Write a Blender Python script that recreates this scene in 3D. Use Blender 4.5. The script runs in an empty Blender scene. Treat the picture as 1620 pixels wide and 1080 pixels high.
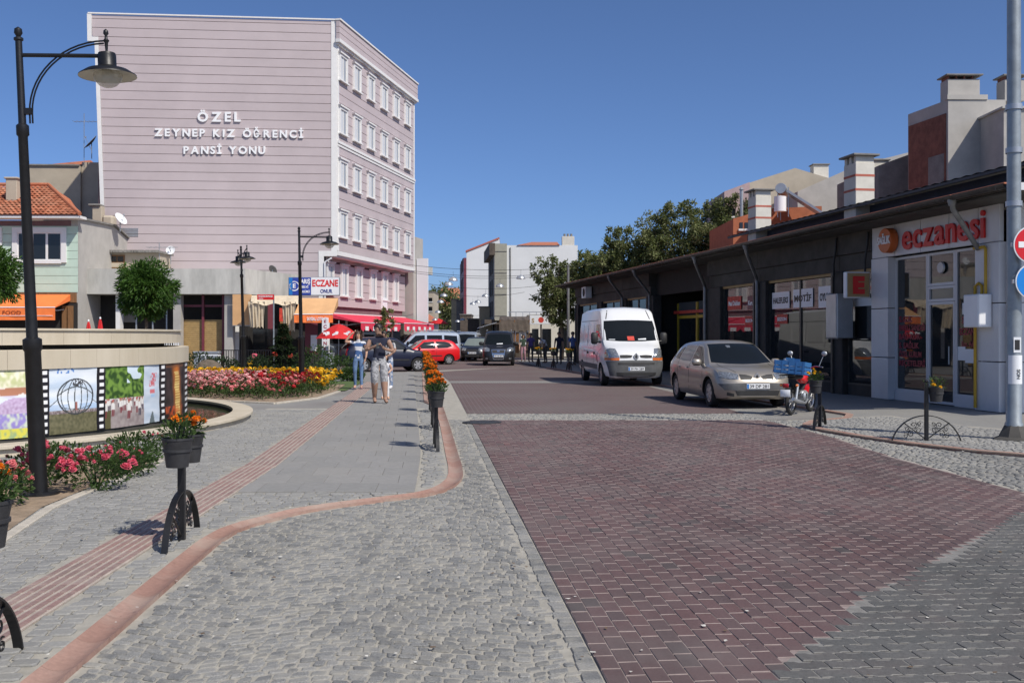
import bpy, bmesh, math, random
from mathutils import Vector, Matrix, Quaternion, noise
from mathutils.bvhtree import BVHTree
R = math.radians
PI = math.pi
rnd = random.Random(7)
scene = bpy.context.scene
COL = scene.collection

# ------------------------------------------------------------------ camera, sky, sun, exposure
FPX, CX, HY, EYE = 1600.0, 810.0, 530.0, 1.6       # focal length in photo pixels, centre column, horizon row, eye height
cam_data = bpy.data.cameras.new('camera')
cam = bpy.data.objects.new('camera', cam_data)
COL.objects.link(cam)
cam.location = (0, 0, EYE)
cam.rotation_euler = (R(90), 0, 0)
cam_data.sensor_width = 36.0
cam_data.lens = FPX / 1620.0 * 36.0
cam_data.shift_y = (HY - 540.0) / 1620.0
cam_data.clip_start = 0.1
cam_data.clip_end = 9000
scene.camera = cam

SUN_EL, SUN_AZ = 48.0, (0.72, -0.69)               # elevation, horizontal direction towards the sun
world = bpy.data.worlds.new('World')
scene.world = world
world.use_nodes = True
wn, wl = world.node_tree.nodes, world.node_tree.links
wn.clear()
sky = wn.new('ShaderNodeTexSky')
sky.sky_type = 'NISHITA'
sky.sun_disc = False
sky.sun_elevation = R(SUN_EL)
sky.sun_rotation = math.atan2(SUN_AZ[0], SUN_AZ[1])
sky.altitude = 100
sky.air_density = 0.54
sky.dust_density = 1.5
sky.ozone_density = 8.5
bg = wn.new('ShaderNodeBackground')
bg.inputs['Strength'].default_value = 0.145
wo = wn.new('ShaderNodeOutputWorld')
wl.new(sky.outputs[0], bg.inputs[0])
wl.new(bg.outputs[0], wo.inputs[0])
sun_data = bpy.data.lights.new('sun', 'SUN')
sun_data.energy = 4.5
sun_data.angle = R(0.53)
sun_data.color = (1.0, 0.94, 0.84)
sun = bpy.data.objects.new('sun', sun_data)
COL.objects.link(sun)
_h = math.hypot(*SUN_AZ)
_sd = Vector((SUN_AZ[0]/_h*math.cos(R(SUN_EL)), SUN_AZ[1]/_h*math.cos(R(SUN_EL)), math.sin(R(SUN_EL))))
sun.rotation_euler = _sd.to_track_quat('Z', 'Y').to_euler()
sun.location = (20, -20, 40)
vs = scene.view_settings
vs.view_transform = 'Standard'
vs.look = 'None'
vs.gamma = 1.0
vs.exposure = 0.0
vs.use_curve_mapping = False

# ------------------------------------------------------------------ helpers
def G(px, py, h=0.0):
    """photo pixel of a point at height h above the ground -> world x, y"""
    Y = (EYE - h) * FPX / (py - HY)
    return ((px - CX) * Y / FPX, Y)
def hz(py, Y):
    return EYE - (py - HY) * Y / FPX
def wx(px, Y):
    return (px - CX) * Y / FPX
def fx(O, U, px):
    k = (px - CX) / FPX
    return (k * O[1] - O[0]) / (U[0] - k * U[1])
def lerp(a, b, t): return a + (b - a) * t
def plin(pts, x):
    if x <= pts[0][0]: return pts[0][1]
    for (x0, y0), (x1, y1) in zip(pts, pts[1:]):
        if x <= x1:
            return y0 + (y1 - y0) * (x - x0) / (x1 - x0 + 1e-12)
    return pts[-1][1]
def psmooth(pts, x):
    """monotone-ish smooth interpolation through control points"""
    n = len(pts)
    if x <= pts[0][0]: return pts[0][1]
    if x >= pts[-1][0]: return pts[-1][1]
    i = 0
    while x > pts[i+1][0]: i += 1
    d = [(pts[j+1][1]-pts[j][1])/(pts[j+1][0]-pts[j][0]) for j in range(n-1)]
    def m(j):
        if j == 0: return d[0]
        if j == n-1: return d[-1]
        if d[j-1]*d[j] <= 0: return 0.0
        return 2*d[j-1]*d[j]/(d[j-1]+d[j])
    h = pts[i+1][0]-pts[i][0]
    t = (x-pts[i][0])/h
    a, b = m(i), m(i+1)
    return ((2*t**3-3*t*t+1)*pts[i][1] + (t**3-2*t*t+t)*h*a + (-2*t**3+3*t*t)*pts[i+1][1] + (t**3-t*t)*h*b)
def inside(poly, x, y):
    c = False
    n = len(poly)
    j = n-1
    for i in range(n):
        xi, yi = poly[i][0], poly[i][1]
        xj, yj = poly[j][0], poly[j][1]
        if (yi > y) != (yj > y) and x < (xj-xi)*(y-yi)/(yj-yi)+xi:
            c = not c
        j = i
    return c

# ------------------------------------------------------------------ materials
MATS = {}
def mat(name, col, rough=0.7, metal=0.0, var=0.12, scale=3.0, bump=0.0, bscale=40.0, spec=0.5, col2=None, stretch=None, coat=0.0, emit=None, alpha=None, bdist=0.01):
    if name in MATS: return MATS[name]
    m = bpy.data.materials.new(name)
    m.use_nodes = True
    nt = m.node_tree
    N, L = nt.nodes, nt.links
    p = N['Principled BSDF']
    p.inputs['Roughness'].default_value = rough
    p.inputs['Metallic'].default_value = metal
    p.inputs['Specular IOR Level'].default_value = spec
    if coat: 
        p.inputs['Coat Weight'].default_value = coat
        p.inputs['Coat Roughness'].default_value = 0.04
    c = (*col, 1)
    p.inputs['Base Color'].default_value = c
    if var > 0 or bump > 0:
        geo = N.new('ShaderNodeNewGeometry')
        mp = N.new('ShaderNodeMapping')
        L.new(geo.outputs['Position'], mp.inputs['Vector'])
        if stretch: mp.inputs['Scale'].default_value = stretch
    if var > 0:
        nz = N.new('ShaderNodeTexNoise')
        nz.inputs['Scale'].default_value = scale
        nz.inputs['Detail'].default_value = 6
        nz.inputs['Roughness'].default_value = 0.65
        L.new(mp.outputs[0], nz.inputs['Vector'])
        rp = N.new('ShaderNodeValToRGB')
        if col2 is None:
            a = tuple(max(0, x*(1-var)) for x in col); b = tuple(min(1, x*(1+var)) for x in col)
        else:
            a, b = col, col2
        rp.color_ramp.elements[0].position = 0.32
        rp.color_ramp.elements[1].position = 0.68
        rp.color_ramp.elements[0].color = (*a, 1)
        rp.color_ramp.elements[1].color = (*b, 1)
        L.new(nz.outputs['Fac'], rp.inputs[0])
        L.new(rp.outputs[0], p.inputs['Base Color'])
    if bump > 0:
        bz = N.new('ShaderNodeTexNoise')
        bz.inputs['Scale'].default_value = bscale
        bz.inputs['Detail'].default_value = 5
        L.new(mp.outputs[0], bz.inputs['Vector'])
        bp = N.new('ShaderNodeBump')
        bp.inputs['Strength'].default_value = bump
        bp.inputs['Distance'].default_value = bdist
        L.new(bz.outputs['Fac'], bp.inputs['Height'])
        L.new(bp.outputs[0], p.inputs['Normal'])
    MATS[name] = m
    return m
def tint_mat(name, cols, rough=0.8, nscale=30.0, nvar=0.25, bump=0.4, bscale=90.0, dirt=None, dscale=0.6, stain=0.45, worn=0.0):
    """colour per piece from the 'tint' attribute, plus grain, stains and fine relief"""
    m = bpy.data.materials.new(name)
    m.use_nodes = True
    N, L = m.node_tree.nodes, m.node_tree.links
    p = N['Principled BSDF']
    p.inputs['Roughness'].default_value = rough
    p.inputs['Specular IOR Level'].default_value = 0.3
    at = N.new('ShaderNodeAttribute'); at.attribute_name = 'tint'
    rp = N.new('ShaderNodeValToRGB')
    el = rp.color_ramp.elements
    while len(el) < len(cols): el.new(0.5)
    for i, c in enumerate(cols):
        el[i].position = i/(len(cols)-1); el[i].color = (*c, 1)
    L.new(at.outputs['Fac'], rp.inputs[0])
    geo = N.new('ShaderNodeNewGeometry')
    nz = N.new('ShaderNodeTexNoise'); nz.inputs['Scale'].default_value = nscale; nz.inputs['Detail'].default_value = 7; nz.inputs['Roughness'].default_value = 0.7
    L.new(geo.outputs['Position'], nz.inputs['Vector'])
    mr = N.new('ShaderNodeMapRange'); mr.inputs[1].default_value = 0.3; mr.inputs[2].default_value = 0.7
    mr.inputs[3].default_value = 1-nvar; mr.inputs[4].default_value = 1+nvar
    L.new(nz.outputs['Fac'], mr.inputs[0])
    mx = N.new('ShaderNodeMix'); mx.data_type = 'RGBA'; mx.blend_type = 'MULTIPLY'; mx.inputs[0].default_value = 1.0
    L.new(rp.outputs[0], mx.inputs[6]); L.new(mr.outputs[0], mx.inputs[7])
    out = mx.outputs[2]
    if dirt:
        dz = N.new('ShaderNodeTexNoise'); dz.inputs['Scale'].default_value = dscale; dz.inputs['Detail'].default_value = 8; dz.inputs['Roughness'].default_value = 0.6
        L.new(geo.outputs['Position'], dz.inputs['Vector'])
        dr = N.new('ShaderNodeMapRange'); dr.inputs[1].default_value = 0.45; dr.inputs[2].default_value = 0.72; dr.inputs[3].default_value = 0; dr.inputs[4].default_value = stain
        L.new(dz.outputs['Fac'], dr.inputs[0])
        dm = N.new('ShaderNodeMix'); dm.data_type = 'RGBA'
        L.new(dr.outputs[0], dm.inputs[0]); L.new(out, dm.inputs[6]); dm.inputs[7].default_value = (*dirt, 1)
        out = dm.outputs[2]
    if worn:
        wz = N.new('ShaderNodeTexNoise'); wz.inputs['Scale'].default_value = 0.42; wz.inputs['Detail'].default_value = 9; wz.inputs['Roughness'].default_value = 0.68
        wm = N.new('ShaderNodeMapping'); wm.inputs['Scale'].default_value = (1.6,0.45,1); wm.inputs['Location'].default_value = (3.1,7.7,0)
        L.new(geo.outputs['Position'], wm.inputs['Vector']); L.new(wm.outputs[0], wz.inputs['Vector'])
        wr = N.new('ShaderNodeMapRange'); wr.inputs[1].default_value = 0.48; wr.inputs[2].default_value = 0.66; wr.inputs[3].default_value = 1.0; wr.inputs[4].default_value = 1.0-worn
        L.new(wz.outputs['Fac'], wr.inputs[0])
        wx_ = N.new('ShaderNodeMix'); wx_.data_type = 'RGBA'; wx_.blend_type = 'MULTIPLY'; wx_.inputs[0].default_value = 1.0
        L.new(out, wx_.inputs[6]); L.new(wr.outputs[0], wx_.inputs[7]); out = wx_.outputs[2]
    L.new(out, p.inputs['Base Color'])
    if bump:
        bz = N.new('ShaderNodeTexNoise'); bz.inputs['Scale'].default_value = bscale; bz.inputs['Detail'].default_value = 5
        L.new(geo.outputs['Position'], bz.inputs['Vector'])
        bp = N.new('ShaderNodeBump'); bp.inputs['Strength'].default_value = bump; bp.inputs['Distance'].default_value = 0.004
        L.new(bz.outputs['Fac'], bp.inputs['Height']); L.new(bp.outputs[0], p.inputs['Normal'])
    MATS[name] = m
    return m
def attr_mat(name, rough=0.6, rgh_bump=0.0):
    """flat print: colour from the 'print' colour attribute"""
    m = bpy.data.materials.new(name); m.use_nodes = True
    N, L = m.node_tree.nodes, m.node_tree.links
    p = N['Principled BSDF']; p.inputs['Roughness'].default_value = rough
    at = N.new('ShaderNodeAttribute'); at.attribute_name = 'print'
    L.new(at.outputs['Color'], p.inputs['Base Color'])
    MATS[name] = m
    return m
def leaf_mat(name, cols, trans=0.35):
    m = bpy.data.materials.new(name); m.use_nodes = True
    N, L = m.node_tree.nodes, m.node_tree.links
    p = N['Principled BSDF']; p.inputs['Roughness'].default_value = 0.55; p.inputs['Specular IOR Level'].default_value = 0.35
    at = N.new('ShaderNodeAttribute'); at.attribute_name = 'tint'
    rp = N.new('ShaderNodeValToRGB'); el = rp.color_ramp.elements
    while len(el) < len(cols): el.new(0.5)
    for i, c in enumerate(cols):
        el[i].position = i/(len(cols)-1); el[i].color = (*c, 1)
    L.new(at.outputs['Fac'], rp.inputs[0]); L.new(rp.outputs[0], p.inputs['Base Color'])
    tr = N.new('ShaderNodeBsdfTranslucent'); L.new(rp.outputs[0], tr.inputs[0])
    ms = N.new('ShaderNodeMixShader'); ms.inputs[0].default_value = trans
    L.new(p.outputs[0], ms.inputs[1]); L.new(tr.outputs[0], ms.inputs[2])
    L.new(ms.outputs[0], N['Material Output'].inputs[0])
    MATS[name] = m
    return m
def M(name): return MATS[name]

# ------------------------------------------------------------------ mesh builder
class MB:
    def __init__(s):
        s.v = []; s.f = []; s.mi = []; s.tint = []; s.cur = 0; s.ct = 0.5
    def add(s, vs, fs, mi=None, tint=None):
        b = len(s.v)
        s.v.extend([tuple(p) for p in vs])
        for f in fs:
            s.f.append(tuple(b+i for i in f)); s.mi.append(s.cur if mi is None else mi); s.tint.append(s.ct if tint is None else tint)
        return s
    def box(s, c, d, rz=0.0, mi=None, M4=None):
        x, y, z = d[0]/2, d[1]/2, d[2]/2
        P = [(-x,-y,-z),(x,-y,-z),(x,y,-z),(-x,y,-z),(-x,-y,z),(x,-y,z),(x,y,z),(-x,y,z)]
        if M4 is not None:
            P = [tuple(M4 @ Vector(p)) for p in P]
        elif rz:
            cs, sn = math.cos(rz), math.sin(rz)
            P = [(p[0]*cs-p[1]*sn, p[0]*sn+p[1]*cs, p[2]) for p in P]
        P = [(p[0]+c[0], p[1]+c[1], p[2]+c[2]) for p in P]
        return s.add(P, [(0,3,2,1),(4,5,6,7),(0,1,5,4),(1,2,6,5),(2,3,7,6),(3,0,4,7)], mi)
    def b2(s, x0, x1, y0, y1, z0, z1, mi=None):
        return s.box(((x0+x1)/2,(y0+y1)/2,(z0+z1)/2), (abs(x1-x0),abs(y1-y0),abs(z1-z0)), mi=mi)
    def bbox(s, c, d, bev=0.01, mi=None, M4=None):
        """box with chamfered edges"""
        x, y, z = d[0]/2, d[1]/2, d[2]/2
        b = min(bev, x*.9, y*.9, z*.9)
        P = []
        for sx in (-1,1):
            for sy in (-1,1):
                for sz in (-1,1):
                    P += [(sx*x, sy*(y-b), sz*(z-b)), (sx*(x-b), sy*y, sz*(z-b)), (sx*(x-b), sy*(y-b), sz*z)]
        def I(sx,sy,sz,k): return (((sx>0)*2+(sy>0))*2+(sz>0))*3+k
        F = []
        for sx in (-1,1):
            q = [I(sx,-1,-1,0),I(sx,1,-1,0),I(sx,1,1,0),I(sx,-1,1,0)]; F.append(q if sx>0 else q[::-1])
        for sy in (-1,1):
            q = [I(-1,sy,-1,1),I(1,sy,-1,1),I(1,sy,1,1),I(-1,sy,1,1)]; F.append(q[::-1] if sy>0 else q)
        for sz in (-1,1):
            q = [I(-1,-1,sz,2),I(1,-1,sz,2),I(1,1,sz,2),I(-1,1,sz,2)]; F.append(q if sz>0 else q[::-1])
        for sy in (-1,1):
            for sz in (-1,1):
                q = [I(-1,sy,sz,1),I(1,sy,sz,1),I(1,sy,sz,2),I(-1,sy,sz,2)]; F.append(q if -sy*sz>0 else q[::-1])
        for sx in (-1,1):
            for sz in (-1,1):
                q = [I(sx,-1,sz,0),I(sx,1,sz,0),I(sx,1,sz,2),I(sx,-1,sz,2)]; F.append(q if sx*sz>0 else q[::-1])
        for sx in (-1,1):
            for sy in (-1,1):
                q = [I(sx,sy,-1,0),I(sx,sy,1,0),I(sx,sy,1,1),I(sx,sy,-1,1)]; F.append(q[::-1] if sx*sy>0 else q)
        for sx in (-1,1):
            for sy in (-1,1):
                for sz in (-1,1):
                    q = [I(sx,sy,sz,0),I(sx,sy,sz,1),I(sx,sy,sz,2)]; F.append(q if sx*sy*sz>0 else q[::-1])
        if M4 is not None: P = [tuple(M4 @ Vector(p)) for p in P]
        P = [(p[0]+c[0], p[1]+c[1], p[2]+c[2]) for p in P]
        return s.add(P, F, mi)
    def tube(s, pts, r, n=8, mi=None, cap=True, flat=None):
        """tube along a polyline; r a number or list; flat=(a,b) scales the section"""
        pts = [Vector(p) for p in pts]
        k = len(pts)
        rs = r if isinstance(r, (list, tuple)) else [r]*k
        T = []
        for i in range(k):
            a = pts[max(0,i-1)]; b = pts[min(k-1,i+1)]
            t = (b-a); T.append(t.normalized() if t.length > 1e-9 else Vector((0,0,1)))
        up = Vector((0,0,1)) if abs(T[0].z) < 0.9 else Vector((0,1,0))
        nx = T[0].cross(up).normalized()
        V = []
        for i in range(k):
            nx = (nx - T[i]*nx.dot(T[i]))
            nx = nx.normalized() if nx.length > 1e-6 else T[i].orthogonal().normalized()
            ny = T[i].cross(nx)
            fa, fb = flat if flat else (1, 1)
            for j in range(n):
                a = 2*PI*j/n
                V.append(pts[i] + nx*(math.cos(a)*rs[i]*fa) + ny*(math.sin(a)*rs[i]*fb))
        F = []
        for i in range(k-1):
            for j in range(n):
                F.append((i*n+j, i*n+(j+1)%n, (i+1)*n+(j+1)%n, (i+1)*n+j))
        if cap:
            F.append(tuple(range(n))[::-1]); F.append(tuple((k-1)*n+j for j in range(n)))
        return s.add(V, F, mi)
    def lathe(s, prof, n=16, c=(0,0,0), mi=None, M4=None, a0=0.0, a1=2*PI, cap=False):
        full = abs(a1-a0-2*PI) < 1e-6
        m = n if full else n+1
        V = []
        for (r, z) in prof:
            for j in range(m):
                a = a0+(a1-a0)*j/n
                V.append(Vector((r*math.cos(a), r*math.sin(a), z)))
        if M4 is not None: V = [M4 @ v for v in V]
        V = [(v[0]+c[0], v[1]+c[1], v[2]+c[2]) for v in V]
        F = []
        for i in range(len(prof)-1):
            for j in range(n):
                j2 = (j+1) % m
                F.append((i*m+j, i*m+j2, (i+1)*m+j2, (i+1)*m+j))
        if cap:
            F.append(tuple(range(m))[::-1]); F.append(tuple((len(prof)-1)*m+j for j in range(m)))
        return s.add(V, F, mi)
    def prism(s, poly, z0, z1, mi=None, bottom=True):
        n = len(poly)
        ar = sum(poly[i][0]*poly[(i+1)%n][1]-poly[(i+1)%n][0]*poly[i][1] for i in range(n))
        if ar < 0: poly = poly[::-1]
        V = [(p[0],p[1],z0) for p in poly]+[(p[0],p[1],z1) for p in poly]
        F = [tuple(range(n,2*n))]+[(i,(i+1)%n,n+(i+1)%n,n+i) for i in range(n)]
        if bottom: F.append(tuple(range(n))[::-1])
        return s.add(V, F, mi)
    def vprism(s, poly, y0, y1, mi=None):
        """polygon in x,z extruded along y"""
        n = len(poly)
        ar = sum(poly[i][0]*poly[(i+1)%n][1]-poly[(i+1)%n][0]*poly[i][1] for i in range(n))
        if ar < 0: poly = poly[::-1]
        V = [(p[0],y0,p[1]) for p in poly]+[(p[0],y1,p[1]) for p in poly]
        F = [tuple(range(n)), tuple(range(n,2*n))[::-1]]+[(i,n+i,n+(i+1)%n,(i+1)%n) for i in range(n)]
        return s.add(V, F, mi)
    def quad(s, a, b, c, d, mi=None, tint=None):
        return s.add([a,b,c,d], [(0,1,2,3)], mi, tint)
    def mesh(s, name, mats, smooth=None, tint=False):
        me = bpy.data.meshes.new(name)
        me.from_pydata(s.v, [], s.f)
        for m in (mats if isinstance(mats, (list, tuple)) else [mats]):
            me.materials.append(M(m) if isinstance(m, str) else m)
        if len(me.materials) > 1: me.polygons.foreach_set('material_index', s.mi)
        if tint:
            at = me.attributes.new('tint', 'FLOAT', 'FACE')
            at.data.foreach_set('value', s.tint)
        if smooth is not None:
            me.shade_smooth()
            if smooth < 179: me.set_sharp_from_angle(angle=R(smooth))
        me.update()
        return me
    def obj(s, name, mats, parent=None, smooth=None, tint=False, loc=None, rz=None):
        o = bpy.data.objects.new(name, s.mesh(name, mats, smooth, tint))
        COL.objects.link(o)
        if parent is not None: o.parent = parent
        if loc is not None: o.location = loc
        if rz is not None: o.rotation_euler = (0,0,rz)
        return o
def link_mesh(name, me, parent=None, loc=None, rz=None):
    o = bpy.data.objects.new(name, me); COL.objects.link(o)
    if parent is not None: o.parent = parent
    if loc is not None: o.location = loc
    if rz is not None: o.rotation_euler = (0,0,rz)
    return o
def tag(o, label=None, cat=None, group=None, kind=None):
    if label: o['label'] = label
    if cat: o['category'] = cat
    if group: o['group'] = group
    if kind: o['kind'] = kind
    return o
def thing(name, label, cat, loc=(0,0,0), rz=0.0, group=None):
    o = bpy.data.objects.new(name, None); COL.objects.link(o)
    o.location = loc; o.rotation_euler = (0,0,rz); o.empty_display_size = 0.2
    return tag(o, label, cat, group)
def kids(o): return KIDS.get(o.name, None) or [c for c in o.children]
KIDS = {}
def copy_tree(o, parent=None, top=True):
    c = o.copy(); COL.objects.link(c)
    if parent is not None: c.parent = parent
    for ch in list(o.children): copy_tree(ch, c, False)
    return c
def dup(o, loc, rz, label, group=None):
    c = copy_tree(o); c.location = loc; c.rotation_euler = (o.rotation_euler[0], o.rotation_euler[1], rz); c['label'] = label
    if group: c['group'] = group
    return c
# ---- lettering
def text_mesh(txt, h, depth=0.0, bold=0.0, width=None, align='CENTER', shear=0.0, spacing=1.0):
    """text mesh in x (right), z (up), front at y=0 facing -y, cap height h, optionally fitted to a width"""
    cu = bpy.data.curves.new('txt', 'FONT')
    cu.body = txt; cu.align_x = 'LEFT'; cu.size = 1.0; cu.offset = bold; cu.shear = shear; cu.space_character = spacing
    cu.resolution_u = 3
    cu.fill_mode = 'BOTH' if True else cu.fill_mode
    cu.extrude = max(depth, 0.0) / 2
    ob = bpy.data.objects.new('txt', cu)
    me = bpy.data.meshes.new_from_object(ob)
    bpy.data.objects.remove(ob); bpy.data.curves.remove(cu)
    if not len(me.vertices): return me
    cap = 0.70
    xs = [v.co.x for v in me.vertices]
    x0, x1 = min(xs), max(xs)
    sc = h/cap
    sx = sc if width is None else width/(x1-x0)
    off = x0 if align == 'LEFT' else (x0+x1)/2
    for v in me.vertices:
        x, y, z = v.co
        v.co = ((x-off)*sx, -z*1.0, y*sc)
    me.update()
    return me
def letters(name, txt, h, matname, parent, loc, depth=0.004, bold=0.0, width=None, align='CENTER', rz=0.0, shear=0.0, spacing=1.0):
    me = text_mesh(txt, h, depth, bold, width, align, shear, spacing)
    me.name = name
    me.materials.clear(); me.materials.append(M(matname))
    return link_mesh(name, me, parent, loc, rz)
# ================================================================== GROUND
mat('ground_dust', (0.20,0.18,0.155), 0.9, var=0.2, scale=0.8, bump=0.3, bscale=30)
mat('joint_sand', (0.335,0.315,0.27), 0.95, var=0.18, scale=7, bump=0.5, bscale=120)
mat('joint_pale', (0.255,0.205,0.19), 0.95, var=0.22, scale=9, bump=0.4, bscale=120)
mat('joint_grey', (0.19,0.183,0.17), 0.95, var=0.25, scale=9, bump=0.4, bscale=120)
tint_mat('granite_sett', [(0.155,0.156,0.153),(0.205,0.205,0.198),(0.26,0.255,0.24)], 0.85, 110, 0.42, 1.0, 120, dirt=(0.33,0.31,0.265), dscale=7.0, stain=0.9, worn=0.2)
tint_mat('walk_sett', [(0.205,0.203,0.195),(0.235,0.232,0.22),(0.265,0.26,0.245)], 0.8, 45, 0.22, 0.7, 80, dirt=(0.32,0.305,0.265), dscale=1.1, stain=0.5)
tint_mat('red_paver', [(0.090,0.075,0.073),(0.115,0.077,0.076),(0.130,0.080,0.078),(0.155,0.083,0.077)], 0.8, 60, 0.2, 0.5, 160, dirt=(0.15,0.128,0.12), dscale=1.1, stain=0.7, worn=0.32)
tint_mat('grey_paver', [(0.085,0.086,0.083),(0.108,0.108,0.104),(0.125,0.122,0.117)], 0.85, 40, 0.25, 0.8, 120, dirt=(0.135,0.11,0.103), dscale=2.2, stain=0.45, worn=0.25)
tint_mat('walk_slab', [(0.232,0.228,0.216),(0.245,0.24,0.228),(0.26,0.253,0.24)], 0.8, 14, 0.10, 0.35, 140, dirt=(0.28,0.265,0.235), dscale=0.7, stain=0.4, worn=0.08)
tint_mat('terracotta', [(0.28,0.165,0.13),(0.31,0.19,0.15),(0.33,0.21,0.17)], 0.85, 26, 0.16, 0.4, 90, dirt=(0.36,0.29,0.24), dscale=2.0, stain=0.8)
tint_mat('tactile_red', [(0.21,0.155,0.14),(0.25,0.16,0.145),(0.28,0.175,0.155)], 0.85, 30, 0.2, 0.4, 110, dirt=(0.36,0.30,0.26), dscale=3.5, stain=0.7)
mat('tactile_base', (0.37,0.315,0.27), 0.9, var=0.2, scale=9, bump=0.4, bscale=110)
mat('soil', (0.27,0.20,0.135), 0.95, var=0.3, scale=4, bump=0.9, bscale=25)
mat('kerb_concrete', (0.44,0.40,0.335), 0.85, var=0.15, scale=5, bump=0.4, bscale=80)
mat('cast_iron', (0.06,0.058,0.055), 0.6, 0.5, var=0.3, scale=12, bump=0.3)

def brick_ground(name, c1, c2, cm, ang, ox, oy, bw, bh, mort=0.006):
    """far paving: brick texture turned to the direction of the courses"""
    m = bpy.data.materials.new(name); m.use_nodes = True
    N, L = m.node_tree.nodes, m.node_tree.links
    p = N['Principled BSDF']; p.inputs['Roughness'].default_value = 0.85; p.inputs['Specular IOR Level'].default_value = 0.3
    geo = N.new('ShaderNodeNewGeometry'); mp = N.new('ShaderNodeMapping'); mp.vector_type = 'POINT'
    mp.inputs['Rotation'].default_value = (0, 0, ang)
    L.new(geo.outputs['Position'], mp.inputs['Vector'])
    bt = N.new('ShaderNodeTexBrick'); bt.inputs['Scale'].default_value = 1.0
    bt.inputs['Brick Width'].default_value = bw; bt.inputs['Row Height'].default_value = bh; bt.inputs['Mortar Size'].default_value = mort
    bt.inputs['Color1'].default_value = (*c1,1); bt.inputs['Color2'].default_value = (*c2,1); bt.inputs['Mortar'].default_value = (*cm,1)
    L.new(mp.outputs[0], bt.inputs['Vector'])
    nz = N.new('ShaderNodeTexNoise'); nz.inputs['Scale'].default_value = 0.35; nz.inputs['Detail'].default_value = 9
    L.new(geo.outputs['Position'], nz.inputs['Vector'])
    mr = N.new('ShaderNodeMapRange'); mr.inputs[1].default_value = .4; mr.inputs[2].default_value = .7; mr.inputs[3].default_value = 0; mr.inputs[4].default_value = .55
    L.new(nz.outputs['Fac'], mr.inputs[0])
    mx = N.new('ShaderNodeMix'); mx.data_type = 'RGBA'; L.new(mr.outputs[0], mx.inputs[0]); L.new(bt.outputs['Color'], mx.inputs[6]); mx.inputs[7].default_value = (0.15,0.132,0.124,1)
    L.new(mx.outputs[2], p.inputs['Base Color'])
    MATS[name] = m
A_RED = math.atan2(0.085, 1.0)
brick_ground('red_paving_far', (0.125,0.083,0.081), (0.105,0.075,0.073), (0.18,0.15,0.14), R(-90)-A_RED, 0, 0, 0.2, 0.1)
brick_ground('sett_far', (0.22,0.22,0.215), (0.17,0.17,0.17), (0.31,0.29,0.25), 0.0, 0, 0, 0.13, 0.1, 0.012)
brick_ground('walk_far', (0.25,0.247,0.237), (0.22,0.218,0.21), (0.30,0.285,0.25), 0.5, 0, 0, 0.12, 0.1, 0.008)

def struct(name, o): return tag(o, kind='structure')
g = MB(); g.quad((-4000,-400,-0.06),(4000,-400,-0.06),(4000,8000,-0.06),(-4000,8000,-0.06))
tag(g.obj('ground', 'ground_dust'), kind='structure')

def sheet(name, poly, z, m, parent=None):
    b = MB(); b.add([(p[0],p[1],z) for p in poly], [tuple(range(len(poly)))])
    me = b.mesh(name, m)
    if me.polygons[0].normal.z < 0: me.flip_normals()
    o = link_mesh(name, me, parent)
    if parent is None: tag(o, kind='structure')
    return o

# ---- outlines (world metres)
GUT_PX = [(66,1080),(160,1002),(283,897),(330,858),(360,840),(390,829),(416,822.5),(471,808.3),(528,799.4),(590.6,791.5),(663,782.7),(690,776.5),(708,768),(718,759),(721,750),(720,738),(715,720),(704.7,677.5),(695,644)]
GUT = [G(*p) for p in GUT_PX]
d0 = Vector(GUT[1])-Vector(GUT[0]); d0.normalize()
GUT = [(GUT[0][0]-d0.x*1.6, GUT[0][1]-d0.y*1.6)] + GUT + [(-2.0,24),(-2.65,31),(-3.42,39.5),(-3.75,43)]
def offset_line(pts, d):
    out = []
    for i, p in enumerate(pts):
        a = Vector(pts[max(0,i-1)]); b = Vector(pts[min(len(pts)-1,i+1)])
        t = (b-a).normalized(); nrm = Vector((t.y,-t.x))
        out.append((p[0]+nrm.x*d, p[1]+nrm.y*d))
    return out
GW = 0.17
GUT_OUT = offset_line(GUT, GW/2)      # road side
GUT_IN = offset_line(GUT, -GW/2)      # pavement side
red_o, e1, e2 = Vector((0.443,4.65)), Vector((1,0.085)).normalized(), Vector((-0.085,1)).normalized()
def red_edge(Y): return 0.443-0.085*(Y-4.65)
RED_R = [(5.2,3.0),(5.2,10.3),(5.13,11.74),(5.0,13.4),(5.05,15.7),(4.85,18.5),(4.75,19.15)]
KERB_R = [(9.5,12.2),(7.6,12.95),(6.79,13.4),(6.34,13.85),(5.84,14.8),(5.46,15.9),(5.2,17.0),(5.2,17.9),(5.6,18.7),(6.4,19.3),(6.75,20.2)]
FAR_K = [(6.0,24.5),(1.7,49.5),(0.9,54)]
for k_ in range(1,6): KERB_R.append((lerp(6.75,5.9,k_/5), lerp(20.2,25.2,k_/5)))
KERB_R += [(5.05,30),(4.2,35),(3.35,40),(2.5,45),(1.72,49.6)]
def grey_y(x): return plin([(0.6,3.75),(1.22,4.65),(1.46,5.04),(1.74,5.5),(2.04,5.93),(2.25,6.3),(2.6,6.55),(2.94,7.0),(3.4,7.55),(3.9,8.3),(4.58,9.05),(5.3,9.8),(7,11.5)], x)

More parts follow.
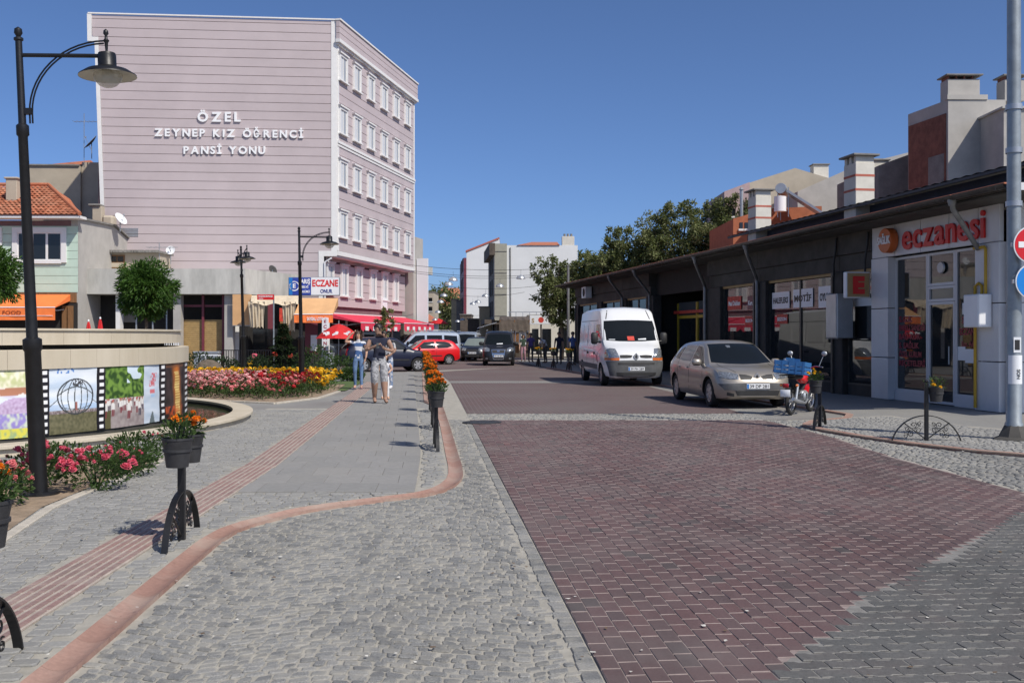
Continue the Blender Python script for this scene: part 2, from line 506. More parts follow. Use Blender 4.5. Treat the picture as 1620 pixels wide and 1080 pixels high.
# ---- road bed sheets
CARR = [p for p in GUT_OUT if p[1] < 44]+[(-3.6,46),(1.2,52)]+KERB_R[::-1]+[(12,11),(12,1.5),(-2,1.5)]
road = sheet('road', CARR, -0.012, 'joint_sand')
sheet('far_road', [(-9.5,44),(-3.55,44),(-3.6,46),(1.2,52),(1.72,49.6),(2.6,49.6),(-1.5,110),(-3,220),(-9,220),(-7.5,110),(-4.5,66),(-9.5,50)], -0.006, 'red_paving_far')
rp_ = [(red_edge(y),y) for y in (2.5,10,19.15)]+[(4.75,19.15)]+[p for p in RED_R[::-1][1:-1]]+[(5.2,2.5)]
red_bed = sheet('red_road_paving', rp_, -0.0045, 'joint_pale')
gp_ = [(x, grey_y(x)+0.12) for x in (0.6,1.22,2.04,2.94,3.9,4.58,5.2)]+[(5.25,10.2),(8.5,10.3),(8.5,2.2),(0.6,2.2)]
grey_bed = sheet('grey_road_paving', gp_, -0.003, 'joint_grey')
red_far = sheet('red_road_paving', [(red_edge(20.7),20.7),(4.75,20.7),(4.55,28),(4.1,33.9),(-2.05,33.9)], -0.004, 'red_paving_far')
red_far2 = sheet('red_road_paving', [(-2.2,35.4),(4.0,35.4),(2.3,46),(0.9,52),(-3.4,44.2),(-3.0,42)], -0.0035, 'red_paving_far')

# ---- pieces
def piece(mb, poly, z, tint, ch=0.006, drop=0.03, tilt=0.0):
    n = len(poly)
    cx = sum(p[0] for p in poly)/n; cy = sum(p[1] for p in poly)/n
    ax, ay = rnd.uniform(-tilt,tilt), rnd.uniform(-tilt,tilt)
    V = []
    for p in poly:
        dx, dy = p[0]-cx, p[1]-cy
        L_ = math.hypot(dx,dy)+1e-9; k = max(0.3, 1-ch*1.5/L_)
        V.append((cx+dx*k, cy+dy*k, z+dx*k*ax+dy*k*ay))
    for p in poly: V.append((p[0],p[1], z-ch+(p[0]-cx)*ax+(p[1]-cy)*ay))
    for p in poly: V.append((p[0],p[1], z-drop))
    F = [tuple(range(n))]
    for r_ in (0,1):
        for i in range(n):
            j = (i+1)%n
            F.append((r_*n+i, (r_+1)*n+i, (r_+1)*n+j, r_*n+j))
    mb.add(V, F[:1], 0, tint)
    q0 = len(mb.v)-len(V)
    for i_, f in enumerate(F[1:]):
        mb.f.append(tuple(q0+k for k in f)); mb.mi.append(1 if i_ < n else 0); mb.tint.append(tint)
def in_view(x, y, m=260):
    if y < 3.4: return False
    px = CX+FPX*x/y
    return -m < px < 1620+m
def lay(name, plist, matname, parent, single=300, ch=0.006, drop=0.03, tilt=0.0):
    """plist: (poly, z, tint); the largest in view become objects, the rest one part"""
    def rank(q):
        cx = sum(p[0] for p in q[0])/len(q[0]); cy = sum(p[1] for p in q[0])/len(q[0])
        px = CX+FPX*cx/cy; py = HY+FPX*EYE/cy
        vis = -10 < px < 1630 and py < 1085
        return (0 if vis else 1, cy)
    plist.sort(key=rank)
    for q in plist[:single]:
        b = MB(); piece(b, q[0], q[1], q[2], ch, drop, tilt)
        b.obj(name, matname, parent, tint=True)
    rest = plist[single:]
    if rest:
        b = MB()
        for q in rest: piece(b, q[0], q[1], q[2], ch, drop, tilt)
        o = b.obj(name, matname, parent, tint=True)
        tag(o, kind='stuff')
def ccw(poly):
    a = sum(poly[i][0]*poly[(i+1)%len(poly)][1]-poly[(i+1)%len(poly)][0]*poly[i][1] for i in range(len(poly)))
    return poly if a > 0 else poly[::-1]
def setts(test, x0, x1, y0, y1, h, wmin, wmax, joint, z, wave, ang=0.0, org=(0,0), skew=0.22):
    out = []
    ca, sa = math.cos(ang), math.sin(ang)
    def W(u, v): return (org[0]+u*ca-v*sa, org[1]+u*sa+v*ca)
    v = y0
    j = 0
    while v < y1:
        hh = h*rnd.uniform(0.86,1.14)
        u = x0+rnd.uniform(0,wmax)
        while u < x1:
            w = rnd.uniform(wmin,wmax)
            mx, my = W(u+w/2, v+hh/2+wave(u,v))
            if in_view(mx,my) and test(mx,my):
                jt = joint*rnd.uniform(0.7,1.5)
                q = []
                for (a,b) in ((0,0),(1,0),(1,1),(0,1)):
                    uu = u+a*w + (jt if a==0 else -jt)/2 + rnd.uniform(-1,1)*joint*0.7
                    vv = v+b*hh + (jt if b==0 else -jt)/2 + rnd.uniform(-1,1)*joint*0.7
                    q.append((uu, vv))
                # clip the corners unevenly: worn stones
                pts = []
                for i in range(4):
                    p0, p1, pm = q[i], q[(i+1)%4], q[i-1]
                    c1 = rnd.uniform(0.05,0.24); c2 = rnd.uniform(0.05,0.24)
                    pts.append((lerp(p0[0],pm[0],c2), lerp(p0[1],pm[1],c2))); pts.append((lerp(p0[0],p1[0],c1), lerp(p0[1],p1[1],c1)))
                pts = [W(a, b+wave(a,v)) for a,b in pts]
                out.append((ccw(pts), z+rnd.uniform(-0.003,0.003), rnd.random()))
            u += w
        v += hh
        j += 1
    return out
GUT_OUT_POLY = GUT_OUT+[(-3.75,60),(40,60),(40,0),(GUT_OUT[0][0],0)]
def dist_poly(pts, x, y):
    best = 9e9
    for a, b in zip(pts, pts[1:]):
        ax, ay = a; bx, by = b
        dx, dy = bx-ax, by-ay
        t = max(0,min(1,((x-ax)*dx+(y-ay)*dy)/(dx*dx+dy*dy+1e-12)))
        best = min(best, math.hypot(x-ax-t*dx, y-ay-t*dy))
    return best
GUT_NEAR = [p for p in GUT if p[1] < 30]
def test_road(x, y):
    if x > red_edge(y)-0.135: return False
    return inside(GUT_OUT_POLY, x, y) and dist_poly(GUT_NEAR, x, y) > GW/2+0.035
wv = lambda u, v: 0.16*abs(math.sin(u*1.9+0.25*math.sin(v*.8)))+0.03*math.sin(u*5.1+1.3+v)
lay('sett', setts(test_road, -2.6, 0.9, 3.6, 19.0, 0.073, 0.06, 0.112, 0.010, -0.0055, wv), 'granite_sett', road, 300, 0.005, 0.03, 0.03)
edge_ = []; y = 3.6
while y < 19.0:
    L_ = rnd.uniform(.085,.14)
    q = [red_o+e1*a_+e2*(b_-4.65) for a_,b_ in ((-.1+rnd.uniform(-.012,.008),y+.005),(-.012,y+.005),(-.012+rnd.uniform(-.004,.004),y+L_-.005),(-.1+rnd.uniform(-.012,.008),y+L_-.005))]
    edge_.append(([(p.x,p.y) for p in q], -0.004+rnd.uniform(-.002,.002), rnd.random())); y += L_
lay('sett', edge_, 'granite_sett', road, 60, 0.005, 0.03, 0.03)
# cross bands of setts over the road
band = sheet('sett_band', [(red_edge(19.15),19.15),(4.75,19.15),(4.75,20.7),(red_edge(20.7),20.7)], -0.0095, 'joint_sand')
lay('sett', setts(lambda x,y: red_edge(y) < x < 4.8, -1.2, 5.0, 19.15, 20.6, 0.1, 0.09, 0.14, 0.018, 0.0, lambda u,v: 0.01*math.sin(u*3)), 'granite_sett', band, 0, 0.012, 0.03, 0.05)
sheet('sett_band', [(-2.05,33.9),(4.1,33.9),(4.0,35.4),(-2.2,35.4)], -0.002, 'sett_far')
KR_POLY = [(-5,1),(5.2,1),(5.2,10)]
def test_right(x, y):
    if y < 10.33: return False
    xr = plin([(b,a) for a,b in RED_R], y)
    if x < xr+0.05 or y > 19.1: return False
    return inside(KERB_POLY, x, y) and dist_poly(KERB_R[:14], x, y) > 0.13
KERB_POLY = KERB_R[:11]+[(6.75,20.2),(0,20.2),(0,9),(9.5,9)]
lay('sett', setts(test_right, 4.6, 9.6, 9.6, 20.2, 0.1, 0.09, 0.14, 0.017, 0.0, wv), 'granite_sett', road, 300, 0.010, 0.03, 0.05)
sheet('parking_strip', [(4.75,19.2),(6.3,19.4),(6.65,20.3),(5.8,25.2),(4.95,30),(4.1,35),(3.25,40),(2.4,45),(1.66,49.4),(2.3,46),(3.9,35.4),(4.5,28)], -0.0065, 'sett_far')

# red pavers: courses along the street
pl = []
nj = 0.0028
for i in range(0, 64):
    off = 0.1 if i % 2 else 0.0
    for j in range(-8, 74):
        a, b = i*0.1005, j*0.2015+off+rnd.uniform(-.002,.002)
        c = red_o+e1*(a+0.05)+e2*(b+0.1)
        if not (3.3 < c.y < 19.05) or not in_view(c.x, c.y): continue
        if c.x > plin([(q[1],q[0]) for q in RED_R], c.y)-0.03: continue
        if c.x > 0.6 and c.y < grey_y(c.x)+0.03: continue
        q = [red_o+e1*(a+u)+e2*(b+v) for u,v in ((.0022,.0035),(0.0978,.0035),(0.0978,0.1965),(.0022,0.1965))]
        t = min(1,max(0,rnd.gauss(0.52,0.13)))
        if rnd.random() < 0.05: t = rnd.uniform(0,0.2)
        pl.append(([(p.x,p.y) for p in q], rnd.uniform(-.0015,.0015), t))
lay('paver', pl, ['red_paver','joint_pale'], red_bed, 300, 0.0032, 0.03, 0.012)
# grey interlocking pavers with wavy long sides
pl = []
def wavy(a0, w, b0, h, up):
    return None
for j in range(-14, 60):
    off = 0.1 if j % 2 else 0.0
    for i in range(0, 40):
        a, b = i*0.2015+off, j*0.118
        c = red_o+e1*(a+0.1)+e2*(b+0.056)
        if not (3.3 < c.y < 10.25) or c.x > 8.4 or not in_view(c.x, c.y): continue
        if c.y > grey_y(c.x)+0.17 or c.x < 0.6: continue
        low_ = -0.0075 if c.y > grey_y(c.x)+0.03 else 0.0
        z0, h, k = 0.0035, 0.112, 0.017
        lo = [(z0,0),(0.05,0),(0.068,-k),(0.132,-k),(0.15,0),(0.2-z0,0)]
        hi = [(0.2-z0,h-z0),(0.15,h-z0),(0.132,h-k-z0),(0.068,h-k-z0),(0.05,h-z0),(z0,h-z0)]
        q = [red_o+e1*(a+u)+e2*(b+v) for u,v in lo+hi]
        pl.append(([(p.x,p.y) for p in q], low_+0.003+rnd.uniform(-.0015,.0015), min(1,max(0,rnd.gauss(0.5,0.22)))))
lay('paver', pl, ['grey_paver','joint_grey'], grey_bed, 300, 0.0036, 0.03, 0.015)

# ---- terracotta channel along the kerb: concave stones
def channel(name, line, w, parent, z0, zmid, seg=0.45, single=300):
    L_ = [0]
    for a, b in zip(line, line[1:]): L_.append(L_[-1]+math.hypot(b[0]-a[0],b[1]-a[1]))
    def at(s):
        for i in range(len(line)-1):
            if s <= L_[i+1] or i == len(line)-2:
                t = (s-L_[i])/(L_[i+1]-L_[i]+1e-9)
                a, b = Vector(line[i]), Vector(line[i+1])
                return a.lerp(b, t)
    def nrm(s):
        d = at(min(L_[-1],s+0.06))-at(max(0,s-0.06)); d.normalize(); return Vector((d.y,-d.x))
    s = 0
    while s < L_[-1]-0.05:
        e = min(L_[-1], s+seg)-0.002
        b = MB(); rows = []
        for k in range(4):
            ss = lerp(s, e, k/3); p, n = at(ss), nrm(ss)
            row = []
            for q in range(7):
                v = q/6*2-1
                zz = lerp(zmid, z0, v*v)
                row.append((p.x+n.x*v*w/2, p.y+n.y*v*w/2, zz))
            row = [(row[0][0],row[0][1],-0.05)]+row+[(row[-1][0],row[-1][1],-0.05)]
            rows.append(row)
        V = [p for r_ in rows for p in r_]
        m_ = 9
        F = [(i*m_+q, i*m_+q+1, (i+1)*m_+q+1, (i+1)*m_+q) for i in range(3) for q in range(8)]
        b.add(V, F, 0, rnd.random())
        me = b.mesh('channel_stone', 'terracotta', 50, True)
        o = link_mesh('channel_stone', me, parent)
        s += seg
gutter = sheet('gutter', GUT_OUT+GUT_IN[::-1], -0.014, 'terracotta')
channel('channel', GUT, GW, gutter, 0.016, -0.010, 0.45)
# ---- left pavement
WALK = GUT_IN+[(-3.75,44),(-9.5,44),(-60,44),(-60,1.5),(GUT_IN[0][0],1.5)]
walk = sheet('pavement', WALK, 0.0, 'walk_far')
TACT = [(-2.72,2.5),(-2.84,5.6),(-2.93,8.6),(-3.06,12.4),(-3.45,17.6),(-4.22,27.8),(-4.75,34.5)]
TW = 0.4
def tact_x(y): return plin([(b,a) for a,b in TACT], y)
SL_R = [(-0.98,10.3),(-1.21,13.5),(-3.77,39),(-4.2,43.6)]
def slab_r(y): return plin([(b,a) for a,b in SL_R], y)
sheet('sand_bed', [(x,y) for x,y in GUT_IN if y < 22]+[(-1.9,22),(-3.6,22),(-5.3,22),(-5.0,14),(-4.45,10),(-4.3,7),(-4.6,3),(GUT_IN[0][0],2.5)], 0.008, 'joint_sand', walk)
def bed_edge(y): return plin([(3,-4.2),(8.5,-4.25),(9.4,-4.38),(12.2,-4.4),(13.2,-4.6),(14,-5.75),(16,-4.95),(18,-4.7),(20.5,-5.0),(22,-5.7)], y)
def test_walk(x, y):
    if x < bed_edge(y)-0.3 or y > 21.5: return False
    if abs(x-tact_x(y)) < TW/2+0.04: return False
    if y > 10.2 and tact_x(y) < x < slab_r(y)+0.05: return False
    if inside(GUT_OUT_POLY, x, y): return False
    return dist_poly(GUT_NEAR, x, y) > GW/2+0.065
lay('sett', setts(test_walk, -9, 9, -12, 30, 0.098, 0.095, 0.15, 0.010, 0.02, lambda u,v: 0.012*math.sin(u*2), ang=R(8), org=(-3,4)), 'walk_sett', walk, 300, 0.006, 0.02, 0.02)
# slab walkway
sl_bed = sheet('slab_walkway', [(tact_x(10.2)+TW/2,10.2)]+[(slab_r(y),y) for y in (10.2,13.5,22,30,39,43.6)]+[(tact_x(y)+TW/2,y) for y in (34.4,27.8,17.6,12.4)], 0.010, 'joint_sand')
pl = []
y = 10.22
row = 0
while y < 43.4:
    h = 0.6
    xr = slab_r(y+h/2); xl = tact_x(y+h/2)+TW/2+0.01
    x = xr-0.004
    x -= 0
    first = True
    while x-xl > 0.02:
        w = 0.40 if not (first and row % 2) else 0.2
        first = False
        x0 = max(xl, x-w)
        sh = lambda yy, xx: xx+(slab_r(yy)-xr) if xx > xl+0.3 else max(xx+(slab_r(yy)-xr), tact_x(yy)+TW/2+0.01) if False else xx+(slab_r(yy)-xr)
        q = [(sh(y,x0)+.002,y+.002),(sh(y,x)-.002,y+.002),(sh(y+h,x)-.002,y+h-.002),(sh(y+h,x0)+.002,y+h-.002)]
        pl.append((q, 0.0235+rnd.uniform(-.001,.001), rnd.random()))
        x = x0
    y += h
    row += 1
lay('slab', pl, 'walk_slab', sl_bed, 300, 0.002, 0.02, 0.003)
# tactile strip: tiles with raised bars
tac = sheet('tactile_paving', [(tact_x(y)-TW/2,y) for y in (2.5,5.6,8.6,12.4,17.6,27.8,34.5)]+[(tact_x(y)+TW/2,y) for y in (34.5,27.8,17.6,12.4,8.6,5.6,2.5)], 0.011, 'tactile_base')
protos = []
for k in range(8):
    b = MB()
    t0 = rnd.random()
    piece(b, [(-.198,-.198),(.198,-.198),(.198,.198),(-.198,.198)], 0.022, 0.5, 0.003, 0.02)
    n0 = len(b.f)
    for i in range(6):
        xx = -0.165+i*0.066
        for (ya,yb) in ((-.19,-.005),(.005,.19)):
            s_ = (0.03 if i % 2 else 0)
            piece(b, [(xx-.018,ya+s_*0),(xx+.018,ya),(xx+.018,yb),(xx-.018,yb)], 0.0275, min(1,max(0,t0*.6+rnd.random()*.4)), 0.003, 0.006)
    for q in range(len(b.mi)): b.mi[q] = 1 if q >= n0 else 0
    protos.append(b.mesh('tactile_tile', ['tactile_base','tactile_red'], None, True))
y = 3.6
while y < 34.3:
    a = math.atan2(-(tact_x(y+.3)-tact_x(y-.3)), 0.6)
    o = link_mesh('tactile_tile', protos[rnd.randrange(8)], tac, (tact_x(y), y, 0.0), a)
    y += 0.4*math.cos(a)
# ---- right pavement with its terracotta edge
RW = KERB_R+[(0.75,56),(0.3,64),(5.5,64),(3.6,58),(9.5,26),(10.3,20),(40,16),(40,10.5),(12,11.2)]
rwalk = sheet('pavement', RW, 0.022, 'walk_slab')
rk = sheet('gutter', offset_line(KERB_R,0.06)+offset_line(KERB_R,-0.06)[::-1], 0.024, 'terracotta')
channel('channel', KERB_R[:22], 0.14, rk, 0.034, 0.03, 0.5)
sb = sheet('sand_bed', offset_line(KERB_R[1:10],-0.09)+[(7.4,19.8),(7.9,17.5),(9.5,15.2),(11.5,14.6),(11.5,12.2)], 0.0265, 'joint_sand', rwalk)
def test_rw(x, y):
    return inside(RW_IN, x, y) and dist_poly(KERB_R[:12], x, y) > 0.12
RW_IN = KERB_R[1:10]+[(7.3,19.6),(7.85,17.2),(9.5,14.9),(11.4,14.3),(11.4,12.3)]
lay('sett', setts(test_rw, 5, 11.5, 12, 20, 0.1, 0.09, 0.14, 0.014, 0.036, wv), 'walk_sett', rwalk, 300, 0.008, 0.025, 0.04)
# two covers let into the paving
def cover(x, y, r, label):
    b = MB(); b.lathe([(0,0.006),(r*.8,0.006),(r*.8,0.002),(r*.86,0.002),(r*.86,0.006),(r,0.006),(r,-0.02)], 24)
    o = b.obj('manhole_cover', 'cast_iron', loc=(x,y,0.004)); tag(o, label, 'manhole cover')
cover(-0.55, 18.55, 0.36, 'round iron manhole cover in cobbles beside the red paving')

# crumbs, dry leaves and bird marks on the paving
mat('litter_pale', (0.55,0.53,0.48), 0.9, var=0.2); mat('litter_brown', (0.13,0.085,0.05), 0.9, var=0.3)
lb = MB()
for k in range(170):
    px = rnd.uniform(60,1600); py = rnd.uniform(640,1075)
    x, y = G(px,py); s_ = rnd.uniform(.004,.016); a = rnd.uniform(0,6.28)
    zz = 0.03 if not inside(GUT_OUT_POLY,x,y) else 0.008
    pts = [(x+s_*math.cos(a+q*1.57)*rnd.uniform(.6,1.6), y+s_*math.sin(a+q*1.57)*rnd.uniform(.6,1.6)) for q in range(4)]
    lb.add([(p[0],p[1],zz+rnd.uniform(0,.006)) for p in pts],[(0,1,2,3)],0 if rnd.random() < .45 else 1)
o = lb.obj('litter',['litter_pale','litter_brown']); tag(o,'tiny crumbs and dry leaves scattered over the paving','litter',kind='stuff')
# ================================================================== FOUNTAIN, LAMPS, PLANTERS, BEDS
mat('travertine', (0.45,0.39,0.29), 0.7, var=0.16, scale=1.6, bump=0.25, bscale=50, col2=(0.55,0.49,0.385), stretch=(1,1,0.15))
mat('travertine_dark', (0.07,0.065,0.055), 0.9, var=0.2)
mat('black_iron', (0.013,0.013,0.014), 0.42, 0.2, var=0.25, scale=9, bump=0.1, bscale=60)
mat('lamp_inside', (0.55,0.53,0.45), 0.5, var=0.1)
mat('pot_plastic', (0.028,0.028,0.03), 0.55, var=0.3, scale=14, bump=0.1)
mat('white_paint', (0.80,0.80,0.79), 0.5, var=0.05)
mat('stem_green', (0.06,0.10,0.03), 0.7, var=0.2)
mat('bark', (0.12,0.095,0.07), 0.9, var=0.3, scale=8, bump=0.8, bscale=30)
def petal(name, c, v=0.25): return leaf_mat(name, [tuple(x*(1-v) for x in c), c, tuple(min(1,x*(1+v)) for x in c)], 0.25)
petal('petal_orange', (0.80,0.24,0.012)); petal('petal_yellow', (0.80,0.47,0.015)); petal('petal_pink', (0.70,0.13,0.19)); petal('petal_pale', (0.78,0.42,0.40)); petal('petal_red', (0.42,0.015,0.02)); petal('petal_rose', (0.72,0.22,0.22))
leaf_mat('leaf_green', [(0.022,0.045,0.012),(0.045,0.085,0.02),(0.075,0.125,0.03)])
leaf_mat('leaf_bright', [(0.03,0.075,0.012),(0.055,0.125,0.018),(0.09,0.17,0.028)])
leaf_mat('leaf_dark', [(0.016,0.03,0.013),(0.03,0.052,0.02),(0.05,0.075,0.03)])
leaf_mat('leaf_olive', [(0.07,0.095,0.028),(0.13,0.16,0.05),(0.20,0.225,0.09),(0.27,0.27,0.14)], 0.4)
leaf_mat('leaf_pale', [(0.12,0.13,0.045),(0.19,0.20,0.07),(0.26,0.25,0.11)], 0.4)
leaf_mat('leaf_dry', [(0.07,0.06,0.02),(0.13,0.10,0.04)])
def water_mat():
    m = bpy.data.materials.new('pool_water'); m.use_nodes = True
    N, L = m.node_tree.nodes, m.node_tree.links
    p = N['Principled BSDF']; p.inputs['Base Color'].default_value = (0.05,0.058,0.028,1); p.inputs['Roughness'].default_value = 0.06
    nz = N.new('ShaderNodeTexNoise'); nz.inputs['Scale'].default_value = 5; geo = N.new('ShaderNodeNewGeometry'); L.new(geo.outputs['Position'], nz.inputs['Vector'])
    bp = N.new('ShaderNodeBump'); bp.inputs['Strength'].default_value = .25; bp.inputs['Distance'].default_value = .02
    L.new(nz.outputs['Fac'], bp.inputs['Height']); L.new(bp.outputs[0], p.inputs['Normal']); MATS['pool_water'] = m
water_mat()
def rot_to(d):  # matrix turning +z to d
    return Vector(d).to_track_quat('Z','Y').to_matrix().to_4x4()

# ---- fountain
FC = Vector((-12.0, 18.0))
fountain = thing('fountain', 'round travertine fountain with two stone rings above a printed banner', 'fountain', (FC.x, FC.y, 0))
def arc_block(r0, r1, z0, z1, a, n=3, bev=0.006):
    b = MB(); V = []
    for k in range(n+1):
        t = -a/2+a*k/n
        c, s_ = math.cos(t), math.sin(t)
        V += [(r0*c,r0*s_,z0),(r1*c,r1*s_,z0),(r1*c,r1*s_,z1-bev),((r1-bev)*c,(r1-bev)*s_,z1),(r0*c,r0*s_,z1)]
    m_ = 5; F = []
    for k in range(n):
        for q in range(m_): F.append((k*m_+q, (k+1)*m_+q, (k+1)*m_+(q+1)%m_, k*m_+(q+1)%m_))
    F.append(tuple(range(m_))); F.append(tuple(n*m_+q for q in range(m_))[::-1])
    b.add(V, [f[::-1] for f in F]); return b
def ring(name, r0, r1, z0, z1, count, gap=0.004):
    a = 2*PI/count
    me = arc_block(r0, r1, z0, z1, a-gap/r1).mesh(name, 'travertine')
    for k in range(count): link_mesh(name, me, fountain, None, a*k)
ring('rim_stone', 6.78, 7.16, 0.105, 0.15, 46)
ring('rim_panel', 7.02, 7.10, 0.0, 0.102, 80)
b = MB(); b.lathe([(7.03,0),(7.03,0.1),(6.80,0.1),(6.80,-0.03)], 96); b.obj('rim_core', 'travertine_dark', fountain, 40)
ring('ring_stone', 5.55, 5.95, 1.10, 1.385, 74)
ring('ring_stone', 5.50, 5.80, 1.455, 1.665, 74)
ring('ring_stone', 5.45, 5.83, 1.668, 1.70, 50)
b = MB(); b.lathe([(5.9,-0.02),(5.9,1.10),(5.5,1.10),(5.5,1.46),(5.4,1.46)], 96); b.obj('drum', 'travertine_dark', fountain, 40)
b = MB(); b.lathe([(5.88,0.05),(6.82,0.05)], 96); w_ = b.obj('pool_water', 'pool_water', fountain)
b = MB(); b.lathe([(5.52,1.6),(0.1,1.6)], 48); b.obj('upper_basin', 'travertine_dark', fountain)
# printed banner on the drum
BR = 5.925
def phi_at(px):
    best = None
    for i in range(0, 1400):
        f = R(-95+i*0.0825)
        x, y = FC.x+BR*math.cos(f), FC.y+BR*math.sin(f)
        e = abs(CX+FPX*x/y-px)
        if best is None or e < best[0]: best = (e, f)
    return best[1]
banner = thing('banner', 'printed banner of film-strip photographs wrapped round the fountain drum', 'banner', (FC.x, FC.y, 0))
attr_mat('banner_print', 0.45)
def printed(px0, px1, nu, nv, fn, z0=0.115, z1=1.098, r=BR, name='picture', f0=None):
    a0 = phi_at(px0) if f0 is None else f0; a1 = phi_at(px1)
    b = MB(); V = []; C = []
    for j in range(nv+1):
        for i in range(nu+1):
            f = lerp(a0,a1,i/nu); u, v = i/nu, j/nv
            rr = r+0.004*math.sin(f*60+v*5)+0.003*math.sin(v*19+f*13)
            V.append((rr*math.cos(f), rr*math.sin(f), lerp(z0,z1,v))); C.append(fn(u,v))
    b.add(V, [(j*(nu+1)+i, j*(nu+1)+i+1, (j+1)*(nu+1)+i+1, (j+1)*(nu+1)+i) for j in range(nv) for i in range(nu)])
    me = b.mesh(name, 'banner_print', 179)
    at = me.attributes.new('print','FLOAT_COLOR','POINT')
    for k, c in enumerate(C): at.data[k].color = (*c,1)
    return link_mesh(name, me, banner)
def nz2(u, v, s, o=0): return noise.noise(Vector((u*s, v*s, o*7.3)))
def mixc(a, b, t): t = max(0,min(1,t)); return tuple(x+(y-x)*t for x,y in zip(a,b))
def film(u, v):
    p = (v*9) % 1
    return (0.80,0.80,0.80) if 0.25 < p < 0.75 and 0.28 < u < 0.78 else (0.012,0.01,0.014)
def film_strip(px0, px1, f0=None): printed(px0, px1, 12, 90, film, r=BR+0.006, name='film_strip', f0=f0)
def pic_flowers(u, v):
    n = nz2(u*1.5, v, 14, 1); n2 = nz2(u, v, 5, 2)
    if v > 0.62:
        c = mixc((0.55,0.58,0.30),(0.85,0.80,0.62), n*1.4+0.5)
        if v < 0.74: c = (0.45,0.2,0.12) if n2 > 0.1 else (0.80,0.72,0.66)
        return c
    if v > 0.36:
        h = (u-0.72)**2/0.09+(v-0.42)**2/0.03
        if h < 1: return mixc((0.60,0.48,0.66),(0.42,0.28,0.45), nz2(u,v,26,3)+0.4)
        return mixc((0.70,0.74,0.80),(0.45,0.30,0.50), n2*2)
    if v > 0.14: return mixc((0.30,0.24,0.55),(0.60,0.66,0.52), n*1.8+0.4)
    return mixc((0.72,0.66,0.10),(0.35,0.45,0.22), n*1.8+0.2)
def pic_globe(u, v):
    sky_ = mixc((0.50,0.60,0.72),(0.74,0.78,0.82), nz2(u*0.6,v*3,3,4)+0.5)
    if v > 0.92 and 0.15 < u < .5 and nz2(u,v,20,9) > 0.15: sky_ = (0.12,0.25,0.55)
    c = sky_
    if v < 0.34: c = mixc((0.10,0.095,0.05),(0.17,0.155,0.085), nz2(u,v,22,5)+0.5)
    if 0.30 < v < 0.36: c = mixc((0.16,0.12,0.12),(0.42,0.36,0.36), nz2(u,v,30,6)+0.4)
    if 0.36 <= v < 0.45 and abs(u-.5) > .1: c = mixc(c,(0.25,0.42,0.68),0.5)
    x, y = (u-0.54)/0.38, (v-0.56)/0.275
    d = math.hypot(x,y)
    if 0.94 < d < 1.02: c = (0.05,0.055,0.06)
    elif d <= 0.94:
        for k in (-0.8,-0.45,-0.08,0.3,0.66):
            if abs(x-k*math.sqrt(max(0,1-y*y))) < 0.028: c = (0.08,0.09,0.09)
        if abs(y-0.5*(1-x*x)-0.05) < 0.035 or abs(y+0.45+0.25*(1-x*x)) < 0.02: c = (0.07,0.08,0.085)
        if (x-0.1)**2/0.1+(y-0.72)**2/0.035 < 1 and nz2(u,v,34,7) > -0.05: c = (0.06,0.06,0.065)
        if abs(x) < 0.05 and -0.78 < y < -0.3: c = (0.32,0.12,0.10)
    if abs(v-0.52-(0.16-u)*-0.6) < 0.008 and u < 0.18 or abs(v-0.50-(u-0.9)*-0.55) < 0.008 and u > 0.88: c = (0.1,0.1,0.1)
    return c
_cr = random.Random(5)
CROWD = sorted([(_cr.random(), 0.08+0.36*_cr.random()**0.45, 0, _cr.random()) for _ in range(44)], key=lambda q: -q[1])
CROWD = [(x, y, 0.07+0.30*max(0,(0.46-y))/0.40, k) for x, y, _, k in CROWD]
def pic_crowd(u, v):
    n = nz2(u,v,16,8)
    if v > 0.48:
        c = mixc((0.03,0.075,0.015),(0.16,0.28,0.05), n*1.6+0.45)
        if (0.52 < u < 0.95 and v > 0.72 and nz2(u,v,7,9) > -0.12): c = (0.62,0.72,0.80)
        return c
    c = mixc((0.27,0.22,0.22),(0.36,0.31,0.30), n+0.5)
    if u < 0.13 and v < 0.3: c = (0.10,0.09,0.04)
    for (x, y0, hh, kk) in CROWD:
        if abs(u-x) < hh*0.22 and y0 < v < y0+hh:
            q = (v-y0)/hh; wd = abs(u-x)/hh
            if q < 0.42 and wd < .11 and not (wd < .018): c = (0.20,0.04,0.05) if kk < .6 else (0.06,0.06,0.09)
            elif 0.38 < q < 0.80 and wd < (.17 if q < .74 else .11): c = mixc((0.72,0.70,0.67),(0.5,0.47,0.45),wd*4)
            elif 0.80 <= q < 0.93 and wd < .07: c = (0.40,0.22,0.16)
            elif q >= 0.88 and wd < .085: c = (0.42,0.05,0.06) if kk < .7 else (0.05,0.03,0.03)
    return c
def pic_white(u, v):
    c = mixc((0.46,0.54,0.64),(0.60,0.66,0.74), nz2(u*.5,v*3,4,10)+0.5)
    if 0.62 < v < 0.86 and abs(u-0.55-0.7*(v-.74)) < 0.2 and nz2(u,v,20,11) > 0.0: c = (0.58,0.12,0.14)
    if 0.50 < v < 0.58 and abs(u-.5) < .14: c = (0.60,0.16,0.18)
    if 0.44 < v < 0.5 and abs(u-.52) < .12: c = (0.36,0.52,0.72)
    if v < 0.2 and abs(u-0.52) < 0.16*(1-v/0.2)+0.02: c = (0.14,0.17,0.18)
    return c
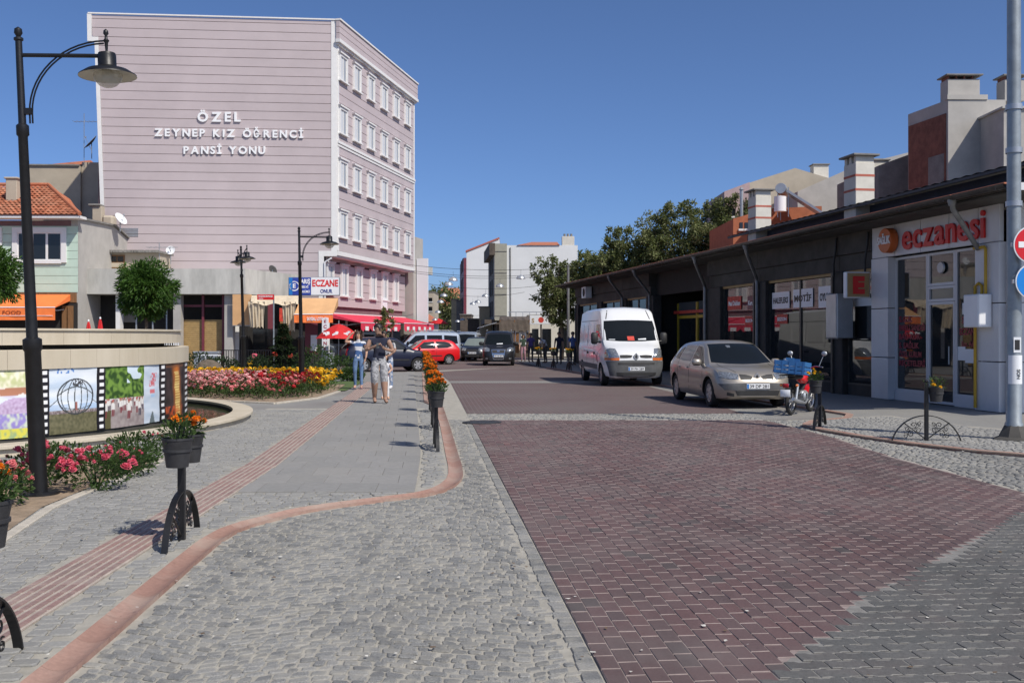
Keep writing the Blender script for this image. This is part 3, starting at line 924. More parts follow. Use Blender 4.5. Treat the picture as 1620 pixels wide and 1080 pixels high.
def pic_fire(u, v):
    d = abs(u-0.60+0.12*(v-0.5))
    c = mixc((0.02,0.012,0.012),(0.05,0.03,0.03), nz2(u,v,10,12)+0.4)
    g_ = max(0,1-d/0.28)*(1 if v < .9 else max(0,(1-v)/.1))
    c = mixc(c,(0.55,0.16,0.02),g_*1.3)
    if d < 0.13 and v < 0.85: c = (0.85,0.62,0.22) if int(v*42) % 2 else (0.48,0.25,0.06)
    if v < 0.22: c = mixc(c,(0.65,0.10,0.02),(nz2(u,v,9,13)+0.35)*(1 if u < .75 else .3))
    if v > 0.93: c = mixc(c,(0.25,0.1,0.04),0.5)
    return c
printed(-60, 63, 90, 60, pic_flowers)
film_strip(-78, -60)
printed(-230, -78, 90, 60, lambda u, v: pic_flowers(1-u, v))
film_strip(63, 78)
printed(78, 153, 120, 110, pic_globe)
film_strip(153, 166)
printed(166, 228, 120, 120, pic_crowd)
printed(228, 252, 30, 60, pic_white)
film_strip(252, 262)
def last_strip(): pass
a_end = R(22)
_pa = phi_at
def phi_at2(px): return _pa(px)
printed(262, 289, 30, 60, pic_fire)
a_ = phi_at(289)
b = MB()
V = []; nu, nv = 8, 90; C = []
for j in range(nv+1):
    for i in range(nu+1):
        f = lerp(a_, a_+R(9), i/nu)
        V.append((BR*math.cos(f), BR*math.sin(f), lerp(0.115,1.098,j/nv))); C.append(film(i/nu,j/nv))
b.add(V, [(j*(nu+1)+i, j*(nu+1)+i+1, (j+1)*(nu+1)+i+1, (j+1)*(nu+1)+i) for j in range(nv) for i in range(nu)])
me = b.mesh('film_strip','banner_print'); at = me.attributes.new('print','FLOAT_COLOR','POINT')
for k, c in enumerate(C): at.data[k].color = (*c,1)
link_mesh('film_strip', me, banner)
# closed parasols beyond the fountain
mat('red_canvas', (0.52,0.012,0.014), 0.7, var=0.15, scale=6)
for (px, top, Y, lab) in ((140,505,30,'small closed red parasol with white knob behind the fountain'), (158.5,501,30.5,'taller closed red parasol with white knob behind the fountain')):
    x = wx(px, Y); zt = hz(top, Y)
    t = thing('closed_parasol', lab, 'parasol', (x,Y,0), group='closed parasols')
    b = MB(); b.lathe([(0.015,0.02),(0.015,zt-0.1)], 8); b.lathe([(0.2,0.0),(0.2,0.05),(0.03,0.06)],16,c=(0,0,0)); b.obj('pole','white_paint',t,40)
    V = []; n = 16
    b = MB()
    prof = [(0.02,zt-0.06),(0.05,zt-0.16),(0.10,zt-0.5),(0.155,zt-0.95),(0.17,zt-1.15)]
    V = []
    for r_, z_ in prof:
        for j in range(n): 
            k = 1.0 if j % 2 else 0.72
            V.append((r_*k*math.cos(2*PI*j/n), r_*k*math.sin(2*PI*j/n), z_))
    b.add(V, [(i*n+(j+1)%n, i*n+j, (i+1)*n+j, (i+1)*n+(j+1)%n) for i in range(4) for j in range(n)])
    b.obj('canopy','red_canvas',t)
    b = MB(); b.lathe([(0,zt),(0.025,zt-0.02),(0.03,zt-0.05),(0.015,zt-0.08)],10); b.obj('knob','white_paint',t,60)

# ---- street lamps
def lamp_head(parent, p):
    b = MB(); b.lathe([(0.0,0.32),(0.022,0.30),(0.026,0.27),(0.012,0.25),(0.016,0.22),(0.03,0.20),(0.018,0.18),(0.012,0.10),(0.03,0.085),(0.082,0.075),(0.088,0.05),(0.088,-0.06),(0.10,-0.075)], 20, c=p); h = b.obj('lamp_cap','black_iron',parent,45)
    b = MB(); b.lathe([(0.085,-0.055),(0.11,-0.07),(0.20,-0.095),(0.275,-0.145),(0.277,-0.155)], 32, c=p); b.obj('lamp_shade','black_iron',parent,60)
    b = MB(); b.lathe([(0.276,-0.154),(0.20,-0.108),(0.08,-0.085),(0.0,-0.085)], 32, c=p); b.obj('reflector','lamp_inside',parent,60)
    b = MB(); b.lathe([(0.135,-0.13),(0.14,-0.15),(0.125,-0.20),(0.085,-0.245),(0.04,-0.265),(0,-0.27)], 24, c=p); b.obj('glass_bowl','lamp_glass',parent,60)
    b = MB(); b.lathe([(0.05,-0.09),(0.06,-0.13),(0.055,-0.19),(0.0,-0.21)], 12, c=p); b.obj('bulb','lamp_inside',parent,60)
def glass_mat(name, tint, alpha=0.5, rough=0.05):
    m = bpy.data.materials.new(name); m.use_nodes = True
    N, L = m.node_tree.nodes, m.node_tree.links
    p = N['Principled BSDF']; p.inputs['Base Color'].default_value = (*tint,1); p.inputs['Roughness'].default_value = rough
    tr = N.new('ShaderNodeBsdfTransparent'); ms = N.new('ShaderNodeMixShader'); ms.inputs[0].default_value = alpha
    L.new(tr.outputs[0], ms.inputs[1]); L.new(p.outputs[0], ms.inputs[2]); L.new(ms.outputs[0], N['Material Output'].inputs[0])
    MATS[name] = m
glass_mat('lamp_glass', (0.55,0.53,0.45), 0.55)
def street_lamp(loc, label, arms, lean=0.0):
    t = thing('street_lamp', label, 'street lamp', loc, 0, 'black street lamps around the square')
    t.rotation_euler = (0, -lean, 0)
    b = MB(); b.lathe([(0.19,-0.03),(0.19,0.02),(0.17,0.03),(0.0,0.03)],20); b.obj('base_plate','black_iron',t)
    b = MB(); b.lathe([(0.082,0.0),(0.077,1.42),(0.09,1.44),(0.09,1.54),(0.055,1.56),(0.045,3.55),(0.06,3.57),(0.06,3.66),(0.037,3.68),(0.032,4.50),(0.045,4.51),(0.045,4.53),(0.02,4.545),(0.04,4.58),(0.035,4.62),(0.0,4.645)],20); b.obj('pole','black_iron',t,40)
    for a in arms:
        d = Vector((math.cos(a), math.sin(a), 0)); L_ = 0.85
        def P(r_, z): return (d.x*r_, d.y*r_, z)
        ar = MB(); ar.tube([P(0.03,4.36),P(L_-0.05,4.33)],0.021,8); arm = ar.obj('arm','black_iron',t,40)
        for k in (0.0,0.026):
            c_ = MB(); pts = []
            for i in range(15):
                q = R(180-i*90/14)
                pts.append(P(0.075+k+(L_-0.10-k)*(1+math.cos(q)), 3.78-0.0*k+(0.70-k)*math.sin(q)))
            pts = [P(0.075+k,3.68)]+pts
            c_.tube(pts,0.0095,6); c_.obj('bracket_scroll','black_iron',arm,60)
        cl = MB(); cl.box(P(0.065,3.80),(0.07,0.05,0.06),a); cl.obj('clamp','black_iron',arm)
        lamp_head(t, P(L_, 4.28))
    return t
street_lamp((*G(62,785),0.02), 'tall black lamp post in the rose bed, nearest the camera', [0.06], R(2.6))
street_lamp((wx(478,28.6),28.6,0.02), 'single-armed black lamp post in the yellow and pink flower bed', [0.0], R(1.1))
street_lamp((wx(387,34.7),34.7,0.02), 'black lamp post with two heads behind the flower bed', [R(112),R(-62)], R(1.6))

# ---- foliage helpers
def leaf(b, p, d, up, L_, W_, tint, mi=0):
    d = d.normalized(); s_ = d.cross(up)
    s_ = s_.normalized()*W_/2 if s_.length > 1e-4 else Vector((W_/2,0,0))
    n = s_.cross(d).normalized()*L_*0.12
    b.add([p, p+d*L_*0.45+s_+n*0.3, p+d*L_-n, p+d*L_*0.45-s_+n*0.3], [(0,1,2,3)], mi, tint)
def rv():
    while True:
        v = Vector((rnd.uniform(-1,1),rnd.uniform(-1,1),rnd.uniform(-1,1)))
        if 0.02 < v.length < 1: return v
def foliage(b, c, rad, n, L_, W_, shell=0.35, up=0.3, light=0.0):
    """leaves through an ellipsoid, denser towards the shell"""
    c = Vector(c)
    for _ in range(n):
        v = rv().normalized(); r_ = (shell+(1-shell)*rnd.random()**0.5)
        p = Vector((c.x+v.x*rad[0]*r_, c.y+v.y*rad[1]*r_, c.z+v.z*rad[2]*r_))
        d = v+rv()*0.8+Vector((0,0,up))
        t = min(1,max(0,rnd.gauss(0.5+light,0.22)))
        leaf(b, p, d, rv(), L_*rnd.uniform(0.6,1.25), W_*rnd.uniform(0.7,1.2), t)
def blossom_mesh(name, matn, r, n=9, rings=3, flat=0.75, seed=1):
    rr = random.Random(seed); b = MB()
    for k in range(rings):
        ph = R(8+k*32)
        m_ = n-2*k
        for j in range(m_):
            a = 2*PI*j/m_+k*0.5+rr.uniform(-.15,.15)
            d = Vector((math.cos(a)*math.cos(ph), math.sin(a)*math.cos(ph), math.sin(ph)*flat+0.1))
            rt = Vector((-math.sin(a), math.cos(a), 0))
            w = r*0.46; o = Vector((0,0,k*r*0.12))
            b.add([o, o+d*r*0.7-rt*w, o+d*r*rr.uniform(.92,1.08)+Vector((0,0,-r*.05)), o+d*r*0.7+rt*w], [(0,1,2,3)], 0, rr.uniform(0.1,0.95)*(0.7+0.15*k))
    # a knob of petals closing the middle
    b.lathe([(r*0.5,r*0.18),(r*0.42,r*0.42),(r*0.2,r*0.58),(0,r*0.6)], 7); 
    return b.mesh(name, matn, None, True)
MARI = [blossom_mesh('flower_head','petal_orange',0.034,seed=s_) for s_ in range(3)]
MARY = [blossom_mesh('flower_head','petal_yellow',0.034,seed=s_) for s_ in range(3)]
def put(me, name, parent, p, s_, tilt=0.5):
    o = link_mesh(name, me, parent, p); o.scale = (s_,s_,s_)
    o.rotation_euler = (rnd.uniform(-tilt,tilt), rnd.uniform(-tilt,tilt), rnd.uniform(0,6.28)); return o
def join_into(b, me, p, s_, tilt=0.6, mi=0):
    q = Matrix.Rotation(rnd.uniform(-tilt,tilt),3,'X') @ Matrix.Rotation(rnd.uniform(-tilt,tilt),3,'Y') @ Matrix.Rotation(rnd.uniform(0,6.28),3,'Z')
    at = me.attributes['tint'].data
    b_ = len(b.v)
    for v in me.vertices:
        w = q @ (v.co*s_); b.v.append((w.x+p[0], w.y+p[1], w.z+p[2]))
    tv = rnd.uniform(-.25,.25)
    for i, f in enumerate(me.polygons):
        b.f.append(tuple(b_+k for k in f.vertices)); b.mi.append(mi); b.tint.append(min(1,max(0,at[i].value+tv)))
# ---- planters
def scroll_pts(c, r, a0, turns, sgn):
    pts = []
    for i in range(22):
        t = i/21; a = a0+sgn*t*turns*2*PI; q = r*(1-0.78*t)
        pts.append((c[0]+q*math.cos(a), 0, c[1]+q*math.sin(a)))
    return pts
def planter_post(loc, rz, label, hgt=0.83, front=True):
    """local x along the hoop"""
    t = thing('planter_post', label, 'planter post', loc, rz, 'wrought iron planter posts')
    b = MB(); b.bbox((0,0,hgt/2-0.02),(0.055,0.055,hgt+0.04),0.006); b.lathe([(0.02,hgt),(0.028,hgt+0.02),(0.02,hgt+0.045),(0,hgt+0.052)],10); b.obj('post','black_iron',t)
    b = MB(); rad, hh = 0.50, 0.38
    Rr = (rad*rad+hh*hh)/(2*hh); cz = hh-Rr; a_ = math.asin(min(1,rad/Rr)) if cz < 0 else PI-math.asin(rad/Rr)
    if cz > 0: a_ = PI/2+math.asin(cz/Rr)
    V = []; n = 28
    for i in range(n+1):
        q = -a_+2*a_*i/n
        for (dr,dy) in ((0,-0.024),(0,0.024),(-0.012,0.024),(-0.012,-0.024)):
            V.append(((Rr+dr)*math.sin(q), dy, cz+(Rr+dr)*math.cos(q)-0.0))
    b.add(V, [(i*4+k, i*4+(k+1)%4, (i+1)*4+(k+1)%4, (i+1)*4+k) for i in range(n) for k in range(4)]+[(0,1,2,3),(n*4+3,n*4+2,n*4+1,n*4)])
    hoop = b.obj('hoop','black_iron',t)
    for sx in (-1,1):
        b = MB(); b.tube([(sx*0.02,0,0.03),(sx*0.33,0,0.27)],0.009,6)
        for (cx_,cz_,r_,a0,sg) in ((0.12,0.155,0.045,0.3,1),(0.22,0.10,0.05,2.2,-1),(0.27,0.175,0.04,3.4,1),(0.185,0.235,0.05,5.0,-1),(0.30,0.075,0.04,1.0,1),(0.10,0.25,0.035,4.2,1)):
            b.tube([(sx*p[0],p[1],p[2]) for p in scroll_pts((cx_,cz_),r_,a0,1.35,sg)],0.006,5)
        b.obj('scrollwork','black_iron',hoop,60)
    return t
def pot_and_plant(loc, label, flw=MARI, n_f=6, scale=1.0, n_leaf=320, detail=True, spread=1.0, droop=0.0):
    t = thing('flower_pot', label, 'flower pot', loc, rnd.uniform(0,6), 'flower pots on the iron posts')
    b = MB(); b.lathe([(0.0,0.0),(0.082,0.0),(0.098,0.115),(0.108,0.118),(0.108,0.135),(0.100,0.138),(0.113,0.205),(0.118,0.207),(0.118,0.222),(0.106,0.222),(0.098,0.18),(0,0.18)], 24); b.obj('pot','pot_plastic',t,40)
    b = MB(); foliage(b,(0,0,0.27),(0.125*spread,0.125*spread,0.095),n_leaf,0.05,0.018,0.2,0.6)
    for k in range(10):
        a = rnd.uniform(0,6.28); r_ = rnd.uniform(.02,.07); b.tube([(r_*math.cos(a)*.4,r_*math.sin(a)*.4,0.17),(r_*math.cos(a)*1.3,r_*math.sin(a)*1.3,0.33)],0.003,4)
    b.obj('foliage','leaf_green',t,tint=True)
    bb = MB()
    for k in range(n_f):
        a = rnd.uniform(0,6.28); r_ = 0.13*spread*math.sqrt(rnd.random()); z = 0.30+0.07*rnd.random()+0.05*(1-r_/0.13)-droop*r_
        p = (r_*math.cos(a), r_*math.sin(a), z)
        if detail: put(flw[k%3],'flower_head',t,p,rnd.uniform(0.75,1.15))
        else: join_into(bb, flw[k%3], p, rnd.uniform(.8,1.2))
    if not detail: tag(bb.obj('flower_heads', flw[0].materials[0].name, t, tint=True), kind='stuff')
    return t
ring_b = MB()
def pots_on(post_loc, rz, sides, label, flw=MARI, n_f=6, zbot=0.58, **kw):
    for k, sd in enumerate(sides):
        dx, dy = math.cos(rz)*sd[0]-math.sin(rz)*sd[1], math.sin(rz)*sd[0]+math.cos(rz)*sd[1]
        pot_and_plant((post_loc[0]+dx, post_loc[1]+dy, post_loc[2]+zbot), label[k], flw, n_f, **kw)
HOOP = R(94)
p1 = (-2.557,7.83,0.02)
planter_post(p1, HOOP, 'iron planter post with two pots beside the tactile paving')
pots_on(p1, HOOP, [(-0.15,-0.005),(0.15,-0.02)], ['nearer black pot of orange marigolds on the post by the tactile paving','farther black pot of orange marigolds on the post by the tactile paving'], n_f=5, n_leaf=210)
p0 = (-2.46,4.62,0.02)
planter_post(p0, HOOP, 'iron planter post cut by the left edge of the picture')
pots_on(p0, HOOP, [(-0.15,-0.0),(0.15,0.01)], ['nearer black marigold pot at the left edge of the picture','black pot of orange marigolds at the left edge in front of pink roses'], n_f=8)
ORD = ['first','second','third','fourth','fifth','sixth','seventh','eighth']
for k, (Y, px) in enumerate(zip((14.2,17.3,21.0,24.4,27.8,31.6,35.6,39.0),(690,685.5,681.5,679.5,677.5,676,674.5,673.5))):
    lo = (wx(px,Y), Y, 0.02)
    planter_post(lo, HOOP+R(3), '%s iron planter post of the row along the kerb, counted from the near corner' % ORD[k])
    pots_on(lo, HOOP+R(3), [(-0.15,0),(0.15,0)], ['near-side marigold pot on the %s post of the kerb row' % ORD[k], 'far-side marigold pot on the %s post of the kerb row' % ORD[k]], n_f=12 if k < 2 else 16, n_leaf=220, detail=(k < 2), spread=1.15)
pr = (6.17,15.06,0.03)
planter_post(pr, R(-6), 'iron planter post with one pot in front of the pharmacy door', 0.86)
pots_on(pr, R(-6), [(0.14,0)], ['black pot with drooping yellow flowers before the pharmacy door'], MARY, 4, n_leaf=120, spread=1.4, droop=0.8)
pr2 = (5.28,17.35,0.03)
planter_post(pr2, R(62), 'iron planter post beside the parked motorcycle', 0.86)
pots_on(pr2, R(62), [(-0.12,0.05)], ['black pot of yellow flowers beside the parked motorcycle'], MARY, 6, n_leaf=260)

# ---- flower beds
bed = sheet('flower_bed', [(-3.95,7.6),(-4.32,9.3),(-4.40,10.8),(-4.42,12.2),(-4.55,12.9),(-5.3,13.3),(-6.5,12.2),(-7.5,11.0),(-8,9),(-7,7)], 0.024, 'soil')
bk = MB()
ed = [(-3.85,7.4),(-4.23,9.3),(-4.31,10.8),(-4.33,12.2),(-4.47,12.95),(-5.3,13.4)]
for a, c in zip(ed, ed[1:]):
    L_ = math.hypot(c[0]-a[0],c[1]-a[1]); n = max(1,round(L_/0.5))
    for i in range(n):
        q0 = (lerp(a[0],c[0],i/n),lerp(a[1],c[1],i/n)); q1 = (lerp(a[0],c[0],(i+1)/n),lerp(a[1],c[1],(i+1)/n))
        kb = MB(); kb.bbox(((q0[0]+q1[0])/2,(q0[1]+q1[1])/2,0.0),(math.hypot(q1[0]-q0[0],q1[1]-q0[1])-0.006,0.09,0.075),0.008,M4=Matrix.Rotation(math.atan2(q1[1]-q0[1],q1[0]-q0[0]),4,'Z'))
        kb.obj('kerb_stone','kerb_concrete',bed)
ROSE = [blossom_mesh('flower_head','petal_pink',0.042,8,3,0.9,seed=s_) for s_ in range(3)]
ROSE2 = [blossom_mesh('flower_head','petal_rose',0.038,8,3,0.9,seed=s_) for s_ in range(3)]
def bush(name, loc, rad, label, flowers=None, nf=0, leaves=700, L_=0.05, mt='leaf_green', grp='shrubs in the near rose bed', cat='shrub', fs=1.0):
    t = thing(name, label, cat, loc, 0, grp)
    b = MB(); foliage(b,(0,0,rad[2]*1.0),rad,leaves,L_,L_*0.55,0.25,0.3)
    for k in range(7):
        a = rnd.uniform(0,6.28); r_ = rnd.uniform(0.3,0.8)
        b.tube([(0,0,-0.02),(rad[0]*r_*.5*math.cos(a),rad[1]*r_*.5*math.sin(a),rad[2]*.8),(rad[0]*r_*math.cos(a),rad[1]*r_*math.sin(a),rad[2]*1.75)],[0.012,0.008,0.003],5)
    b.obj('foliage', mt, t, tint=True)
    for k in range(nf):
        v = rv().normalized(); v.z = abs(v.z)*0.8+0.1; v.y -= 0.35; v.normalize()
        put(flowers[k%3],'flower_head',t,(v.x*rad[0],v.y*rad[1],rad[2]+v.z*rad[2]*1.0),rnd.uniform(0.75,1.2)*fs,0.7)
    return t
bush('rose_bush',(-4.25,10.35,0.02),(0.36,0.36,0.21),'pink rose bush just right of the tall lamp post',ROSE,40,700,cat='rose bush')
bush('rose_bush',(-4.95,10.6,0.02),(0.33,0.36,0.22),'pink rose bush just left of the tall lamp post',ROSE,20,800,cat='rose bush')
bush('rose_bush',(-4.72,9.35,0.02),(0.26,0.26,0.2),'pale pink rose bush behind the pot at the left edge',ROSE2,20,600,cat='rose bush')
bush('rose_bush',(-5.45,10.2,0.02),(0.3,0.3,0.18),'dark pink rose bush at the left edge',ROSE,14,600,cat='rose bush')
bush('shrub',(-4.35,11.35,0.02),(0.34,0.3,0.14),'low green rose shrub without bloom beside the pink roses',ROSE,3,700,fs=.7)
bush('shrub',(-4.55,12.05,0.02),(0.36,0.3,0.14),'green shrub in the middle of the near bed',ROSE,2,800,fs=.6)
bush('shrub',(-4.72,12.75,0.02),(0.42,0.34,0.18),'green shrub with a few pink buds at the end of the near bed',ROSE,7,900,fs=.55)
bush('shrub',(-5.15,11.7,0.02),(0.4,0.3,0.17),'straggly low shrub behind the pink roses near the fountain rim',ROSE,2,500,fs=.6)
# middle bed
BED2 = [(-8.9,25.4),(-7.1,24.5),(-5.55,23.6),(-4.95,25.5),(-4.95,28.5),(-5.35,32.4),(-9,33.5),(-14,33.5),(-13.5,27.5),(-11,26)]
bed2 = sheet('flower_bed', BED2, 0.022, 'soil')
mat('lawn', (0.075,0.115,0.03), 0.9, var=0.3, scale=6, bump=0.8, bscale=60)
sheet('lawn', [(-5.36,32.6),(-4.95,28.6),(-4.75,28.9),(-5.05,34.6),(-9,34.9),(-9,33.6)], 0.021, 'lawn')
def flower_mass(name, label, poly, n, r0, hmin, hmax, matn, flw_r, seed, leafm='leaf_green', nleaf=6, grow=lambda x,y:1.0, dens=None):
    meshes = [blossom_mesh('f',matn,flw_r,7,2,0.85,seed=seed+s_) for s_ in range(3)]
    fb, lb = MB(), MB()
    xs = [p[0] for p in poly]; ys = [p[1] for p in poly]
    k = 0; tries = 0
    while k < n and tries < n*20:
        tries += 1
        x, y = rnd.uniform(min(xs),max(xs)), rnd.uniform(min(ys),max(ys))
        if not inside(poly,x,y): continue
        if dens and rnd.random() > dens(x,y): continue
        k += 1
        h = rnd.uniform(hmin,hmax)
        join_into(fb, meshes[k%3], (x,y,h+0.02), rnd.uniform(.75,1.2), 0.6)
        for _ in range(nleaf):
            q = Vector((x+rnd.gauss(0,r0), y+rnd.gauss(0,r0), 0.03+abs(rnd.gauss(0.5,0.3))*h))
            leaf(lb, q, rv()+Vector((0,0,.5)), rv(), rnd.uniform(.05,.09), rnd.uniform(.025,.045), rnd.random())
    t = thing(name, label, 'flowers', (0,0,0)); tag(t, kind='stuff')
    fb.obj('blossoms', matn, t, tint=True); lb.obj('leaves', leafm, t, tint=True)
    return t
flower_mass('marigold_bed','band of yellow marigolds along the back of the flower bed',[(-13.5,31.2),(-9.2,30.2),(-6.3,30.0),(-5.4,30.4),(-5.35,32.0),(-8.8,33.0),(-13.5,33.2)],720,0.12,0.36,0.52,'petal_yellow',0.075,10,'leaf_bright',5)
flower_mass('marigold_bed','small patch of yellow marigolds at the right end of the flower bed',[(-5.7,28.0),(-5.1,27.2),(-5.05,29.0),(-5.4,30.6),(-6.0,30.4)],80,0.12,0.22,0.4,'petal_yellow',0.07,11,'leaf_bright',6)
flower_mass('rose_bed','mass of pale pink roses in the middle of the flower bed',[(-13,28.5),(-8.9,25.8),(-7.2,25.0),(-6.3,25.6),(-7.2,29.9),(-12.5,30.8)],900,0.14,0.28,0.55,'petal_pale',0.062,12,'leaf_green',8)
flower_mass('rose_bed','rosy pink blooms scattered along the front of the flower bed',[(-12.5,29),(-8.8,26.2),(-7.2,25.0),(-5.6,24.2),(-5.3,26),(-6.5,29.5)],330,0.14,0.2,0.5,'petal_rose',0.06,13,'leaf_green',12)
flower_mass('rose_bed','dark red roses around the second lamp post in the flower bed',[(-7.6,26.4),(-5.3,25.0),(-5.15,28.5),(-6.0,30),(-7.5,30)],170,0.14,0.3,0.55,'petal_red',0.075,14,'leaf_green',26)
ED2 = [(-8.9,25.3),(-7.1,24.42),(-5.5,23.5),(-4.87,25.5),(-4.87,28.5)]
for a, c in zip(ED2, ED2[1:]):
    L_ = math.hypot(c[0]-a[0],c[1]-a[1]); n = max(1,round(L_/0.5))
    for i in range(n):
        q0 = (lerp(a[0],c[0],i/n),lerp(a[1],c[1],i/n)); q1 = (lerp(a[0],c[0],(i+1)/n),lerp(a[1],c[1],(i+1)/n))
        kb = MB(); kb.bbox(((q0[0]+q1[0])/2,(q0[1]+q1[1])/2,0.0),(math.hypot(q1[0]-q0[0],q1[1]-q0[1])-0.006,0.09,0.075),0.008,M4=Matrix.Rotation(math.atan2(q1[1]-q0[1],q1[0]-q0[0]),4,'Z'))
        kb.obj('kerb_stone','kerb_concrete',bed2)
# green bushes behind the bed
for k, (px, Y, rx, rz_, lab) in enumerate(((310,35,0.75,0.5,'dark green bush beside the dark boulder'),(352,36.5,0.6,0.4,'low dark bush left of the two-headed lamp'),(408,36,0.5,0.42,'small bush right of the two-headed lamp'),(535,36.5,0.8,0.42,'spreading green bush behind the walking woman'),(500,37.5,0.75,0.6,'loose green shrub in front of the grey bin'),(556,35.2,0.45,0.2,'low grey-green shrub at the pavement edge'))):
    bush('shrub',(wx(px,Y),Y,0.02),(rx,rx*.7,rz_),lab,None,0,800,0.11,'leaf_dark' if k < 3 else 'leaf_green','bushes behind the flower bed')
# little conifer
t = thing('conifer','young blue-green conifer behind the flower bed','tree',(wx(448,36.5),36.5,0.02))
b = MB(); b.tube([(0,0,-.02),(0,0,1.9)],[0.04,0.012],7); b.obj('trunk','bark',t)
b = MB()
for k in range(3200):
    z = rnd.uniform(0.2,2.0); r_ = (2.05-z)*0.46*math.sqrt(rnd.random())*(0.75+0.25*math.sin(z*18)); a = rnd.uniform(0,6.28)
    leaf(b, Vector((r_*math.cos(a),r_*math.sin(a),z)), Vector((math.cos(a),math.sin(a),rnd.uniform(-.3,.2))), Vector((0,0,1)), rnd.uniform(.1,.2), 0.06, rnd.random())
b.obj('crown','leaf_dark',t,tint=True)
# ---- ball trees
def ball_tree(x, y, zc, r_, label, n=5200):
    t = thing('ball_tree', label, 'tree', (x,y,0), 0, 'clipped ball trees beyond the fountain')
    b = MB(); pts = [(0,0,-0.05),(0.02,0.01,zc*0.45),(0,0,zc)]
    b.tube(pts,[0.075,0.06,0.045],8)
    for k in range(9):
        a = k*0.7; e = 0.3+0.5*rnd.random()
        b.tube([(0,0,zc-r_*0.7),(r_*.35*math.cos(a),r_*.35*math.sin(a),zc-r_*.2+e*.2),(r_*.75*math.cos(a),r_*.75*math.sin(a),zc+(e-.5)*r_)],[0.03,0.02,0.006],5)
    b.obj('trunk','bark',t,60)
    b = MB()
    cl = [rv().normalized()*r_*rnd.uniform(.2,.92) for _ in range(220)]
    for k in range(n):
        c = cl[rnd.randrange(220)]
        p = c+rv()*r_*0.22
        if p.length > r_*1.06: continue
        d = p.normalized()*0.7+rv()*0.7+Vector((0,0,-0.25))
        leaf(b, Vector((0,0,zc))+p, d, rv(), rnd.uniform(.1,.19), rnd.uniform(.035,.06), min(1,max(0,rnd.gauss(0.5,0.25))))
    b.obj('crown','leaf_bright',t,tint=True)
ball_tree(wx(231,33), 33, hz(457,33), 0.98, 'clipped round tree with dense bright crown right of the fountain', 15000)
ball_tree(wx(-12,29), 29, hz(437,29), 0.86, 'clipped round tree cut by the left edge of the picture', 6000)
# ================================================================== LEFT SIDE BUILDINGS
mat('pink_board', (0.48,0.41,0.413), 0.6, var=0.06, scale=0.5, bump=0.06, bscale=30)
mat('groove', (0.20,0.11,0.12), 0.9, var=0.1)
mat('white_trim', (0.72,0.71,0.69), 0.55, var=0.04, scale=5)
mat('concrete', (0.44,0.43,0.395), 0.9, var=0.22, scale=1.4, stretch=(1,1,0.3), bump=0.3, bscale=25)
mat('concrete_dark', (0.20,0.19,0.175), 0.9, var=0.2, scale=2)
mat('plaster_grey', (0.40,0.38,0.35), 0.9, var=0.1, scale=1.4, bump=0.2, bscale=30)
mat('plaster_beige', (0.42,0.365,0.285), 0.9, var=0.12, scale=0.8, bump=0.2, bscale=20)
mat('plaster_mint', (0.47,0.60,0.50), 0.85, var=0.05, scale=2)
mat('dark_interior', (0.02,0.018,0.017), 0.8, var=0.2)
mat('curtain', (0.66,0.67,0.68), 0.9, var=0.08, scale=6)
mat('shutter_tan', (0.36,0.24,0.10), 0.6, var=0.15, scale=5)
mat('maroon_frame', (0.16,0.03,0.045), 0.5, var=0.1)
mat('awning_tan', (0.62,0.36,0.17), 0.8, var=0.08, scale=3)
mat('awning_cream', (0.60,0.50,0.36), 0.85, var=0.12, scale=3)
mat('awning_orange', (0.86,0.20,0.045), 0.8, var=0.06, scale=4)
mat('awning_red', (0.62,0.035,0.075), 0.75, var=0.08, scale=3)
mat('white_plastic', (0.78,0.79,0.80), 0.35, var=0.03)
mat('sign_white', (0.74,0.76,0.78), 0.3, var=0.02)
mat('sign_blue', (0.03,0.06,0.33), 0.35, var=0.05)
mat('sign_blue2', (0.02,0.17,0.50), 0.35, var=0.05)
mat('letter_red', (0.62,0.02,0.02), 0.4, var=0.0)
mat('letter_navy', (0.03,0.05,0.22), 0.4, var=0.0)
mat('letter_white', (0.82,0.82,0.82), 0.45, var=0.0)
mat('letter_dark', (0.02,0.02,0.02), 0.5, var=0.0)
mat('letter_maroon', (0.30,0.02,0.04), 0.5, var=0.0)
mat('letter_orange_dark', (0.20,0.03,0.01), 0.5, var=0.0)
mat('metal_grey', (0.42,0.44,0.46), 0.4, 0.6, var=0.1)
mat('steel_pole', (0.30,0.33,0.34), 0.45, 0.5, var=0.15, scale=5, bump=0.1)
mat('wood_brown', (0.20,0.10,0.04), 0.7, var=0.3, scale=4, stretch=(6,6,0.6))
tint_mat('roof_tile', [(0.28,0.085,0.04),(0.42,0.14,0.07),(0.50,0.20,0.11)], 0.85, 12, 0.2, 0.3, 60, dirt=(0.30,0.20,0.14), dscale=1.0, stain=0.4)
mat('tile_plain', (0.42,0.15,0.08), 0.85, var=0.25, scale=5, bump=0.5, bscale=12)
def pane_mat(name, c, rough=0.04, spec=0.6):
    m = bpy.data.materials.new(name); m.use_nodes = True
    p = m.node_tree.nodes['Principled BSDF']; p.inputs['Base Color'].default_value = (*c,1); p.inputs['Roughness'].default_value = rough; p.inputs['Specular IOR Level'].default_value = spec
    MATS[name] = m
pane_mat('glass_dark', (0.012,0.014,0.016)); pane_mat('glass_grey', (0.10,0.11,0.115)); pane_mat('glass_curtain', (0.60,0.61,0.62), 0.2, 0.3); pane_mat('glass_pale', (0.36,0.38,0.40), 0.12, 0.3)

def fchild(parent, rel_rz): 
    return rel_rz
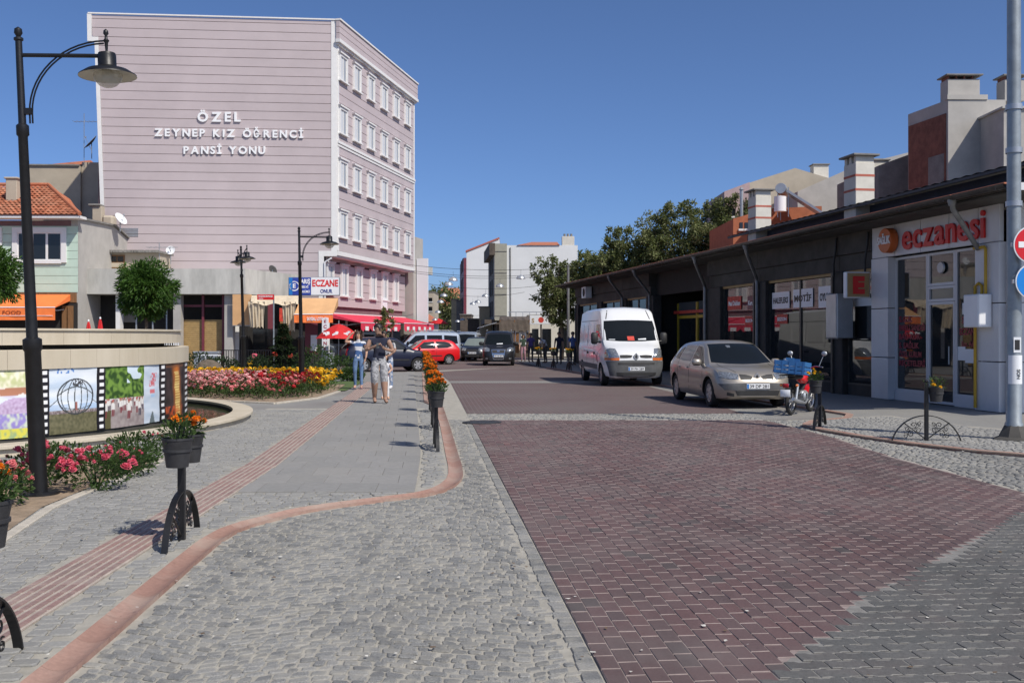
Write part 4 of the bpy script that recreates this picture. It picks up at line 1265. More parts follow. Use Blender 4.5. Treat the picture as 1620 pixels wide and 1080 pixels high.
# ---- pink lodging house
PB = (-9.0, 52.0); U5 = (math.cos(R(5)), math.sin(R(5)))
pink = thing('lodging_house', 'tall pink clapboard lodging house with white window surrounds', 'building', (PB[0],PB[1],0), R(5))
SIDE = math.atan2(0.98,0.201)-R(5)
def P_x(px): return fx(PB, U5, px)
PTOP = hz(33,52)
def left_edge(z): return lerp(-11.5, -12.05, z/16.0)
SL = 13.4; RC = 0.62
ux, uy = math.cos(SIDE), math.sin(SIDE)
b = MB()
up_fp = [(-11.9,0.05),(-0.05,0.05),(SL*ux-0.05,SL*uy),(-9,SL*uy)]
lo_fp = [(-11.6,0.05),(-0.75,0.05),(SL*ux-0.75,SL*uy-.1),(-9,SL*uy)]
b.prism(up_fp, 5.75, PTOP-0.05); b.prism(lo_fp, 0, 5.74); b.obj('wall_core', 'groove', pink)
# front boards
pitch = 0.451; z = 0.4
while z < PTOP-0.1:
    z1 = min(z+pitch-0.016, PTOP-0.04)
    xr = -0.30 if z > 5.8 else -0.92
    if z < 5.8 < z1: xr = -0.92
    bb = MB(); xl0, xl1 = left_edge(z)+0.2, left_edge(z1)+0.2
    if z > 16.4: xl0 -= 0.3; xl1 -= 0.3
    bb.add([(xl0,-0.012,z),(xr,-0.012,z),(xr,-0.03,z+0.006),(xl0,-0.03,z+0.006),(xl1,-0.03,z1-.006),(xr,-0.03,z1-.006),(xr,-0.012,z1),(xl1,-0.012,z1),(xl0,0.05,z),(xr,0.05,z),(xr,0.05,z1),(xl1,0.05,z1)],
           [(0,1,2,3),(3,2,5,4),(4,5,6,7),(0,8,9,1),(7,6,10,11),(0,3,4,7,11,8),(1,9,10,6,5,2)])
    bb.obj('siding_board', 'pink_board', pink)
    z += pitch
# trims of the front
def trim(poly, y0, y1, name='trim', parent=None, m='white_trim'):
    b = MB(); b.vprism(poly, y0, y1); return b.obj(name, m, parent or pink)
trim([(left_edge(0.3),0.3),(left_edge(0.3)+0.19,0.3),(left_edge(16.4)+0.19,16.38),(left_edge(16.4),16.38)], -0.06, 0.05)
trim([(left_edge(16.4)-0.34,16.38),(left_edge(16.4)+0.19,16.38),(left_edge(16.4)+0.19,16.6),(left_edge(17)-0.12,16.6),(left_edge(17)-0.12,PTOP),(left_edge(17)-0.34,PTOP)], -0.075, 0.05)
trim([(-0.29,5.78),(0.0,5.78),(0.0,PTOP-.01),(-0.29,PTOP-.01)], -0.05, 0.02)
trim([(-0.93,0.2),(-0.66,0.2),(-0.66,5.65),(0.0,5.65),(0.0,5.92),(-0.93,5.92)], -0.056, 0.02)
trim([(left_edge(17)-0.3,PTOP),(0.12,PTOP),(0.12,PTOP+0.07),(left_edge(17)-0.3,PTOP+0.07)], -0.09, 0.02, 'coping')
# side facade (own frame)
def side(b, name, m, smooth=None, parent=None, dy=0.0):
    o = b.obj(name, m, parent or pink, smooth)
    if parent is None or parent is pink: o.rotation_euler = (0,0,SIDE)
    return o
def S_x(px, dy=0.0):
    O = (PB[0]-0.98*dy, PB[1]+0.201*dy)
    return fx(O, (0.201,0.98), px)
z = 5.95
while z < PTOP-0.1:
    if z < 16.45:
        bb = MB(); bb.bbox((SL/2, 0.0, (z+min(z+pitch-.022,16.5))/2),(SL-0.42,0.06,min(pitch-.022,16.5-z)),0.006); side(bb,'siding_board','pink_board')
    z += pitch
for (z0,z1) in ((16.78,17.08),(17.1,17.4),(17.42,PTOP-0.03)):
    bb = MB(); bb.bbox((SL/2+0.02,-0.10,(z0+z1)/2),(SL+0.3,0.2,z1-z0),0.006); side(bb,'siding_board','pink_board')
def smold(z0, z1, out, x0=0.0, x1=SL):
    b = MB(); b.vprism([(x0,z0),(x1,z0),(x1,z1),(x0,z1)], -out, 0.0); side(b,'moulding','white_trim')
smold(16.5,16.6,0.14,-0.1,SL+0.12); smold(16.6,16.77,0.24,-0.2,SL+0.2); smold(PTOP-0.02,PTOP+0.068,0.26,-0.15,SL+0.2)
smold(11.32,11.42,0.07); smold(11.47,11.60,0.10); smold(5.70,5.93,0.07)
b = MB(); b.vprism([(0.01,5.95),(0.19,5.95),(0.19,16.5),(0.01,16.5)],-0.045,0.03); side(b,'trim','white_trim')
b = MB(); b.vprism([(SL-0.2,5.95),(SL-0.0,5.95),(SL-0.0,16.5),(SL-0.2,16.5)],-0.045,0.03); side(b,'trim','white_trim')
b = MB(); b.b2(0.05,SL,0.0,RC+0.2,5.62,5.70); side(b,'soffit','white_trim')
def win_meshes(w, h, deep=0.10):
    s_ = MB(); t_ = 0.13
    s_.vprism([(-w/2,0),(-w/2+t_,0),(-w/2+t_,h),(-w/2,h)],-deep,0.0); s_.vprism([(w/2-t_,0),(w/2,0),(w/2,h),(w/2-t_,h)],-deep,0.0)
    s_.vprism([(-w/2+t_,h-t_),(w/2-t_,h-t_),(w/2-t_,h),(-w/2+t_,h)],-deep,0.0)
    s_.vprism([(-w/2-0.06,h+.001),(w/2+0.06,h+.001),(w/2+0.1,h+0.08),(-w/2-0.1,h+0.08)],-deep-0.06,0.0)
    s_.vprism([(-w/2-0.07,-0.07),(w/2+0.07,-0.07),(w/2+0.07,-0.001),(-w/2-0.07,-0.001)],-deep-0.06,0.0)
    iw = w/2-t_
    f_ = MB()
    for x0,x1,z0,z1 in ((-iw,-iw+.045,0,h-t_),(iw-.045,iw,0,h-t_),(-.025,.025,0,h-t_),(-iw,iw,h-t_-.05,h-t_-.001),(-iw,iw,.001,.05)):
        f_.b2(x0+.001,x1-.001,-0.06,-0.032,z0+.002,z1-.002)
    g_ = MB(); g_.b2(-iw+.04,-.02,-0.045,-0.038,0.04,h-t_-.04)
    g2 = MB(); g2.b2(.02,iw-.04,-0.045,-0.038,0.04,h-t_-.04)
    return (s_.mesh('window','white_trim'), f_.mesh('frame','white_trim'), g_.mesh('pane','glass_curtain'), g2.mesh('pane','glass_pale'))
WM = win_meshes(1.12,1.36)
def put_window(meshes, parent, x, z, rz, y=0.0, flip=0):
    c, s_ = math.cos(rz), math.sin(rz)
    w = link_mesh('window', meshes[0], parent, (x*c-y*s_, x*s_+y*c, z), rz)
    link_mesh('frame', meshes[1], w)
    a = link_mesh('pane', meshes[2+flip], w); a2 = link_mesh('pane', meshes[2], w)
    if not flip: pass
    a2.location = ((0.40,0,0) if True else (0,0,0))
    return w
cols = [S_x(p) for p in (541,563,585,606,625,643)]
for r_, zb in enumerate((14.78,12.04,9.32,6.68)):
    for k, cx in enumerate(cols):
        w = link_mesh('window', WM[0], pink, (cx*ux+0.03*uy, cx*uy-0.03*ux, zb), SIDE)
        link_mesh('frame', WM[1], w); link_mesh('pane', WM[2], w); link_mesh('pane', bpy.data.meshes[WM[3].name], w)
# recessed lower floor on the side
WM2 = win_meshes(1.0,1.62)
lz = 0.4
def rec(b, name, m, smooth=None):
    o = b.obj(name, m, pink, smooth); o.rotation_euler = (0,0,SIDE); o.location = (-RC*uy*1.0, RC*ux*1.0, 0) if False else (-uy*RC, ux*RC, 0); return o
for k in range(12):
    z0 = 0.4+k*0.451
    if 2.75 < z0 < 5.6:
        bb = MB(); bb.bbox((SL/2,0.0,z0+pitch/2),(SL-0.1,0.06,min(pitch-.022,5.6-z0)),0.006); rec(bb,'siding_board','pink_board')
for px in (520,543,566,588.5,607,624.5):
    cx = S_x(px, RC)
    w = link_mesh('window', WM2[0], pink, (cx*ux-uy*RC+0.03*uy, cx*uy+ux*RC-0.03*ux, 3.72), SIDE)
    link_mesh('frame', WM2[1], w); link_mesh('pane', WM2[2], w); link_mesh('pane', WM2[3], w)
b = MB(); b.vprism([(0,2.6),(SL,2.6),(SL,2.78),(0,2.78)],-0.05,0.0); rec(b,'moulding','white_trim')
for k in range(5):
    x0 = 0.3+k*2.6
    b = MB(); b.vprism([(x0+.1,0.1),(x0+2.4,0.1),(x0+2.4,2.5),(x0+.1,2.5)],-0.03,0.02); rec(b,'shop_pane','glass_dark')
    b = MB(); b.vprism([(x0-.2,0),(x0+.05,0),(x0+.05,2.55),(x0-.2,2.55)],-0.08,0.02); rec(b,'shop_pillar','white_trim')
b = MB(); b.vprism([(8.6,3.1),(9.5,3.1),(9.5,3.85),(8.6,3.85)],-0.14,-0.04); rec(b,'wall_sign','white_plastic')
# drain pipe on the near corner
b = MB(); b.tube([(-0.60,-0.10,0.2),(-0.60,-0.10,5.35),(-0.25,-0.12,5.55)],0.05,8); b.obj('drain_pipe','white_plastic',pink,60)
# raised letters
def wall_letters(txt, px0, px1, pyc, h):
    n = len(txt.replace(' ',''))
    x0, x1 = P_x(px0), P_x(px1)
    ws = []
    for ch in txt:
        if ch == ' ': ws.append((None,0.45*h)); continue
        me = text_mesh(ch, h, 0.07, 0.034)
        if ch == 'Ğ':
            for v in me.vertices: v.co.x *= 0.74
        xs = [v.co.x for v in me.vertices]; ws.append((me, max(xs)-min(xs)))
    tot = sum(w for _, w in ws); gap = ((x1-x0)-tot)/(len(txt)-1)
    x = x0
    for me, w in ws:
        if me:
            me.materials.clear(); me.materials.append(M('letter_white')); me.name = 'letter'
            yy = 52+0.087*x
            link_mesh('letter', me, pink, (x+w/2,-0.075,hz(pyc(x),yy)-h/2))
        x += w+gap
wall_letters('ÖZEL', 313, 381, lambda x: 185.5, 0.46)
wall_letters('ZEYNEP KIZ ÖĞRENCİ', 245, 480, lambda x: lerp(210,213,(x+9)/7.3), 0.37)
wall_letters('PANSİ YONU', 291, 420, lambda x: 238, 0.37)
# faint louvre on the front wall
b = MB()
for k in range(6): b.b2(P_x(187),P_x(219),-0.05,-0.028,hz(374,51)+k*0.075,hz(374,51)+k*0.075+0.05)
b.obj('louvre','metal_grey',pink)
# stretch of the neighbouring facade beyond
nb = thing('narrow_building', 'grey neighbour beyond the pink house with vertical white sign', 'building', (-6.15,65.4,0), math.atan2(0.98,0.201))
b = MB(); b.b2(0.05,2.2,0.25,5,0,8.0); b.obj('wall','plaster_grey',nb)
b = MB(); b.vprism([(0.9,5.6),(2.1,5.6),(2.1,6.1),(0.9,6.1)],-0.45,0.26); b.obj('balcony','concrete',nb)
for k in range(3):
    if k > 1: continue
    for q in (0.95,):
        b = MB(); b.vprism([(q,2.2+k*2.6),(q+1.1,2.2+k*2.6),(q+1.1,3.7+k*2.6),(q,3.7+k*2.6)],0.22,0.3); w = b.obj('window','glass_dark',nb)
        b = MB(); b.vprism([(q-.06,2.12+k*2.6),(q+1.16,2.12+k*2.6),(q+1.16,2.19+k*2.6),(q-.06,2.19+k*2.6)],0.19,0.26); b.obj('sill','white_trim',w)
b = MB(); b.vprism([(0.6,2.4),(0.75,2.4),(0.75,6.6),(0.6,6.6)],-0.55,0.2); b.obj('hanging_sign','sign_white',nb)

# ---- long red awnings on the pink house
def awning(name, label, frame_loc, rz, w, z_back, z_front, out, m, val=0.3, scallop=0, mv=None, side_c=True, cat='awning', ribs=0):
    """local x along the wall, -y towards the street"""
    t = thing(name, label, cat, frame_loc, rz)
    n = 14
    b = MB(); V = []
    for j in range(4):
        q = j/3
        for i in range(n+1):
            x = w*i/n; sag = 0.02*math.sin(i*PI*2/n*2)*q
            V.append((x, -out*q, lerp(z_back,z_front,q)-sag-0.05*math.sin(q*PI)*0.6))
    b.add(V, [(j*(n+1)+i, (j+1)*(n+1)+i, (j+1)*(n+1)+i+1, j*(n+1)+i+1) for j in range(3) for i in range(n)])
    V2 = [(x,y,z-0.012) for x,y,z in V]
    b.add(V2, [(j*(n+1)+i, j*(n+1)+i+1, (j+1)*(n+1)+i+1, (j+1)*(n+1)+i) for j in range(3) for i in range(n)])
    b.obj('canopy', m, t, 30)
    if val:
        b = MB(); k = max(8, scallop*6 if scallop else 12); V = []
        for i in range(k+1):
            x = w*i/k; d = val
            if scallop: d = val*(0.62+0.38*abs(math.sin(PI*scallop*i/k)))
            wob = 0.02*math.sin(i*1.7)
            V += [(x,-out-0.005,z_front), (x,-out-0.01+wob,z_front-d)]
        b.add(V, [(2*i,2*i+1,2*i+3,2*i+2) for i in range(k)]); b.obj('valance', mv or m, t)
    if side_c:
        for x in (0.0, w): b = MB(); b.add([(x,0,z_back),(x,-out,z_front),(x,-out,z_front-0.02),(x,0,z_front+(z_back-z_front)*.55)], [(0,1,2,3)]); b.obj('side_cheek', m, t)
    b = MB(); b.tube([(0,-out,z_front),(w,-out,z_front)],0.025,6); b.obj('front_bar','white_plastic',t)
    for x in (0.25,w-0.25):
        b = MB(); b.tube([(x,-0.02,z_front-0.05),(x,-out*0.55,z_front-0.12),(x,-out+0.03,z_front-0.02)],0.018,6); b.obj('arm','white_plastic',t)
    return t
so = (-9.0-0.98*RC, 52+0.201*RC)
def s_pt(s_, out=0): return (so[0]+0.201*s_+0.98*out, so[1]+0.98*s_-0.201*out, 0)
SA = math.atan2(0.98,0.201)
aw = awning('awning','long red awning with scalloped edge on the pink house, nearer the camera', s_pt(0.4,0.06), SA, 6.6, 2.72, 2.25, 1.7, 'awning_red', 0.45, 9)
for k in range(5): b = MB(); b.box((0.9+k*1.2,-1.722,1.95),(0.5,0.006,0.22)); b.obj('print_patch','letter_white',aw)
aw = awning('awning','red awning with white print at the far end of the pink house', s_pt(7.1,0.06), SA, 6.2, 2.72, 2.3, 1.9, 'awning_red', 0.5, 9)
for k in range(5): b = MB(); b.box((0.7+k*1.15,-1.922,2.0),(0.45,0.006,0.2)); b.obj('print_patch','letter_white',aw)

# ---- low concrete shop block in front of it
CO = (wx(125,46), 46.0)
low = thing('concrete_shop_block', 'low grey concrete shop block with deep fascia and roller shutters', 'building', (CO[0],CO[1],0), 0)
def C_x(px, Y=46.0): return wx(px,Y)-CO[0]
W1 = C_x(388); E2 = (C_x(472,50.8), 4.8)
fas = [(0,-0.0),(W1,0),(E2[0],E2[1]),(E2[0]-0.3,E2[1]+0.3),(0,5.6)]
b = MB(); b.prism(fas, 3.47, 4.62); b.obj('fascia','concrete',low)
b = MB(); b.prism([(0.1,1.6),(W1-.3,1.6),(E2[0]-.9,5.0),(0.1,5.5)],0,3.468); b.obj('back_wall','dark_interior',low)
for px0,px1,Y,mt in ((183,190,46.5,'white_trim'),(274,286,46.3,'plaster_grey'),(355,368.5,46.3,'plaster_grey')):
    b = MB(); x0, x1 = wx(px0,Y)-CO[0], wx(px1,Y)-CO[0]; b.b2(x0,x1,Y-46,Y-46+0.4,0,3.466); b.obj('pillar',mt,low)
# shutters and frames
def shutter(px0,px1,py0,Y,name='roller_shutter'):
    x0,x1 = wx(px0,Y)-CO[0], wx(px1,Y)-CO[0]; ztop = hz(py0,Y); n = int(ztop/0.09)
    b = MB()
    V = []
    for k in range(n+1):
        for (dy,dz) in ((0.0,0.0),(-0.02,0.02),(-0.02,0.065)):
            z_ = min(ztop, k*0.09+dz); V.append((x0,Y-46+dy,z_)); V.append((x1,Y-46+dy,z_))
    b.add(V, [(2*i,2*i+1,2*i+3,2*i+2) for i in range(len(V)//2-1)]); b.obj(name,'shutter_tan',low)
shutter(290,320,505,46.8); shutter(323.5,352,505,46.8)
for px in (288.5,321.5,353.5):
    b = MB(); x = wx(px,46.7)-CO[0]; b.b2(x-.05,x+.05,0.64,0.74,0,3.46); b.obj('maroon_post','maroon_frame',low)
b = MB(); b.b2(wx(288,46.9)-CO[0],wx(354,46.9)-CO[0],0.72,0.74,2.9,3.0); b.obj('maroon_rail','maroon_frame',low)
for k,px in enumerate((216,242,264)):
    b = MB(); x = wx(px,46.9)-CO[0]; b.b2(x-.03,x+.03,0.86,0.92,0,3.4); b.obj('mullion','metal_grey',low)
b = MB(); b.b2(wx(190,47.4)-CO[0],wx(216,47.4)-CO[0],1.38,1.42,2.2,3.3); b.obj('panel','concrete_dark',low)
# white railing
b = MB(); ra = thing('railing','low white railing in front of the concrete shop block','railing',(0,0,0))
for i in range(26):
    x = lerp(wx(192,44.5),wx(282,44.5),i/25); rb = MB(); rb.box((x,44.5,1.05),(0.03,0.03,0.9)); rb.obj('baluster','white_plastic',ra)
b.b2(wx(190,44.5),wx(284,44.5),44.48,44.52,1.51,1.55); b.b2(wx(190,44.5),wx(284,44.5),44.48,44.52,0.56,0.599); b.obj('rail','white_plastic',ra)
b = MB(); b.b2(wx(186,44.5),wx(288,44.5),44.4,44.6,0,0.56); b.obj('plinth','concrete',ra)
# shed on its roof
sh = thing('roof_shed','small rendered shed with wooden window on the concrete roof','shed',(wx(163,49),49,4.62),0)
ww = wx(255,49)-wx(163,49)
b = MB(); b.b2(0.1,ww-0.1,0,1.6,0,0.95); b.obj('wall','plaster_beige',sh)
b = MB(); b.b2(0,ww,-0.25,1.8,0.95,1.05); 
for k in range(16): b.box((0.1+k*ww/16+rnd.uniform(-.05,.05),-0.25,1.02),(ww/18,0.12,0.12),rnd.uniform(-.3,.3))
b.obj('roof','concrete_dark',sh)
b = MB(); b.b2(0.32,1.06,-0.03,0.03,0.22,0.86); w = b.obj('window','wood_brown',sh)
for k in (0,1):
    b = MB(); b.b2(0.38+k*.33,0.67+k*.33,-0.036,-0.02,0.52,0.80); b.obj('pane','glass_dark',w)
b = MB(); b.b2(0.38,1.0,-0.034,-0.02,0.27,0.48); b.obj('panel','plaster_beige',w)
# little dishes and aerials
def dish(loc, r_, az, el, label, col='white_plastic', stand=0.6):
    t = thing('satellite_dish', label, 'satellite dish', loc, 0, 'satellite dishes')
    b = MB(); b.tube([(0,0,-stand),(0,0,0.02)],0.025,6); b.obj('mast','metal_grey',t)
    d = Vector((math.cos(az)*math.cos(el), math.sin(az)*math.cos(el), math.sin(el)))
    b = MB(); prof = [(0.001,0.0)]+[(r_*k/6, 0.22*r_*(k/6)**2) for k in range(1,7)]+[(r_*0.99,0.22*r_-0.02)]+[(r_*k/6, 0.22*r_*(k/6)**2-0.015) for k in range(5,0,-1)]
    b.lathe(prof, 24, M4=rot_to(d)); b.obj('reflector',col,t,50)
    b = MB(); tip = d*r_*0.85; b.tube([tuple(-Vector((0,0,1))*r_*.8+d*.05), tuple(tip)],0.012,5); b.lathe([(0,0),(0.04,0.0),(0.04,0.08),(0,0.08)],8,c=tuple(tip)); b.obj('feed_arm','metal_grey',t)
dish((wx(190,49),49.0,hz(347,49)), 0.34, R(-20), R(35), 'white satellite dish on the grey gable beside the pink wall')
dish((wx(270,50),50,hz(396,50)), 0.22, R(-85), R(15), 'pale satellite dish on a mast against the pink wall', stand=0.7)
dish((wx(431,50),50,hz(427,50)), 0.24, R(60), R(30), 'grey satellite dish peeping over the concrete fascia', 'concrete_dark',0.15)
def aerial(loc, h, label, n=6):
    t = thing('tv_aerial', label, 'aerial', loc, 0, 'television aerials')
    b = MB(); b.tube([(0,0,-0.5),(0,0,h)],0.02,6); b.obj('mast','metal_grey',t)
    b = MB(); b.tube([(-0.6,0,h*.82),(0.9,0,h*.82)],0.014,5); b.obj('boom','metal_grey',t)
    for k in range(n):
        b = MB(); x = -0.55+k*1.4/n; b.tube([(x,-0.3,h*.82),(x,0.3,h*.82)],0.008,4); b.obj('element','metal_grey',t)
aerial((wx(133,58),58,11.7), 2.6, 'tall television aerial on the beige building beside the pink wall')
dish((wx(145,58),58,12.6), 0.5, R(-150), R(40), 'dark satellite dish on the beige building roof', 'concrete_dark',0.9)
aerial((wx(252,49),49,4.7), 1.4, 'small television aerial on the concrete shop block')
# ---- sign boxes on the corner shop
sg = thing('shop_sign','long lit-box sign, blue BARIŞ half and white ECZANE ONUR half','sign',(wx(456,47.5),47.5,0),R(2))
sw = wx(537,47.5)-wx(456,47.5)
z0, z1 = hz(467.5,47.5), hz(438,47.5)
b = MB(); b.bbox((sw/2,0.12,(z0+z1)/2),(sw,0.24,z1-z0),0.02); b.obj('box','metal_grey',sg)
b = MB(); xs_ = sw*0.44; b.b2(0.03,xs_,-0.012,0.0,z0+.03,z1-.03); b.obj('panel','sign_blue',sg)
b = MB(); b.b2(xs_+.01,sw-.03,-0.012,0.0,z0+.03,z1-.03); b.obj('panel','sign_white',sg)
b = MB(); b.b2(0.031,0.2,-0.014,-0.0125,z0+.031,z1-.031); b.obj('panel','sign_blue2',sg)
letters('lettering','ECZANE',0.30,'letter_red',sg,((xs_+sw)/2,-0.018,z0+.44),0.008,0.03,width=(sw-xs_)*.90)
letters('lettering','ONUR',0.17,'letter_navy',sg,((xs_+sw)/2+.05,-0.018,z0+.13),0.008,0.03,width=(sw-xs_)*.42)
letters('lettering','BARIŞ',0.20,'letter_white',sg,(xs_*0.72,-0.018,z0+.57),0.008,0.03,width=xs_*.50)
letters('lettering','SELVİ',0.10,'letter_white',sg,(xs_*0.74,-0.018,z0+.36),0.008,0.03,width=xs_*.3)
letters('lettering','KULÜBÜ',0.10,'letter_white',sg,(xs_*0.72,-0.018,z0+.14),0.008,0.03,width=xs_*.46)
letters('lettering','E',0.2,'letter_white',sg,(xs_*0.27,-0.018,z0+.36),0.008,0.03)
b = MB(); b.lathe([(0.19,-0.004),(0.235,-0.004),(0.235,0.004)],24,c=(xs_*.27,-0.018,z0+.45),M4=Matrix.Rotation(R(90),4,'X')); b.obj('emblem','letter_white',sg)
for k in range(2):
    b = MB(); b.b2(0.5+k*1.2,0.56+k*1.2,0.2,0.9,z0+.2,z0+.26); b.obj('bracket','metal_grey',sg)
# orange slanted awning with lottery valance
aw = awning('awning','tan orange awning with an orange lottery valance below the pharmacy sign',(wx(476,47.3),47.3,0),R(2),wx(527,46)-wx(476,47.3),3.33,hz(497,45.6),1.75,'awning_tan',0.38,0,'awning_orange')
letters('lettering','SAYISAL LOTO ON',0.15,'letter_white',aw,(1.05,-1.785,hz(497,45.6)-0.28),0.004,0.03,width=0.95)
# cream and tan blinds of the corner shop
t = thing('cream_blind','faded cream blind with ragged edge on the corner shop','awning',(wx(398,46.2),46.2,0),R(12))
bw_ = wx(476,47)-wx(398,46.2)
b = MB(); V = []
for i in range(13):
    x = bw_*i/12; dz = 0.06*math.sin(i*1.3)
    V += [(x,0.1,3.42),(x,-0.75,3.22+dz*.6),(x,-0.9,2.98+dz)]
b.add(V,[(3*i+k,3*i+k+1,3*i+3+k+1,3*i+3+k) for i in range(12) for k in range(2)]); b.obj('canopy','awning_cream',t)
for (x0,x1,zb) in ((-0.12,0.62,1.95),(bw_-0.72,bw_-0.1,1.8)):
    b = MB(); V = []
    for i in range(9):
        x = lerp(x0,x1,i/8); V += [(x,-0.86+0.07*math.sin(i*2.2),3.1),(lerp(x0,x1,i/8*.8+.1),-0.6+0.09*math.sin(i*2.2+1),zb+0.06*math.sin(i*3))]
    b.add(V,[(2*i,2*i+1,2*i+3,2*i+2) for i in range(8)]); b.obj('hanging_flap','awning_cream',t)
t = thing('tan_blind','flat tan blind hanging beside the grey pillar','awning',(wx(369,46.1),46.1,0),0)
b = MB(); b.vprism([(0,hz(515,46)),(wx(399,46)-wx(369,46),hz(515,46)),(wx(399,46)-wx(369,46),3.45),(0,3.45)],-0.12,-0.10); b.obj('cloth','awning_tan',t)
b = MB(); b.tube([(0,-0.11,hz(515,46)),(wx(399,46)-wx(369,46),-0.11,hz(515,46))],0.02,6); b.obj('bar','metal_grey',t)
# corner shop clutter
mat('red_poster', (0.55,0.05,0.03), 0.6, var=0.4, scale=9); mat('gold_dark', (0.20,0.09,0.03), 0.7, var=0.5, scale=11)
cs = thing('corner_shop','dark corner kiosk with red signs and hanging goods','shop',(wx(395,47.5),47.5,0),R(12))
for (px0,px1,py0,py1,m_,n_) in ((440,461,487,508,'red_poster','sign'),(441,458,508,540,'gold_dark','goods_rack'),(372,378,515,572,'white_trim','door_post'),(399,440,520,580,'glass_dark','shop_pane'),(422,430,470,578,'maroon_frame','door_post'),(480,500,508,560,'maroon_frame','poster_panel'),(489,499,530,555,'sign_white','notice')):
    x0, x1 = wx(px0,47.4)-wx(395,47.5), wx(px1,47.4)-wx(395,47.5)
    b = MB(); b.b2(x0,x1,-0.02 if n_ != 'notice' else -0.05,0.03,max(0.02,hz(py1,47.4)),hz(py0,47.4)); b.obj(n_, m_, cs)
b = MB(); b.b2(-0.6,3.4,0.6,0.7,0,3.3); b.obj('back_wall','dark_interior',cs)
t = thing('vertical_sign','narrow white vertical ECZANE sign below the orange awning','sign',(wx(510,45.6),45.6,0),0)
b = MB(); b.bbox((0.13,0,1.6),(0.3,0.06,1.55),0.01); b.obj('board','sign_white',t)
for k,ch in enumerate('ECZANE'): letters('letter',ch,0.15,'letter_maroon',t,(0.13,-0.035,2.16-k*0.25),0.004,0.03)
b = MB(); b.b2(-0.03,0.30,-0.03,0.03,0.0,0.82); b.obj('stand','concrete',t)
# ice-cream parasol, street sign, utility cabinet, bin, boulder, fence
t = thing('parasol','open red and white advertising parasol beside the vertical sign','parasol',(wx(536,44.5),44.5,0))
b = MB(); b.tube([(0,0,0),(0,0,2.25)],0.02,8); b.lathe([(0.25,0),(0.25,0.06),(0.04,0.08)],16); b.obj('pole','metal_grey',t)
b = MB(); n = 8
top = hz(512,44.5); low_ = hz(535,44.5)
for j in range(n):
    a0, a1 = 2*PI*j/n, 2*PI*(j+1)/n; r_ = 1.02
    V = [(0,0,top)]
    for q in range(1,5):
        f = q/4; z_ = lerp(top,low_,f**1.5)
        V += [(r_*f*math.cos(a0),r_*f*math.sin(a0),z_),(r_*f*math.cos((a0+a1)/2)*.97,r_*f*math.sin((a0+a1)/2)*.97,z_-0.02*f),(r_*f*math.cos(a1),r_*f*math.sin(a1),z_)]
    F = [(0,1,2),(0,2,3)]
    for q in range(3):
        o_ = 1+q*3
        F += [(o_,o_+3,o_+4,o_+1),(o_+1,o_+4,o_+5,o_+2)]
    pb = MB(); pb.add(V,F); pb.obj('panel','red_canvas',t)
for a in (-2.1,-1.55,-0.9):
    c_ = Vector((0.8*math.cos(a),0.8*math.sin(a),lerp(top,low_,0.69)))
    for k in range(5): b = MB(); b.box((c_.x+rnd.uniform(-.13,.13),c_.y-0.04,c_.z+rnd.uniform(-.05,.08)),(0.12,0.012,0.08),rnd.uniform(-.2,.2)); b.obj('print_patch','letter_white',t)
t = thing('street_name_sign','red street name plate on a slim grey pole','sign',(wx(433,41),41,0))
b = MB(); b.tube([(0,0,-.02),(0,0,hz(465,41))],0.03,8); b.obj('pole','steel_pole',t)
b = MB(); b.bbox((-0.32,-0.035,hz(470,41)),(0.68,0.02,0.22),0.004); b.obj('plate','letter_red',t)
letters('lettering','PAZARCIKMAZI',0.07,'letter_white',t,(-0.32,-0.049,hz(470,41)),0.003,0.02,width=0.56); letters('lettering','SOKAK',0.04,'letter_white',t,(-0.5,-0.049,hz(470,41)-0.08),0.003,0.02)
t = thing('utility_cabinet','grey street utility cabinet in front of the roller shutters','cabinet',(wx(328,41),41,0))
b = MB(); b.bbox((0,0,0.42),(0.98,0.4,0.84),0.015); b.obj('body','white_plastic',t)
b = MB(); b.bbox((0,0,0.90),(1.06,0.46,0.1),0.02); b.obj('lid','metal_grey',t)
for s_ in (-1,1):
    b = MB(); b.bbox((s_*0.24,-0.205,0.43),(0.45,0.02,0.7),0.004); d_ = b.obj('door','metal_grey',t)
    hb = MB(); hb.bbox((s_*0.06,-0.222,0.45),(0.03,0.02,0.1),0.003); hb.obj('handle','black_iron',d_)
t = thing('litter_bin','grey cylindrical litter bin behind the shrubs','bin',(wx(521,40),40,0))
b = MB(); b.lathe([(0,0.02),(0.19,0.02),(0.2,0.85),(0.21,0.86),(0.21,0.9),(0.18,0.9),(0.17,0.3),(0,0.3)],20); b.obj('drum','metal_grey',t,40)
b = MB(); b.tube([(-0.24,0,0),(-0.24,0,0.75)],0.02,6); b.tube([(0.24,0,0),(0.24,0,0.75)],0.02,6); b.obj('legs','black_iron',t)
bm = bmesh.new(); bmesh.ops.create_icosphere(bm, subdivisions=3, radius=0.5)
for v in bm.verts: v.co *= 1+0.35*noise.noise(v.co*2.2)+0.1*noise.noise(v.co*6); v.co.z *= 0.9
me = bpy.data.meshes.new('boulder'); bm.to_mesh(me); bm.free(); me.materials.append(M('bark'))
tag(link_mesh('boulder', me, None, (wx(334,34.8),34.8,0.3)),'dark rough boulder among bushes behind the flower bed','boulder')
fe = thing('iron_fence','low black iron fence between the flower bed and the shops','fence',(0,0,0))
for i in range(24):
    x = lerp(wx(350,39),wx(440,39),i/23); b = MB(); b.box((x,39,0.5),(0.022,0.022,1.0)); b.obj('bar','black_iron',fe)
b = MB(); b.b2(wx(349,39),wx(441,39),38.985,39.015,1.001,1.035); b.b2(wx(349,39),wx(441,39),38.989,39.011,0.15,0.17); b.obj('rail','black_iron',fe)
